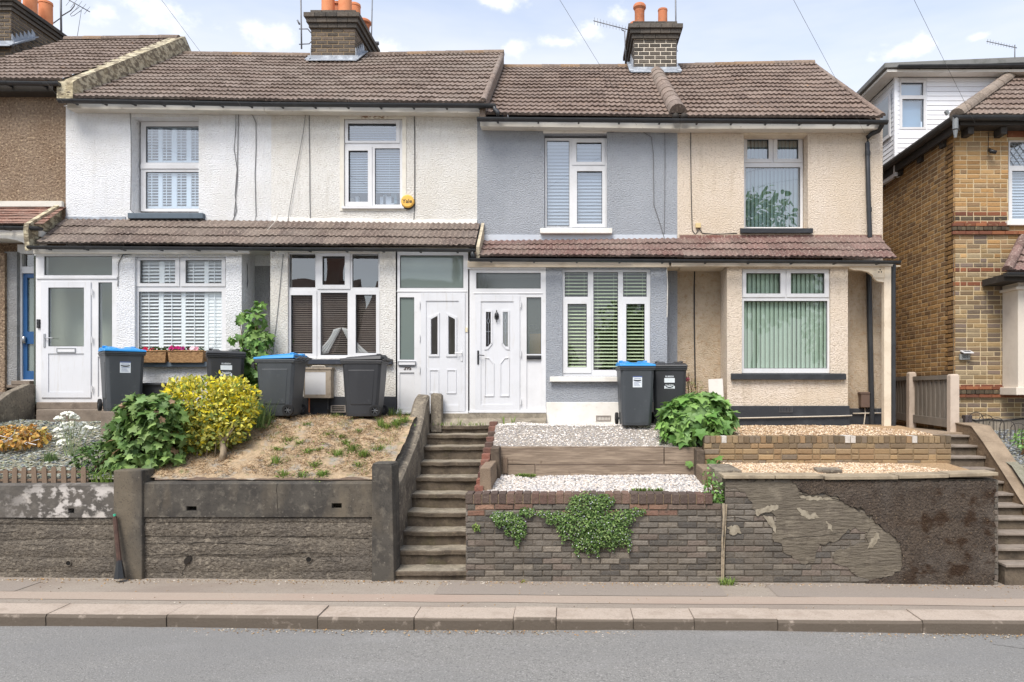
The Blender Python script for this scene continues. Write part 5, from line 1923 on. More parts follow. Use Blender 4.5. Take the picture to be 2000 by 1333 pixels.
# fittings on the front
mb = MB()
mb.pbox((1875, 1895, 692, 703), Y5 - .04, .04)
mb.build('number_plate', mat("brushed_steel_plate", rgb(150, 152, 150), .45, [(8, rgb(120, 122, 120), .4, .7, .6)], metal=.3), h5, bevel=.003)
text_mesh("301", .085, mat("dark_steel_numerals", rgb(96, 98, 98), .5), 'house_number', h5, P(1885, 697, Y5 - .043), extrude=.002)
mb = MB()
a, b = P(1875, 690, Y5), P(1894.5, 690, Y5)
mb.hexa([(a.x, Y5 - .12, a.z - .01), (b.x, Y5 - .12, a.z - .01), (b.x, Y5, a.z + .025), (a.x, Y5, a.z + .025), (a.x, Y5 - .12, a.z + .005), (b.x, Y5 - .12, a.z + .005), (b.x, Y5, a.z + .045), (a.x, Y5, a.z + .045)])
mb.hexa([(a.x + .03, Y5 - .10, a.z + .014), (b.x - .03, Y5 - .10, a.z + .014), (b.x - .03, Y5 - .03, a.z + .036), (a.x + .03, Y5 - .03, a.z + .036), (a.x + .03, Y5 - .10, a.z + .016), (b.x - .03, Y5 - .10, a.z + .016), (b.x - .03, Y5 - .03, a.z + .039), (a.x + .03, Y5 - .03, a.z + .039)], m=1)
mb.build('solar_light', [M['upvc'], M['grey_dark']], h5)
mb = MB()
mb.pbox((1886, 1899, 811, 832), Y5 - .12, .12)
mb.build('meter_cover', mat("dark_brown_plastic", rgb(88, 80, 80), .5), h5, bevel=.01)
mb = MB()
mb.tube([P(1932, 293, Y5 - .02), P(1936, 296, Y5 - .10), P(1946, 298, Y5 - .12)], [.03, .035, .03], 8)
mb.build('security_camera', M['black'], h5, smooth=True)
mb = MB()
p = P(1866, 236, 11.85)
mb.tube([p + Vector((0, 0, .05)), p + Vector((0, 0, -.14))], .045, 8)
mb.tube([p + Vector((0, 0, -.16)), p + Vector((0, 0, -.28))], [.04, .02], 8)
mb.tube([p + Vector((-.16, .0, .16)), p + Vector((-.12, .0, .10))], .035, 8)
mb.build('floodlight', mat("weathered_grey_fitting", rgb(130, 134, 136), .5), h5)
cable(h5, [(1932, 250), (1931, 262), (1930, 292)], Y5 - .01, .005, WIRE_D)
cable(h5, [(1886, 815), (1905, 822), (1930, 819), (1960, 822), (2000, 818), (2040, 816)], Y5 - .04, .012, WIRE_D)


# ------------------------------------------------------------------ ground, road, pavement, kerb
from mathutils import noise as mnoise


def pz(x):
    return 0.108 - 0.007 * x            # pavement level: the street falls gently to the right


M['asphalt'] = mat("worn_asphalt", rgb(132, 130, 126), 0.95, [(62, rgb(178, 175, 170), .54, .68, .8), (48, rgb(86, 85, 83), .54, .68, .8), (.8, rgb(126, 125, 123), .4, .65, .6, (.35, 1, 1)), (2.4, rgb(150, 148, 146), .55, .8, .4, (.3, 1, 1))], [(60, .8, .012), (130, .5, .006)])
M['pave'] = mat("footway_asphalt", rgb(153, 143, 131), 0.95, [(60, rgb(180, 168, 155), .54, .70, .6), (46, rgb(112, 102, 93), .54, .70, .6), (1.4, rgb(134, 121, 110), .45, .7, .7, (.4, 1, 1)), (7, rgb(120, 110, 102), .6, .8, .4)], [(110, .5, .006)])
M['pave_pink'] = mat("pinkish_reinstated_asphalt", rgb(166, 151, 137), 0.95, [(60, rgb(184, 169, 155), .55, .72, .6), (46, rgb(138, 118, 105), .56, .74, .6), (1.6, rgb(164, 142, 128), .45, .7, .7, (.3, 1, 1))], [(110, .5, .006)])
M['pave_grey'] = mat("grey_patched_asphalt", rgb(144, 134, 124), 0.95, [(56, rgb(166, 156, 146), .55, .72, .6), (44, rgb(108, 100, 92), .56, .74, .6)], [(110, .5, .006)])
M['granite'] = mat("granite_kerb", rgb(176, 162, 148), 0.9, [(44, rgb(142, 128, 116), .52, .70, .7), (60, rgb(204, 190, 177), .56, .72, .6), (4, rgb(144, 129, 115), .5, .75, .6), (9, rgb(88, 79, 69), .15, .4, .9, (1, 1, 1), 4, (1, 7.768, 7.748))], [(45, .5, .008), (9, .4, .015)])  # front face darkened: grime and the face's shade painted together
M['earth'] = mat("bare_earth", rgb(112, 92, 74), 0.95, [(8, rgb(82, 66, 52), .45, .7, .8)], [(25, .8, .02)])


def sheet(name, m, pts_fn, x0, x1, y0, y1, nx, ny):
    mb = MB()
    vs = [(x0 + (x1 - x0) * i / nx, y0 + (y1 - y0) * j / ny) for j in range(ny + 1) for i in range(nx + 1)]
    vs = [(x, y, pts_fn(x, y)) for x, y in vs]
    fs = [(j * (nx + 1) + i, j * (nx + 1) + i + 1, (j + 1) * (nx + 1) + i + 1, (j + 1) * (nx + 1) + i) for j in range(ny) for i in range(nx)]
    mb.add(vs, fs)
    return tag(mb.build(name, m, smooth=True), kind='structure')


sheet('ground', M['earth'], lambda x, y: -1.2, -400, 400, -300, 500, 2, 2)
sheet('road', M['asphalt'], lambda x, y: pz(x) - .125 + .012 * math.sin(x * .9) * (y > 5), -60, 60, .3, 7.76, 120, 16)
sheet('pavement', M['pave'], lambda x, y: pz(x) + .008 * mnoise.noise((x * .7, y, 0)), -60, 60, 8.10, 9.5, 240, 6)
mb = MB()


def band_strip(mb, x0, x1, ya, yb, h, n=60, wob=.012):
    vs, fs = [], []
    for i in range(n + 1):
        x = x0 + (x1 - x0) * i / n
        for y, s in ((ya, 3.1), (yb, 5.7)):
            yy = y + wob * mnoise.noise((x * 1.7, s, 0))
            vs.append((x, yy, pz(x) + .008 * mnoise.noise((x * .7, yy, 0)) + h))
    for i in range(n):
        fs.append((2 * i, 2 * i + 2, 2 * i + 3, 2 * i + 1))
    mb.add(vs, fs)


band_strip(mb, -30, 20, 8.30, 8.60, .005, 160)
tag(mb.build('pavement', M['pave_pink'], smooth=True), kind='structure')
mb = MB()
band_strip(mb, -1.6, 1.9, 8.62, 9.22, .005, 40)
band_strip(mb, 2.5, 12, 8.60, 9.22, .005, 80)
band_strip(mb, -8, -6.6, 8.62, 9.05, .005, 20)
tag(mb.build('pavement', M['pave_grey'], smooth=True), kind='structure')
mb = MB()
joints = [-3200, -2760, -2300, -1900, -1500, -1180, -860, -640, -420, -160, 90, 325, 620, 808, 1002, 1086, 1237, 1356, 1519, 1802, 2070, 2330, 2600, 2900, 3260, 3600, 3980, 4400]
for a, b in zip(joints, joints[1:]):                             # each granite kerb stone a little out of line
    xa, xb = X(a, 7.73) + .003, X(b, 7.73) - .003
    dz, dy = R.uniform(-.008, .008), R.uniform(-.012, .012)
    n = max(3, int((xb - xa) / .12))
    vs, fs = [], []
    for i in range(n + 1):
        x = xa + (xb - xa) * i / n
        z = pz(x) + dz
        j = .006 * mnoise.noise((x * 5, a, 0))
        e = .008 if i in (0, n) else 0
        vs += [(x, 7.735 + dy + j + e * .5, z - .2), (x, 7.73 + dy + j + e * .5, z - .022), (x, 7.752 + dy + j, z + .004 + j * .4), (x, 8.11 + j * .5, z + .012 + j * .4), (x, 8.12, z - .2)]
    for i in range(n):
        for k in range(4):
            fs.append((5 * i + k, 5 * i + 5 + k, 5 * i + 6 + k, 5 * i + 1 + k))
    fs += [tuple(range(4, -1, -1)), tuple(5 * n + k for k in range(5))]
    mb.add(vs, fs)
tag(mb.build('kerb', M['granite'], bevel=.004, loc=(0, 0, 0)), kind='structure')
mb = MB()
mb.add([(-60, 7.6, -.6), (60, 7.6, -.6), (60, 8.04, pz(60) - .02), (-60, 8.04, pz(-60) - .02)], [(0, 1, 2, 3)])
tag(mb.build('road', M['asphalt']), kind='structure')
mb = MB()
for pts in ([(4.35, 7.42), (4.6, 7.30), (4.9, 7.26), (5.3, 7.12), (5.7, 7.08)], [(4.9, 7.26), (5.05, 7.05), (5.3, 6.95)]):
    fine = [(a[0] + (b[0] - a[0]) * t / 6 + R.uniform(-.012, .012), a[1] + (b[1] - a[1]) * t / 6 + R.uniform(-.012, .012)) for a, b in zip(pts, pts[1:]) for t in range(6)]
    for (xa, ya), (xb, yb) in zip(fine, fine[1:]):
        d = Vector((yb - ya, xa - xb, 0)).normalized() * R.uniform(.0015, .0045)
        za, zb = (pz(x) - .125 + .012 * math.sin(x * .9) + .004 for x in (xa, xb))
        mb.add([(xa - d.x, ya - d.y, za), (xa + d.x, ya + d.y, za), (xb + d.x, yb + d.y, zb), (xb - d.x, yb - d.y, zb)], [(0, 1, 2, 3)])
tag(mb.build('road', mat("dark_tarmac_crack", rgb(70, 68, 66), .95)), kind='structure')
# grit and dead leaves in the channel and along the wall foot
g = np.random.default_rng(3)
pts = []
for _ in range(1500):
    x = g.uniform(-7.5, 7)
    pts.append((x, 7.71 - abs(g.normal(0, .07)), pz(x) - .122))
for _ in range(1500):
    x = g.uniform(-7.5, 7)
    pts.append((x, 9.2 - abs(g.normal(0, .09)), pz(x) + .006))
for _ in range(260):
    x = g.uniform(-7.5, 7)
    pts.append((x, g.uniform(8.05, 9.2), pz(x) + .006))
M['stone_tint'] = mat("tinted_stone", (1, 1, 1), .9, [(60, rgb(140, 130, 120), .55, .75, .4)], tint=True)
tag(stones('grit', M['stone_tint'], pts, .004, .013, [rgb(170, 150, 120), rgb(140, 120, 95), rgb(206, 196, 180), rgb(120, 96, 70), rgb(180, 140, 90)], 5, .5, True), "loose grit and crumbs along the kerb channel and wall foot", kind='stuff')

# ------------------------------------------------------------------ garden levels
YF = 9.25                                                        # face of the front walls


def zg(y, a=(9.3, 1.40), b=(11.1, 2.15)):
    t = min(1.0, max(-.1, (y - a[0]) / (b[0] - a[0])))
    return a[1] + (b[1] - a[1]) * t


def zlawn(x, y):
    return zg(y) + .05 * mnoise.noise((x * 1.6, y * 1.6, 2)) + .028 * mnoise.noise((x * 6, y * 6, 4)) + .014 * mnoise.noise((x * 15, y * 15, 8)) - .02


def zslate(x, y):
    return zg(y, (9.3, 1.37), (11.3, 2.06)) + .04 * mnoise.noise((x * 1.9, y * 1.9, 7)) + .015 * mnoise.noise((x * 8, y * 8, 1))


M['dry_soil'] = mat("dry_straw_coloured_soil", rgb(172, 150, 122), 0.95, [(14, rgb(132, 112, 90), .45, .7, .8), (40, rgb(206, 182, 146), .5, .7, .7), (3, rgb(150, 132, 108), .45, .65, .8), (5, rgb(146, 142, 134), .52, .66, .85), (7, rgb(112, 118, 74), .58, .72, .7)], [(30, .9, .02)])
M['slate_soil'] = mat("grey_mossy_soil", rgb(132, 128, 112), 0.95, [(10, rgb(108, 108, 88), .45, .7, .8), (40, rgb(160, 158, 146), .5, .7, .6)], [(30, .9, .02)])
sheet('lawn', M['dry_soil'], zlawn, -5.75, -2.35, 9.38, 12.05, 70, 54)
sheet('garden_ground', M['slate_soil'], zslate, -11.0, -5.72, 9.38, 12.02, 90, 50)
STRAW = [rgb(192, 166, 130), rgb(176, 148, 114), rgb(210, 188, 156), rgb(156, 128, 98), rgb(186, 156, 122), rgb(168, 146, 120), rgb(202, 176, 138)]
mb = MB()
for _ in range(13000):                                            # dead grass lying over the bank
    x, y = R.uniform(-5.7, -2.45), R.uniform(9.42, 11.9)
    if mnoise.noise((x * 2.4, y * 2.4, 9)) > .30:
        continue
    a = R.uniform(0, 6.283)
    L_ = R.uniform(.04, .12)
    d = Vector((math.cos(a), math.sin(a), R.uniform(-.05, .45)))
    b = Vector((x, y, zlawn(x, y) + .003))
    s = Vector((-d.y, d.x, 0)).normalized() * .0036
    m_ = b + d * L_ * .55 + Vector((0, 0, .006))
    e = b + d * L_ - Vector((0, 0, .008 if d.z < .2 else 0))
    mb.add([b - s, b + s, m_ + s, m_ - s, e], [(0, 1, 2, 3), (3, 2, 4)], pick(STRAW, .22))
M['straw'] = mat("dry_grass", (1, 1, 1), .9, tint=True, transl=.15)
tag(mb.build('dry_grass', M['straw']), "parched straw coloured grass covering the sloping lawn", kind='stuff')
GREENS = [rgb(112, 138, 62), rgb(130, 156, 74), rgb(92, 118, 52), rgb(146, 164, 86)]
M['leaf'] = mat("green_leaf", (1, 1, 1), .55, [(20, (.02, .03, .012), .55, .8, .25)], tint=True, transl=.25, spec=.4)
mb = MB()
for (px, py, n, h) in ((330, 800, 0, 0),):
    pass


def on_lawn(px, py):
    """the point of the lawn seen at a photo point"""
    lo, hi = 9.42, 11.9
    for _ in range(30):
        y = (lo + hi) / 2
        if HY + (CH - zlawn(X(px, y), y)) * F / y > py:
            lo = y
        else:
            hi = y
    return X(px, y), y, zlawn(X(px, y), y)


for _ in range(6500):                                            # thin green growth coming back in patches
    x, y = R.uniform(-5.5, -2.5), R.uniform(9.45, 11.8)
    if mnoise.noise((x * 1.5, y * 1.5, 21)) + .5 * mnoise.noise((x * 5, y * 5, 3)) < .22 - .10 * (x + 4):
        continue
    b = Vector((x, y, zlawn(x, y)))
    d = Vector((R.uniform(-.03, .03), R.uniform(-.03, .02), R.uniform(.015, .045)))
    mb.add([b - Vector((.003, 0, 0)), b + Vector((.003, 0, 0)), b + d], [(0, 1, 2)], pick(GREENS + [rgb(168, 168, 96), rgb(176, 160, 104)], .2))
for px, py, n, h in ((565, 862, 14, .07), (545, 880, 12, .06), (585, 868, 14, .06), (600, 885, 16, .06), (622, 880, 10, .05), (660, 890, 18, .08), (675, 868, 14, .07), (690, 880, 26, .08), (710, 892, 30, .09), (740, 880, 16, .07), (755, 838, 22, .09), (775, 832, 30, .10), (790, 826, 20, .10), (745, 832, 16, .12), (540, 905, 26, .09), (555, 940, 18, .08), (590, 938, 16, .08), (615, 912, 14, .08), (630, 938, 26, .07), (655, 816, 14, .08), (700, 912, 14, .07), (480, 862, 10, .06), (520, 838, 12, .05), (460, 858, 8, .07), (665, 855, 12, .05), (700, 845, 10, .05), (640, 850, 9, .05), (800, 815, 14, .08), (600, 830, 10, .05)):
    p = on_lawn(px, py)
    blades(mb, [p], h * 1.2, .16, int(n * 1.8), GREENS, .006)
    for _ in range(n * 2):
        q = Vector(p) + Vector((R.gauss(0, .07), R.gauss(0, .06), .012))
        q.z = zlawn(q.x, q.y) + .012
        leaf(mb, q, (R.uniform(-1, 1), R.uniform(-1, 1), .4), (0, 0, 1), R.uniform(.02, .045), OVATE, pick(GREENS))
tag(mb.build('weeds', M['leaf']), "scattered green weeds and grass tufts on the dry lawn", kind='stuff')
pts = []
for _ in range(8600):
    x, y = R.uniform(-10.6, -5.55), R.uniform(9.42, 11.5)
    pts.append((x, y, zslate(x, y) + .006))
tag(stones('slate_chippings', M['stone_tint'], pts, .010, .034, [rgb(142, 148, 142), rgb(164, 168, 158), rgb(118, 122, 124), rgb(186, 188, 178), rgb(130, 138, 120), rgb(96, 100, 108), rgb(150, 150, 120)], 8, .35, True), "grey green slate chippings over the left garden bed", kind='stuff')

# ------------------------------------------------------------------ concrete retaining walls at the left
M['conc_dark'] = mat("blackened_cement_render", rgb(82, 78, 72), .92, [(3, rgb(60, 57, 54), .42, .62, .85), (9, rgb(112, 106, 96), .54, .70, .75), (22, rgb(134, 128, 117), .62, .72, .6), (1.6, rgb(112, 102, 87), .50, .68, .8, (1, 1, .35)), (45, rgb(52, 50, 47), .56, .7, .6)], [(9, .35, .015), (60, .4, .006)])
M['conc_rough'] = mat("rough_shuttered_concrete", rgb(114, 106, 95), .95, [(2.5, rgb(86, 80, 73), .42, .66, .85, (.7, 1, 1.2)), (20, rgb(154, 144, 129), .52, .68, .75), (32, rgb(74, 67, 60), .52, .68, .8), (1.1, rgb(100, 94, 87), .45, .68, .7)], [(22, 1.0, .05, (.8, 1, 1.2)), (60, .9, .014)])
M['conc_pale'] = mat("weathered_pale_concrete", rgb(132, 123, 109), .93, [(3, rgb(88, 81, 73), .42, .60, .85), (12, rgb(170, 159, 140), .52, .68, .75), (30, rgb(74, 68, 62), .54, .68, .75), (50, rgb(160, 152, 136), .6, .7, .5)], [(14, .6, .015), (60, .4, .006)])
zw = Z(944, YF)


def pxl(v):
    return X(v, YF)


wall_a = empty('retaining_wall', (pxl(60), YF, .1))
tag(wall_a, "blackened concrete retaining wall at far left with white salt bloom and picket edging on top", "wall", "front retaining walls")
oz = .1
M['conc_bloom'] = mat("render_with_salt_bloom", rgb(98, 93, 87), .95,
                      [(3, rgb(72, 69, 66), .4, .7, .8), (9, rgb(124, 118, 110), .55, .78, .6),
                       (6, rgb(196, 190, 184), .50, .58, .95, (1, 1, 1.2), 7, ((0, -.5, .4), (2, 1.30, 1.16))), (3, rgb(188, 181, 173), .56, .62, .85, (1, 1, 1.1), 7, ((0, -2.2, -.6), (2, 1.26, 1.1)))], [(9, .6, .02), (50, .5, .008)])
x0, x1 = -10.9, pxl(226)
mb = MB()
mb.slab(x0, x1, Z(1011, YF), Z(950, YF), YF - .01, YF + .24, [rect((134, 146, 993, 1003), YF)])
mb.box(x0, x1, YF + .20, YF + .24, Z(1011, YF), Z(952, YF))
mb.hexa([(x0, YF - .012, Z(950, YF)), (x1, YF - .012, Z(950, YF)), (x1, YF + .24, Z(950, YF)), (x0, YF + .24, Z(950, YF)), (x0, YF + .01, Z(946, YF)), (x1, YF + .01, Z(946, YF)), (x1, YF + .24, Z(945, YF)), (x0, YF + .24, Z(945, YF))])
mb.build('render_band', M['conc_bloom'], wall_a, bevel=.012)


def shuttered(x0, x1, ztop, holes, root, m, seed):
    """rough concrete cast against boards: lifts of slightly different face with open joints"""
    rr = random.Random(seed)
    mb = MB()
    z = -.15
    hs = []
    while z < ztop - .05:
        h = rr.uniform(.16, .27) if z > 0 else .38
        hs.append((z, min(ztop, z + h)))
        z += h
    if hs[-1][1] < ztop:
        hs.append((hs[-1][1], ztop))
    for za, zb in hs:
        n = 26
        yo = rr.uniform(-.003, .004)
        vs, fs = [], []
        for i in range(n + 1):
            x = x0 + (x1 - x0) * i / n
            for k in range(5):
                zz = za + .001 + (zb - za - .002) * k / 4
                e = (.010 + .012 * max(0, mnoise.noise((x * 1.3, za * 9, 3)))) if k in (0, 4) else 0
                vs.append((x, YF + .012 + yo + e + .010 * mnoise.noise((x * 3.2, zz * 4, seed)) + .006 * mnoise.noise((x * 9, zz * 9, seed)), zz + (.022 * mnoise.noise((x * 1.6, (za if k == 0 else zb) * 7, seed)) if k in (0, 4) else 0)))
        for i in range(n):
            for k in range(4):
                a = 5 * i + k
                fs.append((a, a + 5, a + 6, a + 1))
        mb.add(vs, fs)
    mb.box(x0, x1, YF + .06, YF + .24, -.2, ztop, (.45, .45, .45))
    w = mb.build('shuttered_face', m, root, smooth=True, flat_limit=30)
    hb = MB()
    for cx, cy, r in holes:                                      # clay weep pipes: a rim, the bore's shade painted as a near-black disc
        p = P(cx, cy, YF - .004)
        n = 12
        vs, fs = [], []
        for rr_, yy in ((r, -.004), (r * .78, -.006), (r * .74, -.002)):
            for t in range(n):
                a = 6.283 * t / n
                vs.append((p.x + rr_ * math.cos(a), p.y + yy, p.z + rr_ * math.sin(a)))
        for q in range(2):
            for t in range(n):
                t2 = (t + 1) % n
                fs.append((q * n + t, q * n + t2, (q + 1) * n + t2, (q + 1) * n + t))
        fs.append(tuple(2 * n + t for t in range(n)))
        hb.add(vs, fs[:n], None, 0)
        hb.add(vs, fs[n:], None, 1)
    if holes:
        hb.build('weep_pipe', [m, mat("painted_bore_shade", (.012, .011, .01), .95)], root)
    return w


shuttered(x0, x1, Z(1011, YF), [(134, 1100, .038)], wall_a, M['conc_rough'], 3)

wall_b = empty('retaining_wall', (pxl(500), YF, .1))
tag(wall_b, "dark concrete retaining wall between two square pillars below the dry lawn", "wall", "front retaining walls")
x0, x1 = pxl(258), pxl(728)
mb = MB()
mb.slab(x0, x1, Z(1010, YF), Z(946, YF), YF - .012, YF + .24, [rect((365, 385, 989, 998), YF), rect((648, 668, 983, 993), YF)])
mb.box(x0, x1, YF + .14, YF + .24, Z(1010, YF), Z(948, YF))
n = 30
vs, fs = [], []
for i in range(n + 1):
    x = x0 + (x1 - x0) * i / n
    j = .008 * mnoise.noise((x * 4, 2, 2))
    t = .004 * mnoise.noise((x * 9, 5, 2))
    vs += [(x, YF - .013, Z(946, YF) - .003), (x, YF + .008 + t, Z(943, YF) + j), (x, YF + .24, Z(942, YF) + j)]
for i in range(n):
    a = 3 * i
    fs += [(a, a + 3, a + 4, a + 1), (a + 1, a + 4, a + 5, a + 2)]
mb.add(vs, fs)
mb.build('render_band', M['conc_dark'], wall_b, bevel=.008)
shuttered(x0, x1, Z(1010, YF), [(603, 1093, .042)], wall_b, M['conc_rough'], 8)
mb = MB()
mb.pbox((221, 277, 919, 1145), YF - .05, .30)
mb.build('pillar', M['conc_dark'], wall_b, bevel=.015)['label'] = "left pillar half covered by shrub leaves"
mb = MB()
mb.hexa([P(726, 1146, YF - .05), P(770, 1146, YF - .05), (pxl(770) + .03, YF + .25, 0), (pxl(726), YF + .25, 0), P(726, 909, YF - .05), P(765, 909, YF - .05), (pxl(767) + .02, YF + .25, Z(908, YF)), (pxl(726), YF + .25, Z(908, YF))])
mb.hexa([P(726, 909, YF - .05), P(765, 909, YF - .05), (pxl(767) + .02, YF + .25, Z(908, YF)), (pxl(726), YF + .25, Z(908, YF)), P(729, 905, YF - .04), P(762, 905, YF - .04), (pxl(763) + .02, YF + .24, Z(904, YF)), (pxl(729), YF + .24, Z(904, YF))])
mb.build('pillar', M['conc_dark'], wall_b, bevel=.014)['label'] = "square pillar at the foot of the steps"

# picket edging on the left wall
pk = empty('picket_edging', (X(70, 9.36), 9.36, Z(945, 9.36)))
tag(pk, "low weathered wooden picket edging along the left wall top", "fence")
M['old_wood'] = mat("weathered_brown_timber", rgb(122, 102, 86), .9, [(4, rgb(92, 76, 64), .42, .7, .8, (.5, 1, .5)), (30, rgb(150, 130, 110), .52, .74, .6, (.25, 1, 3)), (60, rgb(70, 58, 50), .58, .76, .5, (.15, 1, 4))], [(30, .6, .008, (.2, 1, 4))])
M['old_wood_v'] = mat("weathered_grey_brown_picket", rgb(124, 106, 90), .9, [(30, rgb(150, 132, 112), .52, .74, .6, (3, 1, .25)), (60, rgb(84, 70, 60), .56, .76, .6, (4, 1, .15))], [(30, .6, .008, (4, 1, .2))])
y = 9.36
mb = MB()
for (a, b) in ((920, 925), (936, 940)):
    mb.pbox((-130, 172, a, b), y + .012, .018)
mb.build('rail', M['old_wood'], pk, bevel=.002)
base = MB()
for i, px in enumerate([-108, -88, -68, -48, -28, -8, 11, 29, 47, 66, 86, 105, 124, 144, 163]):
    t = R.uniform(-1.5, 1.5) if i > 5 else 0
    tp = 912 + (4 if px < 20 else 0) + R.uniform(-1, 1)
    mb = MB()
    mb.prism([(X(px - 5 - t, y), Z(948, y)), (X(px + 5 - t, y), Z(948, y)), (X(px + 4.8, y), Z(tp + 5, y)), (X(px + 3.4, y), Z(tp + 1.4, y)), (X(px, y), Z(tp, y)), (X(px - 3.4, y), Z(tp + 1.4, y)), (X(px - 4.8, y), Z(tp + 5, y))], y - .006, y + .012)
    mb.build('picket', M['old_wood_v'], pk, bevel=.003)

# stair wall with its square post
sw = empty('stair_wall', (-2.36, 10.5, .1))
tag(sw, "sloping concrete wall with square end post on the left of the central steps", "wall")
prof = [(9.42, 1.27), (9.8, 1.40), (10.3, 1.57), (10.63, 1.72), (10.9, 1.90), (11.2, 2.09), (11.5, 2.36), (11.66, 2.46), (11.78, 2.49)]
n = len(prof)
mb = MB()
vs, fs = [], []
for y, z in prof:
    j = R.uniform(-.012, .012)
    vs += [(-2.245 + j * .5, y, -.1), (-2.25 + j, y, z - .03), (-2.28 + j, y, z + j * .6), (-2.44, y, z + .01 + j * .4), (-2.48, y, z - .05), (-2.48, y, -.1)]
for i in range(n - 1):
    for k in range(5):
        a = 6 * i + k
        fs.append((a, a + 6, a + 7, a + 1))
fs += [tuple(range(5, -1, -1)), tuple(6 * (n - 1) + k for k in range(6))]
fs = [tuple(reversed(f)) for f in fs]
mb.add(vs, fs)
mb.build('wall', M['conc_pale'], sw)
mb = MB()
q = [(X(841, 11.74), Z(845, 11.74)), (X(862, 11.74), Z(845, 11.74)), (X(862, 11.74), Z(773, 11.74)), (X(858, 11.74), Z(769, 11.74)), (X(846, 11.74), Z(768, 11.74)), (X(841, 11.74), Z(771, 11.74))]
mb.prism(q, 11.74, 11.93)
mb.build('end_post', M['conc_pale'], sw, bevel=.012)

# ------------------------------------------------------------------ central steps
stp = empty('stone_steps', (-1.78, 9.3, .1))
tag(stp, "worn concrete steps climbing between the lawn wall and the brick wall", "steps")
NOSE = [(9.26, 1115), (9.54, 1075), (9.80, 1038), (10.09, 1001), (10.42, 965), (10.70, 932), (10.99, 902), (11.27, 872), (11.52, 849), (11.76, 831)]
M['step_tread'] = mat("worn_tread", rgb(147, 138, 122), .93, [(4, rgb(108, 101, 90), .42, .64, .8), (14, rgb(178, 169, 152), .52, .70, .65), (30, rgb(90, 84, 75), .56, .72, .6)], [(18, .5, .012), (70, .4, .005)])
M['step_riser'] = mat("dark_riser", rgb(104, 93, 80), .95, [(5, rgb(70, 62, 54), .4, .66, .85), (18, rgb(136, 122, 102), .55, .76, .6), (3, rgb(88, 84, 58), .56, .76, .6)], [(16, .7, .02), (70, .4, .005)])  # darker base than the treads, with mottled patches
prevz = -.05
for i, (y, py) in enumerate(NOSE):
    z = Z(py, y)
    yb = NOSE[i + 1][0] + .06 if i < 9 else 12.02
    xr = -1.28 if i < 2 else (-1.25 if i < 5 else -1.22)
    mb = MB()
    nn = 22

    def lip(x, k):
        return .026 * mnoise.noise((x * 3, i * 3.7, k)) + .012 * mnoise.noise((x * 9, i * 5.1, k)) - .014 * math.cos((x + 1.76) * 2.6)
    vs, fs = [], []
    th = .055
    for k in range(nn + 1):
        x = -2.26 + (xr + 2.26) * k / nn
        l = lip(x, 0) * .8
        sg = lip(x, 5) * .5
        if i == 9:
            zb_ = Z(812, 11.97)
        else:
            zb_ = z + .012
        vs += [(x, y + .03, prevz), (x, y + .024, z - th + sg), (x, y - .002 + l, z - th + sg), (x, y - .004 + l, z - .012 + sg), (x, y + .016 + l, z + sg), (x, yb, zb_ + sg)]
    for k in range(nn):
        for j in range(5):
            a = 6 * k + j
            mb_m = 0 if j == 4 else 1
            fs.append(((a, a + 6, a + 7, a + 1), mb_m))
    o = len(mb.v)
    mb.v.extend(vs)
    for f, m_ in fs:
        mb.f.append(tuple(o + t for t in f))
        mb.c.append((1, 1, 1))
        mb.m.append(m_)
    mb.add([vs[6 * nn + j] for j in range(6)] + [(xr, yb, prevz)], [(0, 1, 2, 3, 4, 5, 6)], None, 1)
    mb.add([vs[j] for j in range(6)] + [(-2.26, yb, prevz)], [(6, 5, 4, 3, 2, 1, 0)], None, 1)
    mb.build('step', [M['step_tread'], M['step_riser']], stp)
    prevz = z - .02
mb = MB()
mb.hexa([(-1.23, 11.55, 1.7), (-.36, 11.75, 1.7), (-.36, 12.0, 1.7), (-1.23, 12.0, 1.7), (-1.23, 11.62, 2.02), (-.36, 11.80, 2.07), (-.36, 12.0, 2.12), (-1.23, 12.0, 2.10)])
mb.box(-2.2, -.36, 11.95, 12.02, 2.0, Z(808, 11.95))
mb.build('landing', M['step_tread'], stp, bevel=.01)
mb = MB()
for _ in range(90):
    x = R.uniform(-2.2, -1.3)
    blades(mb, [(x, 11.70 + R.uniform(0, .05), 1.99)], .06, .06, 1, GREENS, .004)
blades(mb, [(-1.76, 11.74, 2.0)], .12, .10, 8, GREENS, .005)
blades(mb, [(-1.02, 11.5, 2.02), (-.9, 11.6, 2.04)], .14, .12, 10, GREENS, .005)
tag(mb.build('step_weeds', M['leaf']), "thin grass growing along the top step", "grass tuft")

# ------------------------------------------------------------------ brick retaining wall under the grey house
PAL_DW = [rgb(110, 104, 96), rgb(98, 93, 86), rgb(122, 115, 106), rgb(88, 84, 79), rgb(116, 105, 96), rgb(104, 98, 90), rgb(128, 120, 109)]
PAL_DR = [rgb(134, 102, 86), rgb(122, 95, 82), rgb(144, 113, 95), rgb(112, 96, 86)]
wall_c = empty('brick_wall', (pxl(1160), YF, .1))
tag(wall_c, "dark brick retaining wall with brick on edge coping and trailing plants on its face", "wall", "front retaining walls")
x0, x1 = pxl(910), pxl(1409)
zt = Z(985, YF)
zb = .02
mb = MB()
mb.box(x0 + .01, x1, YF + .012, YF + .25, -.1, zt)
mb.build('mortar', M['mortar_dark'], wall_c)
rows = max(1, round((zt - zb) / .077))
bnd = {rows - 1: PAL_DR + PAL_DW[:1], rows - 2: PAL_DR[:2] + PAL_DW, rows - 3: PAL_DR[:1] + PAL_DW}
mb = MB()
bricks(mb, (x0, YF + .012, zb), (1, 0, 0), (0, -1, 0), x1 - x0, zt - zb, PAL_DW, bh=.066, bl=.235, jt=.012, dep=.014, jit=.005, band=bnd, chip=.2, seed=21)
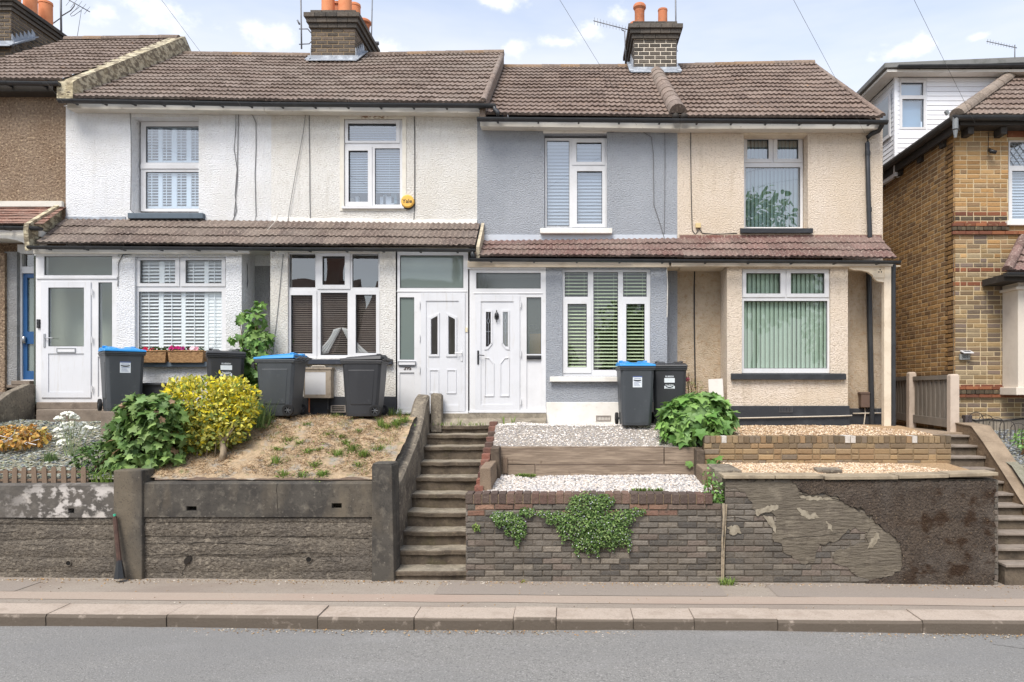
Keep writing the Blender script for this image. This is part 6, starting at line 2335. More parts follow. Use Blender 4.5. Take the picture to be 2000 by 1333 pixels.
bricks(mb, (x0 + .012, YF, zb), (0, 1, 0), (-1, 0, 0), .25, zt - zb, PAL_DW + PAL_DR[:1], bh=.067, dep=.014, jit=.004, band=bnd, seed=22)
mb.build('brickwork', M['brick'], wall_c)
mb = MB()
n = 30
for i in range(n):
    a, b = x0 - .01 + (x1 - .1 - x0) * i / n, x0 - .01 + (x1 - .1 - x0) * (i + 1) / n
    j = R.uniform(-.006, .006)
    mb.box(a + .005, b - .006, YF - .012 + j, YF + .235, zt + .004 + j * .5, Z(964, YF) + j + .012 * mnoise.noise((a, 2, 5)), pick([rgb(112, 88, 78), rgb(98, 78, 70), rgb(124, 98, 86), rgb(90, 76, 70)]))
mb.box(x0, x1 - .11, YF + .004, YF + .22, zt, Z(967, YF), rgb(150, 132, 108))
mb.build('coping', M['brick'], wall_c, bevel=.008)

# brick-on-edge string beside the steps
be = empty('brick_edging', (-1.2, 10.5, 1.4))
tag(be, "dark red brick edging stepping up beside the central stairs", "edging")
mb = MB()
n = 13
for i in range(n):
    y = 9.42 + (11.62 - 9.42) * i / n
    z = 1.215 + (2.06 - 1.215) * (i / (n - 1))
    mb.box(-1.245 + R.uniform(-.012, .01), -1.13, y, y + .165, z - .35, z, pick([rgb(120, 84, 74), rgb(104, 76, 70), rgb(142, 96, 82), rgb(92, 72, 66)]))
mb.build('bricks', M['brick'], be, bevel=.008)

# ------------------------------------------------------------------ sleepers and white gravel
zu = lambda x, y: 1.71 + (2.0 - 1.71) * max(0, min(1, (y - 10.8) / .5)) + .015 * mnoise.noise((x * 3, y * 3, 1)) + (.05 * max(0, 1 - abs(x + .75) / .5) * max(0, (y - 11.2) / .7))
zl = lambda x, y: 1.205 + .09 * max(0, min(1, (y - 9.5) / 1.2)) + .015 * mnoise.noise((x * 3, y * 3, 5)) + .02 * mnoise.noise((x * 1.2, y, 8))
xa, xb = -1.14, 2.02
M['sub_white'] = mat("pale_gravel_bed", rgb(150, 143, 135), .95, [(40, rgb(150, 142, 134), .45, .65, .8)], [(45, .9, .02)])
sheet('gravel_bed', M['sub_white'], zu, xa, 2.0, 10.72, 12.05, 40, 20)
sheet('gravel_bed', M['sub_white'], zl, xa, 2.12, 9.44, 10.78, 40, 20)
WG = [rgb(234, 228, 221), rgb(220, 213, 206), rgb(240, 236, 231), rgb(206, 197, 188), rgb(192, 187, 183), rgb(222, 208, 192), rgb(164, 162, 165), rgb(226, 218, 210)]
pts = []
for _ in range(9000):
    x, y = R.uniform(xa + .01, 2.0), R.uniform(10.80, 12.0)
    if y > 11.72 + .25 * (x + 1.1) and x < -.3:
        continue
    pts.append((x, y, zu(x, y) + .004))
tag(stones('white_gravel', M['stone_tint'], pts, .006, .016, [tuple(min(.92, v * 1.08) for v in c) for c in WG], 11, .4), "white gravel on the upper bed in front of the grey house", kind='stuff')
pts = []
for _ in range(7000):
    x, y = R.uniform(xa + .06, 2.1), R.uniform(9.46, 10.73)
    pts.append((x, y, zl(x, y) + .004))
tag(stones('white_gravel', M['stone_tint'], pts, .009, .023, [tuple(v * .84 for v in c) for c in WG], 12, .7), "white gravel on the lower bed behind the brick wall", kind='stuff')

M['sleeper'] = mat("grey_brown_sleeper_timber", rgb(140, 124, 108), .9, [(2.2, rgb(112, 96, 82), .42, .7, .8, (.3, 1, 2.2)), (22, rgb(172, 154, 134), .48, .66, .75, (.1, .3, 1.3)), (34, rgb(84, 70, 60), .56, .68, .75, (.06, .3, 1.4)), (7, rgb(92, 74, 60), .64, .76, .7)], [(26, .6, .010, (.1, .3, 4))])
M['sleeper_end'] = mat("dark_sawn_sleeper_end", rgb(98, 86, 74), .95, [(8, rgb(70, 60, 52), .4, .7, .8), (30, rgb(126, 112, 98), .55, .75, .6)], [(24, .7, .012)])
M['sleeper_y'] = mat("grey_brown_timber_running_back", rgb(136, 118, 100), .9, [(3, rgb(106, 90, 76), .42, .7, .8, (2, .3, 2)), (26, rgb(160, 142, 120), .5, .72, .6, (3, .12, 3))], [(26, .6, .010, (4, .1, 4))])
ys = 10.70
sl = empty('sleeper_wall', (.4, ys, 1.25))
tag(sl, "low retaining wall of weathered timber sleepers between the two white gravel beds", "wall")
for r in ((977, 1296.5, 873, 907), (1298, 1372, 874, 908), (977, 1044.5, 908.5, 945), (1046, 1372, 909.5, 945)):
    mb = MB()
    x0_, x1_, z0_, z1_ = rect(r, ys)
    mb.box(x0_, x1_, ys + R.uniform(-.004, .004), ys + .10, z0_, z1_)
    mb.build('sleeper', M['sleeper'], sl, bevel=.008)
mb = MB()
mb.pbox((982, 991, 894, 925), ys - .03, .028)
mb.build('stake', M['old_wood_v'], sl, bevel=.003)
for nm, lab, q in (("timber_sleeper", "upright sawn sleeper end standing at the left corner of the gravel beds", ((958, 977, 876, 928), 10.45, .26)),
                   ("timber_sleeper", "sleeper running back on the left side of the lower gravel bed", ((937, 961, 914, 965), 9.62, .80)),
                   ("timber_sleeper", "dark upright sleeper end at the right corner of the gravel beds", ((1361, 1379, 880, 930), 10.45, .26)),
                   ("timber_sleeper", "short sleeper lying below the yellow planter's left corner", ((1372, 1401, 916, 968), 9.95, .5))):
    r, y, dp = q
    x0_, x1_, z0_, z1_ = rect(r, y)
    mb = MB()
    z1b = z1_ + (.02 if dp < .4 else .02)
    dx = .02 if x0_ < 0 else -.02
    mb.hexa([(x0_, y, z0_ - .1), (x1_, y, z0_ - .1), (x1_, y + dp, z0_ - .1), (x0_, y + dp, z0_ - .1), (x0_, y, z1_), (x1_ - .02, y, z1_), (x1_ - .02, y + dp, z1b), (x0_, y + dp, z1b)])
    tag(mb.build(nm, M['sleeper_y'] if dp > .4 else M['sleeper_end'], bevel=.012), lab, "timber", "timber sleepers edging the gravel beds")

# ------------------------------------------------------------------ yellow brick planter, tan gravel, coping, rendered wall
yp = 10.5
pw = empty('brick_planter', (X(1618, yp), yp, 1.4))
tag(pw, "low yellow brick planter wall below the cream house", "wall")
x0, x1 = X(1376, yp), X(1858, yp)
zt, zb = Z(852, yp), 1.38
mb = MB()
mb.box(x0 + .01, x1 - .01, yp + .012, yp + .22, zb - .3, zt - .01)
mb.build('mortar', M['mortar_tan'], pw)
PAL_P = [rgb(150, 128, 98), rgb(140, 119, 92), rgb(158, 133, 100), rgb(130, 113, 92), rgb(146, 121, 92), rgb(122, 109, 94)]
PAL_PD = [rgb(132, 114, 88), rgb(118, 102, 82), rgb(146, 126, 98), rgb(104, 92, 76)]
mb = MB()
hh = .105
bricks(mb, (x0, yp + .012, zb), (1, 0, 0), (0, -1, 0), x1 - x0, zt - hh - zb, PAL_P, bh=.068, dep=.014, jit=.004, bond='flemish', seed=31, chip=.1, band={int((zt - hh - zb) / .078) - 1: PAL_PD + PAL_P})
bricks(mb, (x1 - .012, yp, zb), (0, 1, 0), (1, 0, 0), .22, zt - hh - zb, PAL_P, bh=.068, dep=.012, seed=32)
n = 44
for i in range(n):
    a, b = x0 + (x1 - x0) * i / n, x0 + (x1 - x0) * (i + 1) / n
    c = pick(PAL_PD + PAL_P[3:])
    if i in (3, 25, 26, 37):
        c = rgb(200, 194, 186)
    mb.box(a + .005, b - .005, yp - .004 + R.uniform(-.005, .005), yp + .225, zt - hh + .004, zt + R.uniform(-.006, .006), c)
mb.build('brickwork', M['brick_yellow'], pw, bevel=.005)
TG = [rgb(202, 178, 146), rgb(188, 160, 126), rgb(220, 200, 172), rgb(172, 142, 110), rgb(164, 134, 108), rgb(210, 184, 154), rgb(144, 120, 98), rgb(226, 210, 188)]
M['sub_tan'] = mat("tan_gravel_bed", rgb(176, 148, 114), .95, [(40, rgb(130, 106, 80), .45, .65, .8)], [(45, .9, .02)])
zu4 = lambda x, y: 1.85 + .12 * max(0, min(1, (y - 10.6) / 1.3)) + .012 * mnoise.noise((x * 3, y * 3, 3))
zl4 = lambda x, y: 1.435 + .06 * max(0, min(1, (y - 9.5) / 1.0)) + .015 * mnoise.noise((x * 3, y * 3, 6))
sheet('gravel_bed', M['sub_tan'], zu4, 2.02, 5.5, 10.6, 12.4, 40, 20)
sheet('gravel_bed', M['sub_tan'], zl4, 2.1, 5.5, 9.4, 10.55, 40, 20)
pts = []
for _ in range(8500):
    x, y = R.uniform(2.05, 5.5), R.uniform(10.7, 12.2)
    if x > 4.9 and y > 11.2 + (5.5 - x):
        continue
    pts.append((x, y, zu4(x, y) + .004))
tag(stones('tan_gravel', M['stone_tint'], pts, .007, .018, TG, 13, .6), "tan gravel on the upper bed in front of the cream house", kind='stuff')
pts = []
for _ in range(13000):
    x, y = R.uniform(2.25, 5.35 - .12), R.uniform(9.5, 10.5)
    if x > 4.7 and y > 9.5 + (5.3 - x) * 1.4 + .2:
        continue
    pts.append((x, y, zl4(x, y) + .004))
tag(stones('tan_gravel', M['stone_tint'], pts, .008, .020, TG, 14, .6), "tan gravel on the lower bed behind the rendered wall", kind='stuff')
mb = MB()
p0 = on = (X(1617, 9.75), 9.75)
zz = zl4(*p0) + .012
mb.hexa([(p0[0] - .17, 9.66, zz), (p0[0] + .15, 9.63, zz), (p0[0] + .19, 9.90, zz + .01), (p0[0] - .14, 9.92, zz + .01), (p0[0] - .17, 9.66, zz + .04), (p0[0] + .15, 9.63, zz + .04), (p0[0] + .19, 9.90, zz + .05), (p0[0] - .14, 9.92, zz + .05)])
tag(mb.build('paving_slab', M['conc_pale'], bevel=.008), "loose grey paving slab lying on the tan gravel", "slab")
mb = MB()
zz = 1.49
mb.hexa([(X(1395, 9.7), 9.62, zz - .3), (X(1452, 9.7), 9.62, zz - .3), (X(1452, 9.7), 10.2, zz - .3), (X(1395, 9.7), 10.2, zz - .3), (X(1395, 9.7), 9.62, zz), (X(1446, 9.7), 9.62, zz), (X(1440, 9.7), 10.2, zz + .03), (X(1395, 9.7), 10.2, zz + .03)])
tag(mb.build('paving_slab', M['conc_pale'], bevel=.008), "dark slab at the left end of the tan gravel beside the sleepers", "slab")

wall_d = empty('rendered_wall', (pxl(1680), YF, .1))
tag(wall_d, "brick retaining wall with fallen render and dark pebbledash on its right half", "wall", "front retaining walls")
x0, x1 = pxl(1417), pxl(1950)
zt = Z(937, YF)
mb = MB()
mb.box(x0 + .01, x1 - .01, YF + .012, YF + .25, -.1, zt)
mb.build('mortar', M['mortar_dark'], wall_d)
mb = MB()
bricks(mb, (x0, YF + .012, .02), (1, 0, 0), (0, -1, 0), pxl(1770) - x0, zt - .02, PAL_DW, bh=.066, bl=.235, jt=.012, dep=.012, jit=.005, chip=.25, seed=41)
bricks(mb, (pxl(1941), YF + .012, -.04), (1, 0, 0), (0, -1, 0), x1 - pxl(1941), zt + .04, PAL_DW, bh=.067, bl=.225, dep=.012, jit=.0045, seed=42)
bricks(mb, (x1 - .012, YF, -.04), (0, 1, 0), (1, 0, 0), .25, zt + .04, PAL_DW, bh=.067, dep=.012, jit=.004, seed=43)
mb.build('brickwork', M['brick'], wall_d)


def ragged(pts, amp=3.0, step=9, seed=1):
    """roughen an outline measured on the photo"""
    rr = random.Random(seed)
    out = []
    for (ax, ay), (bx, by) in zip(pts, pts[1:] + pts[:1]):
        L_ = math.hypot(bx - ax, by - ay)
        k = max(1, int(L_ / step))
        for i in range(k):
            t = i / k
            e = 0 if i == 0 else amp
            out.append((ax + (bx - ax) * t + rr.uniform(-e, e), ay + (by - ay) * t + rr.uniform(-e, e)))
    return out


def plate(mb, pts, yf, yb, m=0, rim=.006):
    """thin slab of render with a chamfered broken rim"""
    import mathutils
    poly = [(X(a, YF), Z(b, YF)) for a, b in pts]
    area = sum(poly[i][0] * poly[(i + 1) % len(poly)][1] - poly[(i + 1) % len(poly)][0] * poly[i][1] for i in range(len(poly)))
    if area < 0:
        poly.reverse()
    tri = mathutils.geometry.tessellate_polygon([[Vector((x, z, 0)) for x, z in poly]])
    n = len(poly)
    vs = [(x, yf, z) for x, z in poly] + [(x, yb, z) for x, z in poly]
    fs = []
    for t in tri:
        (ax, az), (bx, bz), (cx, cz) = (poly[k] for k in t)
        fs.append(t if (bx - ax) * (cz - az) - (bz - az) * (cx - ax) > 0 else (t[0], t[2], t[1]))
    fs += [(i, i + n, (i + 1) % n + n, (i + 1) % n) for i in range(n)]
    mb.add(vs, fs, None, m)


dark = [(1545, 939), (1556, 950), (1566, 962), (1590, 966), (1604, 962), (1630, 968), (1648, 983), (1668, 990), (1683, 992), (1691, 1006), (1704, 1006), (1708, 1022), (1722, 1031), (1740, 1044), (1756, 1058), (1760, 1080), (1762, 1102), (1758, 1116), (1736, 1127), (1700, 1133), (1690, 1140), (1700, 1146), (1938, 1150), (1942, 1100), (1941, 1000), (1942, 940)]
M['dash_dark'] = mat("dark_flint_pebbledash", rgb(90, 79, 69), .95, [(2.2, rgb(70, 61, 54), .4, .62, .8), (38, rgb(128, 112, 95), .54, .70, .65), (30, rgb(56, 50, 45), .52, .66, .75), (2.0, rgb(112, 104, 96), .5, .75, .6), (2.6, rgb(58, 41, 27), .53, .62, .9, (1, 1, 1.3), 3, (0, .3, .8)), (60, rgb(190, 164, 126), .66, .72, .8)], [(34, 1.0, .05), (80, .8, .012)])
mb = MB()
plate(mb, ragged(dark, 2.6, 5, 3), YF - .022, YF + .02)
mb.build('pebbledash', M['dash_dark'], wall_d)
ct = [(1417, 939), (1548, 939), (1558, 952), (1568, 964), (1630, 968), (1690, 1005), (1756, 1058), (1762, 1102), (1756, 1117), (1700, 1133), (1668, 1121), (1655, 1108), (1640, 1104), (1625, 1098), (1626, 1085), (1634, 1075), (1660, 1068), (1690, 1060), (1694, 1040), (1670, 1030), (1652, 1040), (1640, 1052), (1628, 1060), (1600, 1062), (1594, 1078), (1588, 1100), (1562, 1100), (1548, 1090), (1530, 1078), (1527, 1062), (1508, 1052), (1515, 1030), (1514, 1008), (1504, 1000), (1478, 1004), (1470, 985), (1455, 962), (1440, 954), (1417, 952)]
M['cement_old'] = mat("scratched_undercoat_render", rgb(113, 105, 92), .95, [(5, rgb(92, 85, 75), .42, .66, .8, (.5, 1, 2)), (22, rgb(88, 80, 70), .56, .70, .6, (.3, 1, 3)), (2.0, rgb(106, 98, 87), .42, .62, .8), (4, rgb(136, 127, 112), .54, .70, .7), (11, rgb(92, 84, 75), .55, .66, .7)], [(14, .9, .03, (.4, 1, 2.5)), (50, .6, .010)])
mb = MB()
plate(mb, ragged(ct, 4.2, 6, 5), YF - .008, YF + .02)
mb.build('old_render', M['cement_old'], wall_d)
M['cement_pale'] = mat("pale_mortar_smear", rgb(156, 147, 130), .95, [(14, rgb(122, 113, 98), .42, .62, .85)], [(18, .7, .012)])
mb = MB()
for k, pts in enumerate(([(1475, 997), (1492, 992), (1505, 985), (1520, 988), (1512, 998), (1490, 1002), (1478, 1008)], [(1556, 992), (1570, 996), (1582, 1006), (1592, 1000), (1600, 1012), (1580, 1015), (1566, 1008)], [(1490, 1008), (1508, 1010), (1516, 1030), (1514, 1042), (1506, 1030), (1498, 1018)], [(1420, 1030), (1440, 1026), (1448, 1042), (1426, 1044)], [(1612, 1018), (1622, 1024), (1626, 1038), (1616, 1034)], [(1700, 1052), (1712, 1040), (1718, 1052), (1704, 1070), (1694, 1072)], [(1640, 975), (1582, 978), (1560, 970), (1590, 970)])):
    plate(mb, ragged(pts, 2.6, 3.5, k), YF - .013, YF - .002)
mb.build('mortar_smear', M['cement_pale'], wall_d)


def cracks(root, lines, r=.0035):
    """open joints and cracks following photographed lines on the wall face"""
    mb = MB()
    for pts, off in lines:
        fine = []
        for (ax, ay), (bx, by) in zip(pts, pts[1:]):
            k = max(1, int(math.hypot(bx - ax, by - ay) / 9))
            fine += [(ax + (bx - ax) * t / k + R.uniform(-1.2, 1.2), ay + (by - ay) * t / k + R.uniform(-1, 1)) for t in range(k)]
        fine.append(pts[-1])
        mb.tube([P(a, b, YF + off) for a, b in fine], [r * R.uniform(.35, 1.3) for _ in fine], 4)
    mb.build('crack', DARK_GAP, root)


DARK_GAP = mat("dark_joint_and_hole_shade", rgb(44, 40, 36), .95)
cracks(wall_b, [([(274, 947), (264, 972), (259, 1000), (257, 1011)], -.013), ([(541, 946), (541, 980), (543, 1010)], -.013), ([(280, 1049), (400, 1050), (402, 1044)], .012), ([(404, 1050), (560, 1047), (720, 1052)], .012),
                ([(262, 1062), (420, 1060), (560, 1066), (566, 1057)], .012), ([(280, 1085), (360, 1083), (520, 1084), (600, 1079), (650, 1082)], .012), ([(330, 1012), (333, 1046)], .012), ([(356, 1125), (362, 1105), (372, 1088), (404, 1083)], .010), ([(664, 1080), (664, 1096), (620, 1097)], .012)])
cracks(wall_a, [([(0, 1040), (30, 1038)], .012), ([(20, 1064), (120, 1066), (215, 1062)], .012), ([(30, 1012), (90, 1018), (160, 1016)], .010), ([(130, 1062), (150, 1065)], .010)])
cracks(wall_d, [([(1420, 1012), (1440, 1010), (1470, 1018), (1500, 1016)], -.004), ([(1530, 1052), (1560, 1050), (1600, 1048), (1640, 1040)], -.010), ([(1560, 965), (1600, 972), (1650, 978)], -.010), ([(1700, 1030), (1690, 1050), (1696, 1060)], -.010)], .003)
mb = MB()
plate(mb, ragged([(359, 1098), (364, 1089), (370, 1086), (374, 1091), (371, 1098), (365, 1102), (361, 1104)], 1.2, 4, 2), YF - .002, YF + .05)
mb.build('broken_hole_shade', DARK_GAP, wall_b)  # dark plate paints the shade inside a broken hole
mb = MB()
cx = [1411, 1512, 1606, 1608, 1752, 1850, 1946]
tops = [(928, 928), (928, 928), None, (930, 929), (928, 926), (925, 922)]
for i in range(6):
    if i == 2:
        continue
    a, b = pxl(cx[i]) + .004, pxl(cx[i + 1]) - .004
    z1_, z2_ = Z(tops[i][0], YF), Z(tops[i][1], YF)
    h = .046
    mb.hexa([(a, YF - .055, z1_ - h), (b, YF - .055, z2_ - h), (b, YF + .26, z2_ - h + .01), (a, YF + .26, z1_ - h + .01), (a, YF - .055, z1_), (b, YF - .055, z2_), (b, YF + .26, z2_ + .002), (a, YF + .26, z1_ + .002)])
mb.build('coping', mat("stone_coping_slab", rgb(160, 146, 124), .9, [(4, rgb(120, 108, 92), .42, .7, .8), (18, rgb(186, 172, 148), .55, .75, .6), (3, rgb(84, 78, 70), .58, .74, .7)], [(18, .5, .01)]), wall_d, bevel=.008)
mb = MB()
mb.tube([P(1413, 984, YF - .03), P(1414, 1010, YF - .035), P(1411, 1050, YF - .03), P(1410, 1134, YF - .03)], [.022, .018, .013, .014], 5)
mb.tube([P(1419, 986, YF - .035), P(1417, 1030, YF - .035), P(1414, 1080, YF - .03), P(1413, 1134, YF - .03)], [.013, .010, .010, .010], 5)
tag(mb.build('metal_strip', mat("rust_edged_pale_strip", rgb(164, 150, 128), .7, [(12, rgb(104, 84, 62), .5, .68, .8), (6, rgb(80, 88, 92), .5, .7, .6)])), "bent pale metal strip in the joint between the brick wall and the rendered wall", "strip")

# ------------------------------------------------------------------ right-hand steps, side wall, path
st2 = empty('stone_steps', (5.96, 9.2, .0))
tag(st2, "stone steps with projecting treads at the far right beside the rendered wall", "steps")
n = 11
for i in range(n):
    y = 9.21 + (11.5 - 9.21) * i / (n - 1)
    z = CH - (1103, 1071, 1041, 1012, 987, 964, 940, 915, 892, 870, 850)[i] * y / F + HY * y / F
    mb = MB()
    z0_ = z - .16 if i else -.1
    yb = y + .30 if i < n - 1 else y + .5
    mb.box(5.58, 6.375, y + .03, yb, z0_, z - .035, None, 1)
    nn = 6
    for k in range(1):
        mb.box(5.572, 6.378, y - .012 + R.uniform(-.006, .006), yb, z - .036, z + R.uniform(-.004, .004), None, 0)
    mb.build('step', [mat("grey_stone_tread", rgb(142, 131, 120), .92, [(6, rgb(112, 102, 92), .45, .7, .8), (30, rgb(164, 152, 140), .56, .75, .6)], [(20, .4, .008)]), M['step_riser']], st2, bevel=.006)
rw = empty('stair_wall', (6.5, 10.6, .1))
tag(rw, "sloping brick wall with flat cement top on the right of the far right steps", "wall")
mb = MB()
prof = [(9.15, .25), (9.7, .62), (10.22, 1.02), (10.7, 1.42), (11.1, 1.74), (11.42, 1.97), (11.9, 2.0)]
q = [(9.15, -.1)] + prof + [(11.9, -.1)]
mb.xprism(q, 6.38, 6.62)
mb.build('wall', mat("brown_cement_faced_brick", rgb(132, 112, 90), .95, [(5, rgb(98, 82, 66), .42, .7, .8), (12, rgb(160, 138, 110), .55, .75, .6)], [(16, .8, .02)]), rw, bevel=.01)
mb = MB()
for (ya, za), (yb, zb) in zip(prof, prof[1:]):
    mb.hexa([(6.37, ya, za + .002), (6.66, ya, za + .002), (6.66, yb, zb + .002), (6.37, yb, zb + .002), (6.36, ya, za + .03), (6.67, ya, za + .03), (6.67, yb, zb + .03), (6.36, yb, zb + .03)])
mb.build('coping', mat("brown_cement_coping", rgb(150, 133, 113), .95, [(4, rgb(120, 105, 88), .42, .62, .8), (16, rgb(170, 153, 131), .55, .75, .6), (40, rgb(110, 92, 74), .6, .76, .6)], [(20, .6, .012)]), rw, bevel=.008)
mb = MB()
mb.hexa([(5.0, 11.0, 1.5), (5.6, 11.0, 1.5), (5.6, 13.0, 1.5), (5.0, 13.0, 1.5), (5.0, 11.6, 1.90), (5.56, 10.74, 1.87), (5.56, 19, 2.0), (5.0, 19, 2.0)])
mb.box(5.56, 6.38, 11.7, 19, 1.5, 1.875)
tag(mb.build('path', mat("worn_concrete_path", rgb(162, 144, 124), .95, [(3, rgb(126, 110, 94), .42, .7, .8), (20, rgb(184, 166, 144), .55, .75, .5)], [(18, .5, .01)])), kind='structure')
mb = MB()
mb.add([(6.5, 9.2, .3), (9.6, 9.2, .3), (9.6, 10.6, 1.45), (6.5, 10.6, 1.45), (6.5, 12.3, 1.93), (9.6, 12.3, 1.93)], [(0, 1, 2, 3), (3, 2, 5, 4)])
tag(mb.build('garden_ground', M['slate_soil']), kind='structure')
pts = []
for _ in range(4600):
    x, y = R.uniform(6.66, 9.5), R.uniform(10.5, 12.15)
    pts.append((x, y, 1.45 + (y - 10.6) * .283 + .006))
tag(stones('slate_chippings', M['stone_tint'], pts, .010, .028, [rgb(128, 132, 136), rgb(150, 154, 156), rgb(104, 108, 114), rgb(172, 174, 172)], 18, .4, True), "grey slate chippings in the front bed of the yellow brick house", kind='stuff')
mb = MB()
mb.hexa([(6.66, 9.15, -.1), (9.6, 9.15, -.1), (9.6, 9.3, -.1), (6.66, 9.3, -.1), (6.66, 9.15, .34), (9.6, 9.15, .34), (9.6, 9.3, .34), (6.66, 9.3, .34)])
tag(mb.build('retaining_wall', M['conc_pale']), "low wall at the far right edge below the yellow brick house", "wall")

# concrete post fence in the alley
fn = empty('fence', (6.33, 12.6, 1.9))
tag(fn, "grey slatted fence panels between pale concrete posts in the side alley", "fence")
M['post_conc'] = mat("pale_concrete_post", rgb(200, 184, 168), .9, [(5, rgb(172, 156, 140), .5, .75, .6)], [(30, .3, .005)])
M['fence_grey'] = mat("grey_fence_stain", rgb(132, 124, 114), .85, [(4, rgb(108, 102, 94), .42, .7, .7, (1, 1, .4)), (40, rgb(150, 142, 132), .55, .75, .5, (1, 4, .2))], [(30, .4, .005, (1, 4, .2))])
posts = ((1856.5, 1874, 11.9, 731, 838), (1776, 1790, 13.25, 727, 828))
for a, b, y, t, bt in posts:
    mb = MB()
    x0_, x1_ = X(a, y), X(b, y)
    mb.hexa([(x0_, y, 1.6), (x1_, y, 1.6), (x1_, y + .12, 1.6), (x0_, y + .12, 1.6), (x0_, y, Z(t + 3, y)), (x1_, y, Z(t + 3, y)), (x1_, y + .12, Z(t + 3, y)), (x0_, y + .12, Z(t + 3, y))])
    mb.hexa([(x0_, y, Z(t + 3, y)), (x1_, y, Z(t + 3, y)), (x1_, y + .12, Z(t + 3, y)), (x0_, y + .12, Z(t + 3, y)), (x0_ + .02, y + .015, Z(t, y)), (x1_ - .02, y + .015, Z(t, y)), (x1_ - .02, y + .105, Z(t, y)), (x0_ + .02, y + .105, Z(t, y))])
    mb.build('post', M['post_conc'], fn, bevel=.006)
for (xa_, ya, za0, za1), (xb_, yb, zb0, zb1) in (((X(1857, 12.0), 12.0, Z(832, 12.0), Z(735, 12.0)), (X(1787, 13.25), 13.25, Z(822, 13.25), Z(738, 13.25))), ((X(1778, 13.4), 13.4, Z(820, 13.4), Z(737, 13.4)), (X(1738, 14.9), 14.9, Z(814, 14.9), Z(740, 14.9)))):
    mb = MB()
    n = 16
    for i in range(n):
        t0, t1 = i / n + .004, (i + 1) / n - .012
        q = []
        for t in (t0, t1):
            q.append((xa_ + (xb_ - xa_) * t, ya + (yb - ya) * t, za0 + (zb0 - za0) * t, za1 + (zb1 - za1) * t))
        e = .012 if i % 2 else .022
        mb.hexa([(q[0][0] - e, q[0][1], q[0][2]), (q[1][0] - e, q[1][1], q[1][2]), (q[1][0] + .02, q[1][1], q[1][2]), (q[0][0] + .02, q[0][1], q[0][2]), (q[0][0] - e, q[0][1], q[0][3]), (q[1][0] - e, q[1][1], q[1][3]), (q[1][0] + .02, q[1][1], q[1][3]), (q[0][0] + .02, q[0][1], q[0][3])])
    for zo0, zo1 in ((-.03, .06), (1, 0)):
        if zo0 < 0:
            mb.hexa([(xa_ - .04, ya, za0 - .03), (xb_ - .04, yb, zb0 - .03), (xb_ + .03, yb, zb0 - .03), (xa_ + .03, ya, za0 - .03), (xa_ - .04, ya, za0 + .11), (xb_ - .04, yb, zb0 + .11), (xb_ + .03, yb, zb0 + .11), (xa_ + .03, ya, za0 + .11)])
        else:
            mb.hexa([(xa_ - .045, ya, za1 - .055), (xb_ - .045, yb, zb1 - .055), (xb_ + .03, yb, zb1 - .055), (xa_ + .03, ya, za1 - .055), (xa_ - .045, ya, za1 + .02), (xb_ - .045, yb, zb1 + .02), (xb_ + .03, yb, zb1 + .02), (xa_ + .03, ya, za1 + .02)])
    mb.build('panel', M['fence_grey'], fn, bevel=.002)
# wire hoop edging
he = empty('hoop_edging', (X(1950, 11.6), 11.6, 1.75))
tag(he, "low wire hoop edging in front of the yellow brick house", "edging")
mb = MB()
for i in range(9):
    t = i / 8
    cx_, cy_ = X(1906, 12.0) + (X(2080, 10.9) - X(1906, 12.0)) * t, 12.0 - 1.1 * t
    zz = 1.45 + (cy_ - 10.6) * .283 - .05
    w, h = .11, .40
    dx, dy = .9, -.42
    pts = [(cx_ - dx * w, cy_ - dy * w, zz)] + [(cx_ - dx * w * math.cos(a), cy_ - dy * w * math.cos(a), zz + h - .12 + .12 * math.sin(a)) for a in [k * math.pi / 8 for k in range(9)]] + [(cx_ + dx * w, cy_ + dy * w, zz)]
    mb.tube(pts, .0065, 5)
    for s in (-.5, 0, .5):
        mb.tube([(cx_ + dx * w * s, cy_ + dy * w * s, zz), (cx_ + dx * w * s, cy_ + dy * w * s, zz + h - .03)], .003, 4)
mb.build('hoops', mat("rusty_black_wire", rgb(70, 64, 60), .7), he)
# side wall and steps of the brown house at the left edge
lw = empty('stair_wall', (-8.9, 11.6, 1.9))
tag(lw, "short sloping concrete wall beside the blue door's steps at the left edge", "wall")
mb = MB()
mb.xprism([(12.02, 1.6), (12.02, Z(752, 12)), (11.9, Z(750, 12)), (11.5, 2.53), (11.0, 2.25), (10.6, 2.02), (10.6, 1.6)], -8.98, -8.86)
mb.build('wall', M['conc_pale'], lw, bevel=.012)
s0 = empty('stone_steps', (-9.5, 11.8, 1.9))
tag(s0, "weathered steps up to the blue front door at the left edge", "steps")
for i, (y, py) in enumerate(((12.35, 752), (12.0, 766), (11.65, 786), (11.3, 806))):
    mb = MB()
    mb.box(-11.2, -8.97, y - .02, y + .45, Z(py, y) - .05, Z(py, y))
    mb.box(-11.2, -8.97, y, y + .45, Z(py, y) - .26, Z(py, y) - .052)
    mb.build('step', M['stone_step'], s0, bevel=.008)


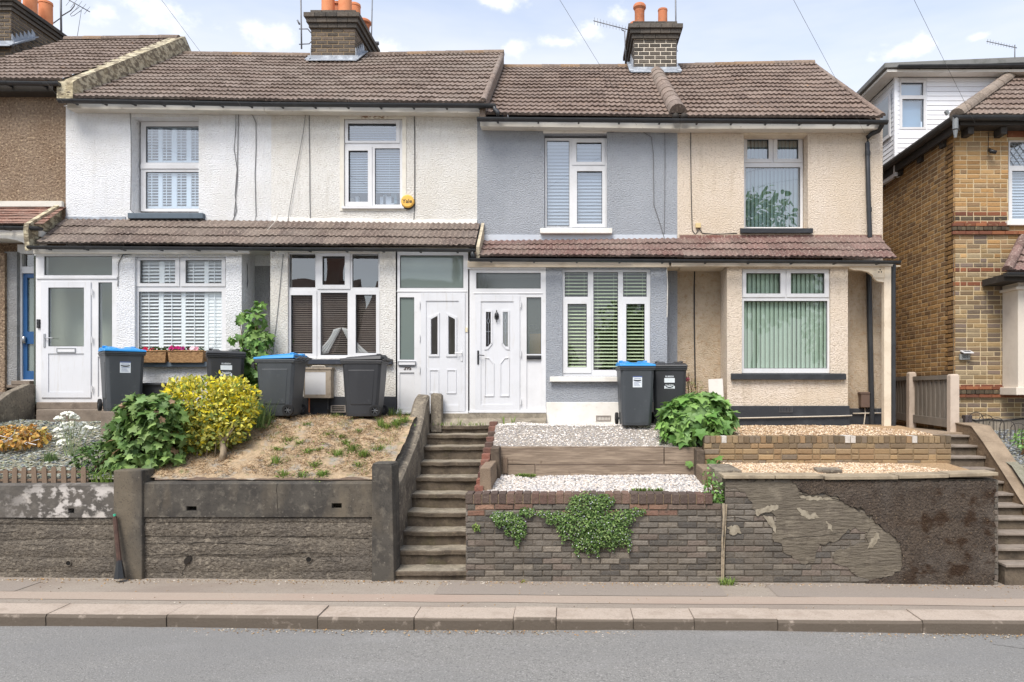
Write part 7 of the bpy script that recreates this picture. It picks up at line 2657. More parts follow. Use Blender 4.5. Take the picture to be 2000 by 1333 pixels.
# ------------------------------------------------------------------ wheeled bins
M['bin'] = mat("charcoal_bin_plastic", rgb(66, 70, 74), .45, [(3, rgb(80, 84, 88), .45, .75, .7, (1, 1, .4)), (14, rgb(112, 114, 114), .62, .8, .35)], [(60, .12, .003)], spec=.45)
M['bin_black'] = mat("black_bin_plastic", rgb(50, 51, 54), .45, [(3, rgb(62, 63, 66), .45, .75, .7, (1, 1, .4)), (14, rgb(98, 98, 98), .64, .8, .3)], [(60, .12, .003)], spec=.45)
M['bin_blue'] = mat("blue_bin_lid", rgb(40, 138, 206), .4, [(4, rgb(64, 158, 222), .5, .75, .5)], spec=.5)
M['tyre'] = mat("black_rubber", rgb(38, 38, 39), .8)
M['label'] = mat("white_sticker", rgb(222, 228, 232), .5, [(30, rgb(196, 204, 212), .55, .75, .5)])
M['label_blue'] = mat("blue_sticker_print", rgb(92, 106, 150), .5)
M['label_dark'] = mat("dark_sticker_print", rgb(44, 48, 56), .5)


def make_bin(body_m, lid_m, sticker):
    """front towards -Y, hinge and wheels at +Y, base at z = 0; 1.07 m tall"""
    rt = empty('wheelie_bin', (0, 0, 0))
    lv = [(.0, .232, -.28, .23), (.05, .238, -.29, .25), (.30, .250, -.305, .28), (.86, .272, -.335, .325), (.93, .275, -.338, .33)]
    mb = MB()
    vs, fs = [], []
    ch = .045
    for z, hw, yf, yb in lv:
        for x, y in ((-hw + ch, yf), (hw - ch, yf), (hw, yf + ch), (hw, yb - ch), (hw - ch, yb), (-hw + ch, yb), (-hw, yb - ch), (-hw, yf + ch)):
            vs.append((x, y, z))
    for i in range(len(lv) - 1):
        for k in range(8):
            k2 = (k + 1) % 8
            fs.append((8 * i + k, 8 * i + k2, 8 * i + 8 + k2, 8 * i + 8 + k))
    fs += [tuple(range(7, -1, -1)), tuple(32 + k for k in range(8))]
    mb.add(vs, fs)
    # rim, corner ribs and moulded side panels
    mb.box(-.292, .292, -.362, .35, .925, .962)
    mb.box(-.285, .285, -.352, .34, .90, .927)
    for s in (-1, 1):
        pts = [(-.20, .20), (.17, .20), (.22, .80), (-.235, .80)]
        q0 = [(s * (.2435 + z * .034 + .004), y, z) for y, z in pts]
        q1 = [(s * (.2435 + z * .034 - .02), y * .98, z) for y, z in pts]
        if s > 0:
            mb.add(q0 + q1, [(0, 1, 2, 3), (0, 4, 5, 1), (1, 5, 6, 2), (2, 6, 7, 3), (3, 7, 4, 0)])
        else:
            mb.add(q0 + q1, [(3, 2, 1, 0), (1, 5, 4, 0), (2, 6, 5, 1), (3, 7, 6, 2), (0, 4, 7, 3)])
    mb.build('body', body_m, rt, bevel=.010)
    mb = MB()
    zf, zb = .975, 1.06
    yf, yb = -.375, .33
    mb.hexa([(-.298, yf, zf - .012), (.298, yf, zf - .012), (.298, yb, zf + .004), (-.298, yb, zf + .004), (-.288, yf + .012, zf + .022), (.288, yf + .012, zf + .022), (.272, yb, zb - .012), (-.272, yb, zb - .012)])
    for xa, xb in ((-.22, -.06), (.06, .22)):                    # two raised ribs run from front to hinge
        mb.hexa([(xa, yf + .06, zf + .02), (xb, yf + .06, zf + .02), (xb, yb, zb - .014), (xa, yb, zb - .014), (xa + .03, yf + .10, zf + .044), (xb - .03, yf + .10, zf + .044), (xb - .03, yb - .02, zb + .012), (xa + .03, yb - .02, zb + .012)])
    for xa in (-.24, .17):
        mb.box(xa, xa + .07, yb - .09, yb - .02, zb - .02, zb + .018)
    mb.build('lid', lid_m, rt, bevel=.010)
    mb = MB()
    mb.tube([(-.25, .41, .99), (.25, .41, .99)], .016, 8)
    for x in (-.235, -.08, .08, .235):
        mb.tube([(x, .33, .95), (x, .41, .99), (x, .345, 1.02)], .016, 6)
    mb.build('handle', body_m, rt, bevel=0)
    for s in (-1, 1):
        mb = MB()
        pr = [(.055, .0), (.094, .004), (.1, .015), (.1, .043), (.094, .054), (.055, .052)]
        n = 20
        vs, fs = [], []
        x0 = s * .25
        for r, h in pr:
            for k in range(n):
                a = 6.2832 * k / n
                vs.append((x0 + s * h, .23 + r * math.cos(a), .1 + r * math.sin(a)))
        for i in range(len(pr) - 1):
            for k in range(n):
                k2 = (k + 1) % n
                f = (i * n + k, i * n + k2, (i + 1) * n + k2, (i + 1) * n + k)
                fs.append(f if s < 0 else tuple(reversed(f)))
        mb.add(vs, fs)
        wh = mb.build('wheel', M['tyre'], rt, smooth=True, flat_limit=40)
        mb = MB()
        for k in range(6):
            a = 6.2832 * k / 6
            mb.tube([(x0 + s * .04, .23, .1), (x0 + s * .04, .23 + .06 * math.cos(a), .1 + .06 * math.sin(a))], .008, 5)
        mb.tube([(x0 - s * .25, .23, .1), (x0 + s * .05, .23, .1)], .016, 8)
        mb.build('hub', M['grey_dark'], wh)
    yy = lambda z: -.305 - (z - .30) / .56 * .030 - .003
    mb = MB()

    def st(x0, x1, z0, z1, m, o=0.0):
        mb.add([(x0, yy(z0) - o, z0), (x1, yy(z0) - o, z0), (x1, yy(z1) - o, z1), (x0, yy(z1) - o, z1)], [(0, 1, 2, 3)], None, m)
    if sticker == 1:
        st(-.075, .075, .62, .80, 0)
        st(-.075, .075, .783, .80, 1, .001)
        st(-.055, .055, .757, .765, 1, .001)
        for k in range(9):                                       # dark arched band with a swoosh under it
            a = -.062 + k * .0138
            st(a, a + .0135, .716 + .010 * ((k - 4) / 4) ** 2, .738 + .006 * ((k - 4) / 4) ** 2, 2, .001)
        st(-.055, .06, .700, .707, 1, .001)
        for k in range(3):
            st(-.055, .02 + .012 * k, .680 - k * .018, .685 - k * .018, 1, .001)
    elif sticker == 2:
        st(-.085, .085, .70, .775, 0)
        st(-.085, .085, .60, .645, 0)
        for k in range(9):
            a = -.062 + k * .0138
            st(a, a + .0135, .632 - .018 * math.cos((k - 4) / 4 * 1.4), .648 - .018 * math.cos((k - 4) / 4 * 1.4), 2, .0015)
        st(-.07, .07, .606, .611, 2, .001)
    if sticker:
        mb.build('sticker', [M['label'], M['label_blue'], M['label_dark']], rt)
    if sticker == 2:
        text_mesh("RUBBISH", .036, M['label'], 'lettering', rt, (0, yy(.80) - .002, .80), rot=(math.radians(93.1), 0, 0), extrude=.0005)
        text_mesh("Tandridge", .034, M['label'], 'lettering', rt, (0, yy(.655) - .002, .66), rot=(math.radians(93.1), 0, 0), extrude=.0005)
    return rt


protos = {}
for key in (('bin', 'bin_blue', 1), ('bin_black', 'bin_black', 2), ('bin', 'bin_blue', 0), ('bin_black', 'bin_black', 0)):
    protos[key] = None
for key, (px, py, Yc), rz, sc, lab in (
        (('bin', 'bin_blue', 1), (238, 803, 11.3), 40, .95, "blue lidded bin with a torn sticker, turned aside by the white door with long glass"),
        (('bin_black', 'bin_black', 2), (440, 806, 11.45), 28, .95, "black lidded bin with white stickers standing behind the yellow shrub"),
        (('bin', 'bin_blue', 0), (551, 812, 11.25), -93, .90, "blue lidded bin seen from its side beside the pale meter box"),
        (('bin_black', 'bin_black', 0), (714, 813, 11.25), -88, .89, "plain black bin seen from its side below the off white house's window"),
        (('bin', 'bin_blue', 1), (1240, 830, 11.42), 2, .95, "blue lidded bin facing the street in front of the grey house"),
        (('bin_black', 'bin_black', 2), (1307, 829, 11.62), -7, .95, "black lidded bin marked for rubbish next to the grey house's blue lidded bin")):
    if protos[key] is None:
        o = protos[key] = make_bin(M[key[0]], M[key[1]], key[2])
    else:
        o = copy_tree(protos[key])
    o.location = P(px, py, Yc)
    o.rotation_euler = (0, 0, math.radians(rz))
    o.scale = (sc, sc, sc)
    tag(o, lab, "bin", "wheelie bins in the front gardens")
mb = MB()
o = P(313, 802, 11.6)
for rz_, (a, b) in ((0, (.0, .5)),):
    vs, fs = [], []
    lv = [(0, .155, .13), (.40, .215, .18), (.40, .245, .21), (.44, .245, .21), (.44, .20, .165), (.12, .15, .12)]
    for z, hx_, hy_ in lv:
        for sx, sy in ((-1, -1), (1, -1), (1, 1), (-1, 1)):
            vs.append((o.x + sx * hx_, o.y + sy * hy_, o.z + z))
    for i in range(len(lv) - 1):
        for k in range(4):
            k2 = (k + 1) % 4
            fs.append((4 * i + k, 4 * i + k2, 4 * i + 4 + k2, 4 * i + 4 + k))
    fs += [(3, 2, 1, 0), (20, 21, 22, 23)]
    mb.add(vs, fs)
tag(mb.build('recycling_box', M['bin_black'], bevel=.008), "open black plastic box under the wicker flower baskets", "box")

# meter box, leaning board, leaning pole
mt = empty('meter_box', P(620, 776, YB - .05))
tag(mt, "pale meter cupboard on the wall between two bins", "meter box")
y = YB - .16
mb = MB()
mb.slab(*rect((593, 646, 720, 777), y), y, YB - .003, [rect((595.5, 636, 727, 771), y)])
mb.pbox((591.5, 648, 718, 722), y - .012, .17)
mb.pbox((593, 646, 773, 778), y - .008, .16)
mb.build('case', mat("weathered_box_wood", rgb(160, 148, 132), .8, [(12, rgb(110, 98, 84), .5, .72, .7)]), mt, bevel=.003)
mb = MB()
mb.pbox((595, 636.5, 726.5, 771.5), y + .004, .02)
mb.build('door', mat("pale_grey_door_panel", rgb(205, 205, 206), .5, [(5, rgb(180, 178, 176), .5, .75, .6)]), mt, bevel=.003)
mb = MB()
mb.tube([P(609, 718, y), P(610, 715.5, y), P(634, 715.5, y), P(635, 718, y)], .012, 6)
mb.build('handle', M['pipe_pale'], mt)
mb = MB()
mb.tube([P(604, 778, YB - .05), P(604, 806, YB - .05)], .012, 8, m=0)
mb.build('pipe', M['pot'], mt)
mb = MB()
mb.tube([P(641, 778, YB - .08), P(641, 800, YB - .08), P(643, 806, YB - .05)], .016, 8)
mb.build('pipe', M['black'], mt)
mb = MB()
mb.slab(*rect((646, 675, 792, 806), YB - .05), YB - .05, YB - .026, [rect((648, 673, 794 + k * 3.8, 796.5 + k * 3.8), YB - .05) for k in range(3)])
tag(mb.build('air_brick', M['vent']), "cast air brick low on the black plinth beside the plain black bin", "air brick")
mb = MB()
yb_ = YB - .22
a, b = P(1387, 792, yb_), P(1413, 741, yb_ + .12)
mb.hexa([(a.x, yb_, a.z - .25), (b.x, yb_, a.z - .25), (b.x, yb_ + .02, a.z - .25), (a.x, yb_ + .02, a.z - .25), (a.x, yb_ + .16, b.z), (b.x - .004, yb_ + .16, b.z + .01), (b.x - .004, yb_ + .18, b.z + .01), (a.x, yb_ + .18, b.z)])
tag(mb.build('board', mat("dull_white_board", rgb(214, 208, 200), .7, [(5, rgb(184, 176, 166), .5, .75, .5)]), bevel=.003), "pale board leaning against the cream bay wall behind the leafy bush", "board")
mb = MB()
a, b = P(224, 1009, YF - .10), P(233, 1096, YF - .16)
c = P(234, 1130, YF - .18)
mb.tube([a, b], [.027, .030], 8)
mb.tube([b + Vector((0, 0, .01)), c], [.03, .064], 6, m=1)
mb.tube([a + Vector((-.002, 0, .03)), a + Vector((0, 0, -.02))], .016, 6, (1, 1, 1), 2)
tag(mb.build('drain_pipe', [mat("rusty_brown_pipe", rgb(88, 68, 60), .8, [(14, rgb(60, 46, 42), .45, .7, .8)]), M['black'], mat("green_cap", rgb(70, 176, 140), .5)]), "brown pipe with black flared foot leaning against the left wall", "pipe")
al = empty('alarm_box', P(797, 406, YW))
tag(al, "round yellow alarm box beside the off white house's upper window", "alarm box")
y = YW - .015
c = P(797, 395, y)
mb = MB()
n = 28


def disc(mb, c, r, y0, y1, bev, m=0):
    vs, fs = [], []
    for rr_, yy_ in ((r, y0), (r, y1 + bev), (r - bev, y1)):
        for k in range(n):
            a_ = 6.2832 * k / n
            vs.append((c.x + rr_ * math.cos(a_), yy_, c.z + rr_ * math.sin(a_)))
    for i in range(2):
        for k in range(n):
            k2 = (k + 1) % n
            fs.append((i * n + k, i * n + k2, (i + 1) * n + k2, (i + 1) * n + k))
    fs.append(tuple(2 * n + k for k in range(n)))
    mb.add(vs, fs, None, m)


disc(mb, c - Vector((0, 0, .022)), .108, YW, y - .03, .01, 1)
disc(mb, c, .112, y, y - .065, .018, 0)
mb.build('case', [mat("amber_yellow_plastic", rgb(236, 184, 84), .4, spec=.5), M['black']], al, smooth=True, flat_limit=30)
text_mesh("Yale", .098, M['label_dark'], 'lettering', al, (c.x, y - .067, c.z - .004), extrude=.001)

# wicker window baskets with petunias
M['wicker'] = mat("woven_willow", rgb(170, 132, 92), .85, [(30, rgb(110, 80, 54), .45, .62, .85, (.6, 1, 3)), (60, rgb(206, 174, 130), .54, .7, .7, (1, 1, 2))], [(40, 1.0, .012, (.5, 1, 3))])
PINK = [rgb(222, 46, 140), rgb(206, 30, 120), rgb(236, 90, 160), rgb(190, 50, 140)]
DG = [rgb(70, 92, 48), rgb(88, 110, 58), rgb(60, 80, 44)]
for k, (px0, px1, lab, fl) in enumerate(((268, 324, "left wicker trough of red petunias on the white house's sill", [(284, 683, 8, (.75, .03, .1)), (296, 684, 6, (.8, .05, .15)), (306, 686, 4, (.7, .02, .06))]),
                                         (327, 397, "right wicker trough of pink and white petunias on the white house's sill", [(338, 681, 9, PINK[0]), (346, 682, 8, PINK[1]), (357, 681, 7, PINK[3]), (368, 682, 4, (.2, .03, .06)), (376, 680, 7, (.85, .7, .75)), (384, 681, 6, (.85, .45, .55))]))):
    y = YB - .16
    bk = empty('flower_basket', P((px0 + px1) / 2, 708, y + .08))
    tag(bk, lab, "basket", "wicker baskets on the window sill")
    mb = MB()
    x0_, x1_, z0_, z1_ = rect((px0, px1, 686, 708.5), y)
    mb.hexa([(x0_ + .02, y + .01, z0_), (x1_ - .02, y + .01, z0_), (x1_ - .02, y + .15, z0_), (x0_ + .02, y + .15, z0_), (x0_, y, z1_), (x1_, y, z1_), (x1_, y + .17, z1_), (x0_, y + .17, z1_)])
    mb.tube([(x0_, y, z1_), (x1_, y, z1_), (x1_, y + .17, z1_), (x0_, y + .17, z1_), (x0_, y, z1_)], .012, 6)
    mb.build('trough', M['wicker'], bk, bevel=.004)
    mb = MB()
    for _ in range(150):
        p = Vector((R.uniform(x0_ + .02, x1_ - .02), y + R.uniform(.02, .15), z1_ + R.uniform(-.01, .05)))
        leaf(mb, p, unit() + Vector((0, -.3, .4)), unit() + Vector((0, 0, .6)), R.uniform(.03, .06), OVATE, pick(DG))
    for fx, fy, r_, cl in fl:
        cpos = P(fx, fy, y + .03)
        for q in range(2 if r_ > 5 else 1):
            cc = cpos + unit() * .02 * q
            nrm = Vector((R.uniform(-.4, .4), -1, R.uniform(0, .5))).normalized()
            e1 = nrm.cross(Vector((0, 0, 1))).normalized()
            e2 = e1.cross(nrm)
            rr_ = r_ * .0055
            vs = [cc + nrm * -.012] + [cc + (e1 * math.cos(a_) + e2 * math.sin(a_)) * rr_ * (1 + .16 * math.cos(5 * a_)) + nrm * .006 for a_ in [6.283 * t / 15 for t in range(15)]]
            mb.add(vs, [(0, 1 + t, 1 + (t + 1) % 15) for t in range(15)], pick([cl], .15))
    tag(mb.build('petunias', M['leaf']), ("deep red petunias" if k == 0 else "pink and white petunias") + " filling the " + ("left" if k == 0 else "right") + " wicker trough", "flowers", "petunias in the window baskets")

# ------------------------------------------------------------------ shrubs and plants
G_MAPLE = [rgb(112, 142, 74), rgb(96, 128, 66), rgb(130, 158, 88), rgb(84, 114, 58), rgb(140, 166, 98), rgb(118, 146, 90)]
G_FRESH = [rgb(126, 164, 86), rgb(108, 148, 70), rgb(144, 180, 100), rgb(92, 132, 62), rgb(134, 168, 104)]
G_YEL = [rgb(236, 222, 66), rgb(220, 208, 78), rgb(242, 232, 104), rgb(162, 172, 74), rgb(122, 140, 64), rgb(244, 222, 52), rgb(214, 206, 116)]
G_YEG = [rgb(112, 128, 62), rgb(130, 142, 70), rgb(186, 180, 90), rgb(96, 112, 56), rgb(206, 196, 90), rgb(150, 156, 84)]
G_DARK = [rgb(84, 110, 58), rgb(70, 96, 50), rgb(100, 126, 66), rgb(110, 138, 78)]
G_TAN = [rgb(212, 166, 92), rgb(196, 146, 76), rgb(224, 186, 120), rgb(178, 128, 70), rgb(190, 160, 80)]
M['bark'] = mat("grey_bark", rgb(150, 134, 112), .9, [(14, rgb(104, 92, 78), .42, .7, .8, (1, 1, .4))], [(20, .7, .01)])
M['twig'] = mat("brown_stem", rgb(112, 86, 60), .9)


def shrub(name, label, cat, base, blobs, size, shape, pal, stems=8, zmin=None, group=None, stem_r=.010, **kw):
    rt = empty(name, base)
    tag(rt, label, cat, group)
    mb = MB()
    leaf_cloud(mb, blobs, size, shape, pal, zmin=zmin, **kw)
    mb.build('foliage', M['leaf'], rt)
    mb = MB()
    b = Vector(base)
    for i in range(stems):
        c, r, _ = blobs[i % len(blobs)]
        e = Vector(c) + Vector((R.uniform(-.6, .6) * r[0], R.uniform(-.6, .6) * r[1], R.uniform(-.2, .6) * r[2]))
        m_ = b.lerp(e, .5) + Vector((R.uniform(-.05, .05), R.uniform(-.05, .05), .04))
        mb.tube([b + Vector((R.uniform(-.06, .06), R.uniform(-.04, .04), -.03)), m_, e], [stem_r, stem_r * .8, stem_r * .4], 6)
    mb.build('stem', M['twig'], rt)
    return rt


y = 9.75
c = P(285, 852, y)
shrub('maple_shrub', "green lobed leaved shrub overhanging the left wall pillar", "shrub", (c.x + .05, y + .05, zlawn(c.x, y) - .02),
      [((c.x + .02, y, c.z + .03), (.46, .34, .44), 520), ((c.x + .14, y - .05, c.z + .34), (.42, .32, .24), 300), ((c.x - .08, y - .12, c.z - .32), (.36, .22, .26), 230), ((c.x - .33, y, c.z + .06), (.14, .18, .22), 40), ((c.x + .42, y - .05, c.z - .1), (.16, .2, .34), 70), ((c.x - .25, y, c.z + .36), (.18, .2, .09), 30)],
      .122, LOBED, G_MAPLE * 4 + [rgb(166, 136, 108)], 12, tipdown=.5, facing=.8, lo=.45)
mb = MB()
y = 10.25
c = P(402, 812, y)
ey = empty('variegated_shrub', (c.x + .1, y, zlawn(c.x, y)))
tag(ey, "yellow and green variegated shrub at the edge of the dry lawn", "shrub")
leaf_cloud(mb, [((c.x - .02, y, c.z + .14), (.56, .42, .42), 1900), ((c.x + .26, y, c.z - .02), (.40, .40, .40), 1200), ((c.x - .22, y - .1, c.z - .26), (.42, .34, .36), 1100), ((c.x + .34, y + .1, c.z + .30), (.28, .3, .26), 600), ((c.x - .30, y, c.z + .36), (.28, .22, .18), 400), ((c.x + .02, y - .1, c.z - .34), (.34, .3, .24), 500), ((c.x - .42, y - .2, c.z - .06), (.24, .24, .34), 420), ((c.x + .30, y + .35, c.z + .16), (.34, .3, .36), 500)], .07, OVATE, G_YEL, lo=.5, tipdown=-.35, facing=.7, droop=.1)
leaf_cloud(mb, [((c.x - .26, y - .18, c.z - .22), (.46, .36, .36), 1300), ((c.x + .1, y - .16, c.z - .2), (.52, .38, .30), 1300), ((c.x - .05, y, c.z + .1), (.56, .42, .42), 500)], .07, OVATE, G_YEG, lo=.6, tipdown=-.2, facing=.7, droop=.1)
for _ in range(15):                                              # straggling shoots break the outline
    a_ = R.uniform(0, 3.14)
    q = Vector((c.x + .60 * math.cos(a_), y + R.uniform(-.3, .3), c.z + .06 + .46 * math.sin(a_)))
    leaf_cloud(mb, [(q, (.09, .09, .12), R.randint(10, 26))], .065, OVATE, G_YEL, lo=.2, tipdown=-.5)
mb.build('foliage', M['leaf'], ey)
mb = MB()
b = P(432, 888, 9.82)
b.z = zlawn(b.x, 9.82) - .03
mb.tube([b, b + Vector((.01, .04, .13)), b + Vector((-.03, .1, .26)), b + Vector((-.12, .2, .42))], [.045, .042, .036, .02], 8)
mb.tube([b + Vector((-.03, .1, .26)), b + Vector((.1, .2, .5))], [.03, .014], 6)
for k in range(5):
    q = b + Vector((-.5 + k * .12, .1, 0))
    mb.tube([q, q + Vector((R.uniform(-.05, .05), .1, .3))], [.014, .008], 5)
mb.build('trunk', M['bark'], ey, smooth=True)
y = 11.72
c = P(494, 690, y)
z0 = 2.12
shrub('sycamore_sapling', "sycamore sapling growing in the recess between the white bays", "sapling", (c.x + .05, y, z0),
      [((c.x + .05, y, Z(620, y)), (.16, .12, .17), 40), ((c.x + .06, y, Z(668, y)), (.26, .14, .28), 120), ((c.x + .02, y, Z(720, y)), (.28, .16, .26), 110), ((c.x - .23, y - .03, Z(662, y)), (.14, .1, .08), 18), ((c.x - .17, y - .03, Z(622, y)), (.09, .08, .10), 12), ((c.x + .14, y, Z(770, y)), (.18, .14, .26), 50), ((c.x + .10, y, Z(596, y)), (.07, .06, .08), 12)],
      .125, LOBED, G_FRESH + G_MAPLE[:3], 7, tipdown=.9, facing=.9)
y = 10.95
c = P(1358, 815, y)
shrub('leafy_bush', "dense bush of large pointed lobed leaves between the white and tan gravel", "bush", (c.x, y, 1.78),
      [((c.x, y + .05, c.z + .03), (.52, .36, .33), 330), ((c.x + .04, y - .12, c.z - .13), (.44, .26, .26), 170), ((c.x - .36, y - .05, c.z - .13), (.18, .22, .28), 70), ((c.x + .40, y, c.z - .05), (.18, .22, .26), 70), ((c.x + .10, y + .05, c.z + .26), (.34, .26, .12), 90)],
      .165, LOBED, G_FRESH, 10, tipdown=.75, facing=.95, lo=.6, droop=.32, zmin=1.78)
for p_, s_ in ((P(1346, 905, 10.4), .13), (P(1398, 896, 10.4), .12), (P(1402, 912, 10.35), .12)):
    pass
y = 9.72
c = P(190, 895, y)
shrub('flowering_plant', "bushy green plant with white valerian flower heads behind the picket edging", "plant", (c.x, y, zslate(c.x, y)),
      [((c.x + .0, y, c.z - .03), (.30, .22, .24), 420), ((c.x + .22, y, c.z + .04), (.22, .2, .26), 260), ((c.x + .10, y - .15, c.z - .26), (.26, .12, .14), 120)], .085, NARROW if False else OVATE, G_DARK, 10, tipdown=.1, facing=.6)
mb = MB()
y = 10.1
vr = empty('valerian', (X(135, y), y, zslate(X(135, y), y)))
tag(vr, "white valerian with domed flower heads on tall stems", "flowers")
heads = [(133, 812, 12, 7), (118, 820, 9, 7), (146, 818, 9, 6), (128, 833, 10, 6), (115, 842, 8, 6), (160, 833, 10, 8), (152, 845, 10, 6), (170, 838, 7, 5), (118, 854, 8, 8), (123, 868, 9, 8), (133, 838, 8, 5), (165, 848, 9, 6), (182, 837, 5, 3), (140, 828, 9, 5)]
st = MB()
for hx_, hy_, rx_, rz_ in heads:
    yy_ = y + R.uniform(-.15, .2)
    cc = P(hx_, hy_, yy_)
    for _ in range(int(rx_ * 2.2)):
        d = unit()
        p = cc + Vector((d.x * rx_, d.y * rx_, abs(d.z) * rz_ - 1)) * (yy_ / F)
        r_ = R.uniform(.016, .026)
        mb.lathe(p, [(r_ * .3, -r_ * .6), (r_ * .9, -r_ * .3), (r_, .1 * r_), (r_ * .7, r_ * .6), (r_ * .2, r_ * .85)], 7)
    b = Vector((X(140, y) + (cc.x - X(140, y)) * .3, y, zslate(X(140, y), y)))
    st.tube([b, b.lerp(cc, .5) + Vector((0, 0, .05)), cc], .004, 5)
mb.build('flower_head', mat("creamy_white_petals", rgb(238, 238, 226), .8, [(60, rgb(206, 210, 186), .5, .7, .6)]), vr, smooth=True)
st.build('stem', mat("grey_green_stem", rgb(140, 156, 110), .8), vr)
mb = MB()
y = 10.35
c = P(35, 850, y)
dp = empty('dead_perennial', (c.x, y, zslate(c.x, y)))
tag(dp, "withered golden brown perennial lying over the slate bed", "plant")
leaf_cloud(mb, [((c.x - .05, y, c.z - .02), (.48, .34, .17), 900), ((c.x - .5, y, c.z), (.4, .3, .15), 400)], .075, OVATE, G_TAN + [rgb(150, 140, 70)], lo=.3, tipdown=.5, facing=.3)
mb.build('foliage', M['straw'], dp)
mb = MB()
for k in range(16):
    a_ = R.uniform(-.5, .5)
    p = Vector((c.x + R.uniform(-.4, .3), y - R.uniform(0, .3), c.z - R.uniform(.0, .15)))
    mb.tube([p, p + Vector((a_, -.12, -.05 + R.uniform(-.06, .22)))], .004, 4)
mb.build('stem', M['straw'], dp)
# grasses and loose weeds
for lab, spots, h, spd, n_, pal, w_ in (
        ("tall wispy green grass beside the side on blue lidded bin", [(X(492 + i * 4, 10.9), 10.75 + (i % 4) * .1, 2.0) for i in range(-6, 8)], .42, .30, 26, [rgb(120, 146, 84), rgb(100, 130, 72), rgb(140, 160, 100)], .005),
        ("feathery green tuft between the dead perennial and the valerian", [(X(98 + i * 3, 9.95), 9.95, 1.55) for i in range(-3, 4)], .17, .10, 22, [rgb(118, 140, 88), rgb(98, 122, 74)], .004),
        ("strappy leaves at the foot of the left pillar", [(X(205 + i * 6, 9.42), 9.44, 1.34) for i in range(-4, 3)], .17, .16, 9, [rgb(126, 158, 70), rgb(150, 174, 90)], .012),
        ("small grass clump on the pavement at the joint between the brick walls", [(X(1420, 9.16) + i * .03, 9.14, .09) for i in range(-2, 3)], .10, .13, 16, GREENS, .005),
        ("low green weed at the foot of the sleeper wall", [(X(1027 + i * 4, 10.62), 10.60, 1.29) for i in range(-4, 5)], .05, .07, 22, GREENS, .006),
        ("low weed behind the brick coping at the right of the lower white gravel", [(X(1272 + i * 5, 9.6), 9.55, 1.22) for i in range(-7, 5)], .05, .07, 16, GREENS, .006),
        ("tiny weed sprouting at the brick wall's foot near the steps", [(X(1021, 9.2), 9.18, .10)], .05, .08, 22, [rgb(170, 110, 70), rgb(130, 140, 60)], .006),
        ("pale tuft beside the grey blue house number porch", [(X(765, 11.6), 11.6, 2.13), (X(778, 11.6), 11.65, 2.13)], .16, .14, 26, GREENS, .005)):
    mb = MB()
    blades(mb, spots, h, spd, n_, pal, w_)
    tag(mb.build('grass_tuft', M['leaf']), lab, "grass tuft")
y = 9.30
shrub('weed', "leafy weed growing over the corner where brick and rendered walls meet", "weed", (X(1400, y), y + .15, 1.15),
      [((X(1397, y), y + .08, Z(962, y)), (.13, .10, .14), 130), ((X(1392, y), y + .2, Z(938, y)), (.09, .08, .12), 60), ((X(1402, y), y + .1, Z(974, y)), (.10, .08, .08), 90)], .055, OVATE, G_FRESH, 6, tipdown=.2)
y = 11.75
fu = shrub('fuchsia', "small shrub with magenta flowers behind the black lidded bin", "plant", (X(1352, y), y, 2.0),
           [((X(1353, y), y, Z(757, y)), (.17, .12, .14), 130), ((X(1345, y), y, Z(738, y)), (.08, .08, .14), 30)], .06, NARROW, [rgb(130, 146, 80), rgb(166, 160, 90), rgb(104, 120, 64)], 8)
mb = MB()
for fx, fy in ((1339, 741), (1342, 739), (1345, 741), (1341, 744), (1334, 766), (1337, 764), (1339, 767)):
    cc = P(fx, fy, y - .1)
    for _ in range(7):
        leaf(mb, cc + unit() * .012, unit(), unit(), .032, OVATE, pick([rgb(206, 60, 120), rgb(186, 40, 96), rgb(222, 100, 150)]))
mb.build('flower', M['leaf'], fu)
y = 10.4
shrub('seedling', "single sycamore seedling against the yellow planter's left end", "seedling", (X(1392, y), y, 1.5), [((X(1394, y), y - .02, Z(899, y)), (.09, .06, .08), 9)], .12, LOBED, G_FRESH, 3, tipdown=.6)
mb = MB()
for k in range(3):
    leaf(mb, P(1344 + k * 2, 902 + k, 10.66), (R.uniform(-.3, .3), -.2, -.8), (0, -1, .2), .09, LOBED, pick(G_FRESH))
tag(mb.build('leaf_shoot', M['leaf']), "bright lobed leaf poking through the sleeper wall", "leaf")
y = 11.0
shrub('leafy_plant', "green garden plant at the far right behind the hoop edging", "plant", (X(1998, y), y, 1.55), [((X(2000, y), y, Z(858, y)), (.14, .16, .16), 160), ((X(2040, y), y, Z(850, y)), (.2, .2, .2), 160)], .06, OVATE, G_FRESH, 5)


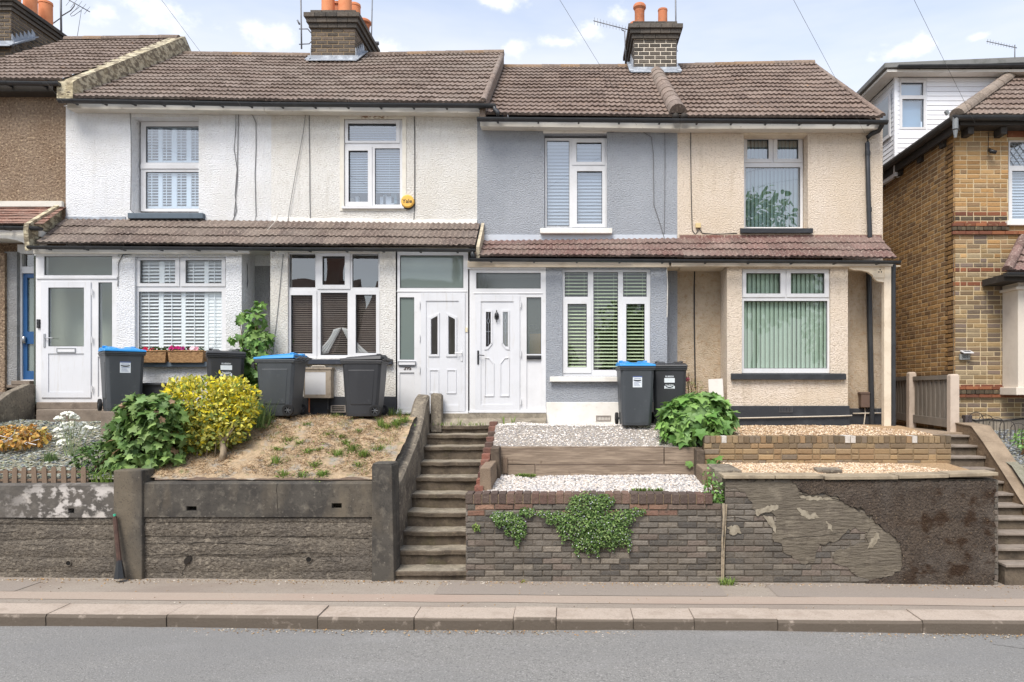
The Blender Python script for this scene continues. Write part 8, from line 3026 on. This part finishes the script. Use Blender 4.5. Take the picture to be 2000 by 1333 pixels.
def trailing(label, patches, n, seed):
    """campanula hanging down the wall: small leaves on a thin mat, starred with white bells"""
    rr = random.Random(seed)
    rt = empty('trailing_plant', P(patches[0][0], patches[0][1], YF))
    tag(rt, label, "trailing plant", "trailing plants on the brick wall")
    fol, flo = MB(), MB()
    tot = sum(p[2] * p[3] for p in patches)
    for cx_, cy_, rx_, ry_, dep in patches:
        for _ in range(int(n * rx_ * ry_ / tot)):
            a_, q = rr.uniform(0, 6.283), math.sqrt(rr.random()) * rr.uniform(.8, 1.1)
            x_, y_ = cx_ + rx_ * q * math.cos(a_), cy_ + ry_ * q * math.sin(a_)
            d = rr.uniform(.0, dep) * (1 - .7 * q)
            p = P(x_, y_, YF - .015 - d)
            if rr.random() < .10:
                leaf(flo, p + Vector((0, -.015, 0)), (rr.uniform(-1, 1), -1, rr.uniform(-.5, 1)), (0, -.3, 1), rr.uniform(.016, .026), SMALL, pick([rgb(232, 226, 240), rgb(244, 242, 246), rgb(206, 200, 226)], .05))
            else:
                leaf(fol, p, (rr.uniform(-1, 1), -.6, rr.uniform(-1, .4)), (rr.uniform(-.4, .4), -1, rr.uniform(0, 1)), rr.uniform(.022, .042), OVATE, pick([rgb(96, 128, 62), rgb(118, 148, 76), rgb(78, 106, 50), rgb(134, 156, 92), rgb(66, 90, 44)], .15))
    fol.build('foliage', M['leaf'], rt)
    flo.build('flower', M['leaf'], rt)
    return rt


trailing("large campanula with white flowers cascading down the brick wall", [(1148, 990, 42, 28, .12), (1140, 1025, 52, 34, .16), (1185, 1035, 46, 34, .15), (1150, 1058, 34, 20, .12), (1215, 1010, 26, 16, .08), (1240, 1000, 16, 9, .05), (1090, 1012, 26, 14, .07), (1062, 1003, 14, 8, .03), (1210, 1050, 22, 18, .08), (1175, 978, 26, 14, .06), (1128, 1074, 4, 15, .05), (1165, 1076, 5, 13, .05), (1100, 1048, 5, 17, .05), (1228, 1062, 5, 17, .05), (1196, 1068, 4, 14, .05), (1255, 998, 8, 4, .03), (1148, 1080, 3, 12, .04)], 5200, 4)
trailing("smaller campanula clump on the brick wall close to the steps", [(990, 1016, 26, 18, .09), (1012, 1030, 18, 22, .07), (1030, 1000, 18, 8, .05), (972, 1008, 14, 10, .05), (1012, 1055, 4, 13, .04), (990, 1038, 4, 10, .04)], 1300, 9)
mb = MB()
for _ in range(40):
    leaf(mb, P(929 + R.uniform(-5, 7), 1030 + R.uniform(-7, 7), YF - .02), unit() + Vector((0, -.5, 0)), (0, -1, .5), .03, OVATE, pick(GREENS))
tag(mb.build('weed', M['leaf']), "tiny green weed rooted in the brick wall near its left end", "weed")

# ------------------------------------------------------------------ overhead lines and what stands across the road
pole = Vector((-4.0, -1.6, 8.5))
up_ = empty('telegraph_pole', (pole.x, pole.y, -.1))
tag(up_, "tall wooden telegraph pole across the road", "pole")
mb = MB()
mb.tube([(pole.x, pole.y, -.2), (pole.x, pole.y, 9.0)], [.15, .11], 12)
mb.build('post', M['old_wood_v'], up_, smooth=True)
for e, lab in ((P(472, 209, 12.1), "overhead line reaching the white house's gutter"), (P(1248, 252, 12.45), "overhead line reaching the grey house"), (P(1690, 262, 12.42), "overhead line reaching the cream house's upper corner"), (P(1904, 240, 11.9), "overhead line crossing the dormer to the yellow brick house"), (P(128, 207, 12.1), "overhead line reaching the stepped gable at the left")):
    mb = MB()
    L_ = [pole.lerp(e, t / 12) - Vector((0, 0, .10 * math.sin(math.pi * t / 12))) for t in range(13)]
    mb.tube(L_, .0024, 5)
    tag(mb.build('overhead_cable', WIRE), lab, "cable", "overhead telephone lines")
sheet('pavement', M['pave'], lambda x, y: .05, -60, 60, -3.2, .3, 4, 2)


def opp_tree(x, y, h, r, n, seed):
    rt = empty('tree', (x, y, 0))
    tag(rt, "broad leafy tree on the far side of the road", "tree", "trees across the road")
    mb = MB()
    leaf_cloud(mb, [((x + R.uniform(-.4, .4) * r, y + R.uniform(-.3, .3) * r, h - r + R.uniform(-.5, .5) * r), (r * .62, r * .6, r * .62), n // 3) for _ in range(7)], .4, OVATE, G_FRESH + G_MAPLE[:3], lo=.3)
    mb.build('crown', M['leaf'], rt)
    mb = MB()
    mb.tube([(x, y, -.2), (x + .1, y, h * .35), (x, y, h * .7)], [.28, .2, .1], 8)
    mb.build('trunk', M['bark'], rt)


for t_ in ((3.2, -9.5, 7.4, 2.8, 1500, 1), (9.0, -11, 12.6, 3.6, 3000, 2), (14.5, -12, 9.0, 3.2, 1200, 3), (-1.5, -13, 5.4, 2.2, 800, 4)):
    opp_tree(*t_)
for xo, wd_ in ((-15.0, 6.2), (-7.6, 6.2)):
    oh = empty('opposite_house', (xo, -13, 0))
    tag(oh, "brick house with a red tiled roof on the far side of the road", "house", "houses across the road")
    mb = MB()
    mb.slab(xo - wd_ / 2, xo + wd_ / 2, -.2, 4.6, -20, -13)
    mb.add([(xo - wd_ / 2, -13, -.2), (xo + wd_ / 2, -13, -.2), (xo + wd_ / 2, -13, 4.6), (xo - wd_ / 2, -13, 4.6)], [(3, 2, 1, 0)])
    mb.build('wall', mat("red_brick_across_road", rgb(124, 102, 88), .9, [(6, rgb(100, 82, 70), .45, .7, .7)]), oh)
    mb = MB()
    mb.xprism([(-12.6, 4.5), (-16.5, 8.8), (-20.4, 4.5)], xo - wd_ / 2 - .2, xo + wd_ / 2 + .2, rgb(112, 93, 84))
    mb.box(xo + 1.6, xo + 2.4, -16.9, -16.0, 6.5, 10.2, rgb(128, 98, 84))
    mb.build('roof', M['tile'], oh)
    mb = MB()
    for k in (-1, 1):
        for z_ in (.7, 3.0):
            mb.box(xo + k * 1.6 - .6, xo + k * 1.6 + .6, -12.98, -12.9, z_, z_ + 1.3, (.9, .9, .9))
    mb.build('window', M['upvc'], oh)
mb = MB()
mb.box(-40, 40, -3.5, -3.2, -.1, 1.1)
tag(mb.build('boundary_wall', mat("brown_brick_boundary", rgb(130, 104, 84), .9, [(8, rgb(100, 78, 62), .45, .7, .7)])), "long brown boundary wall on the far side of the road", "wall")
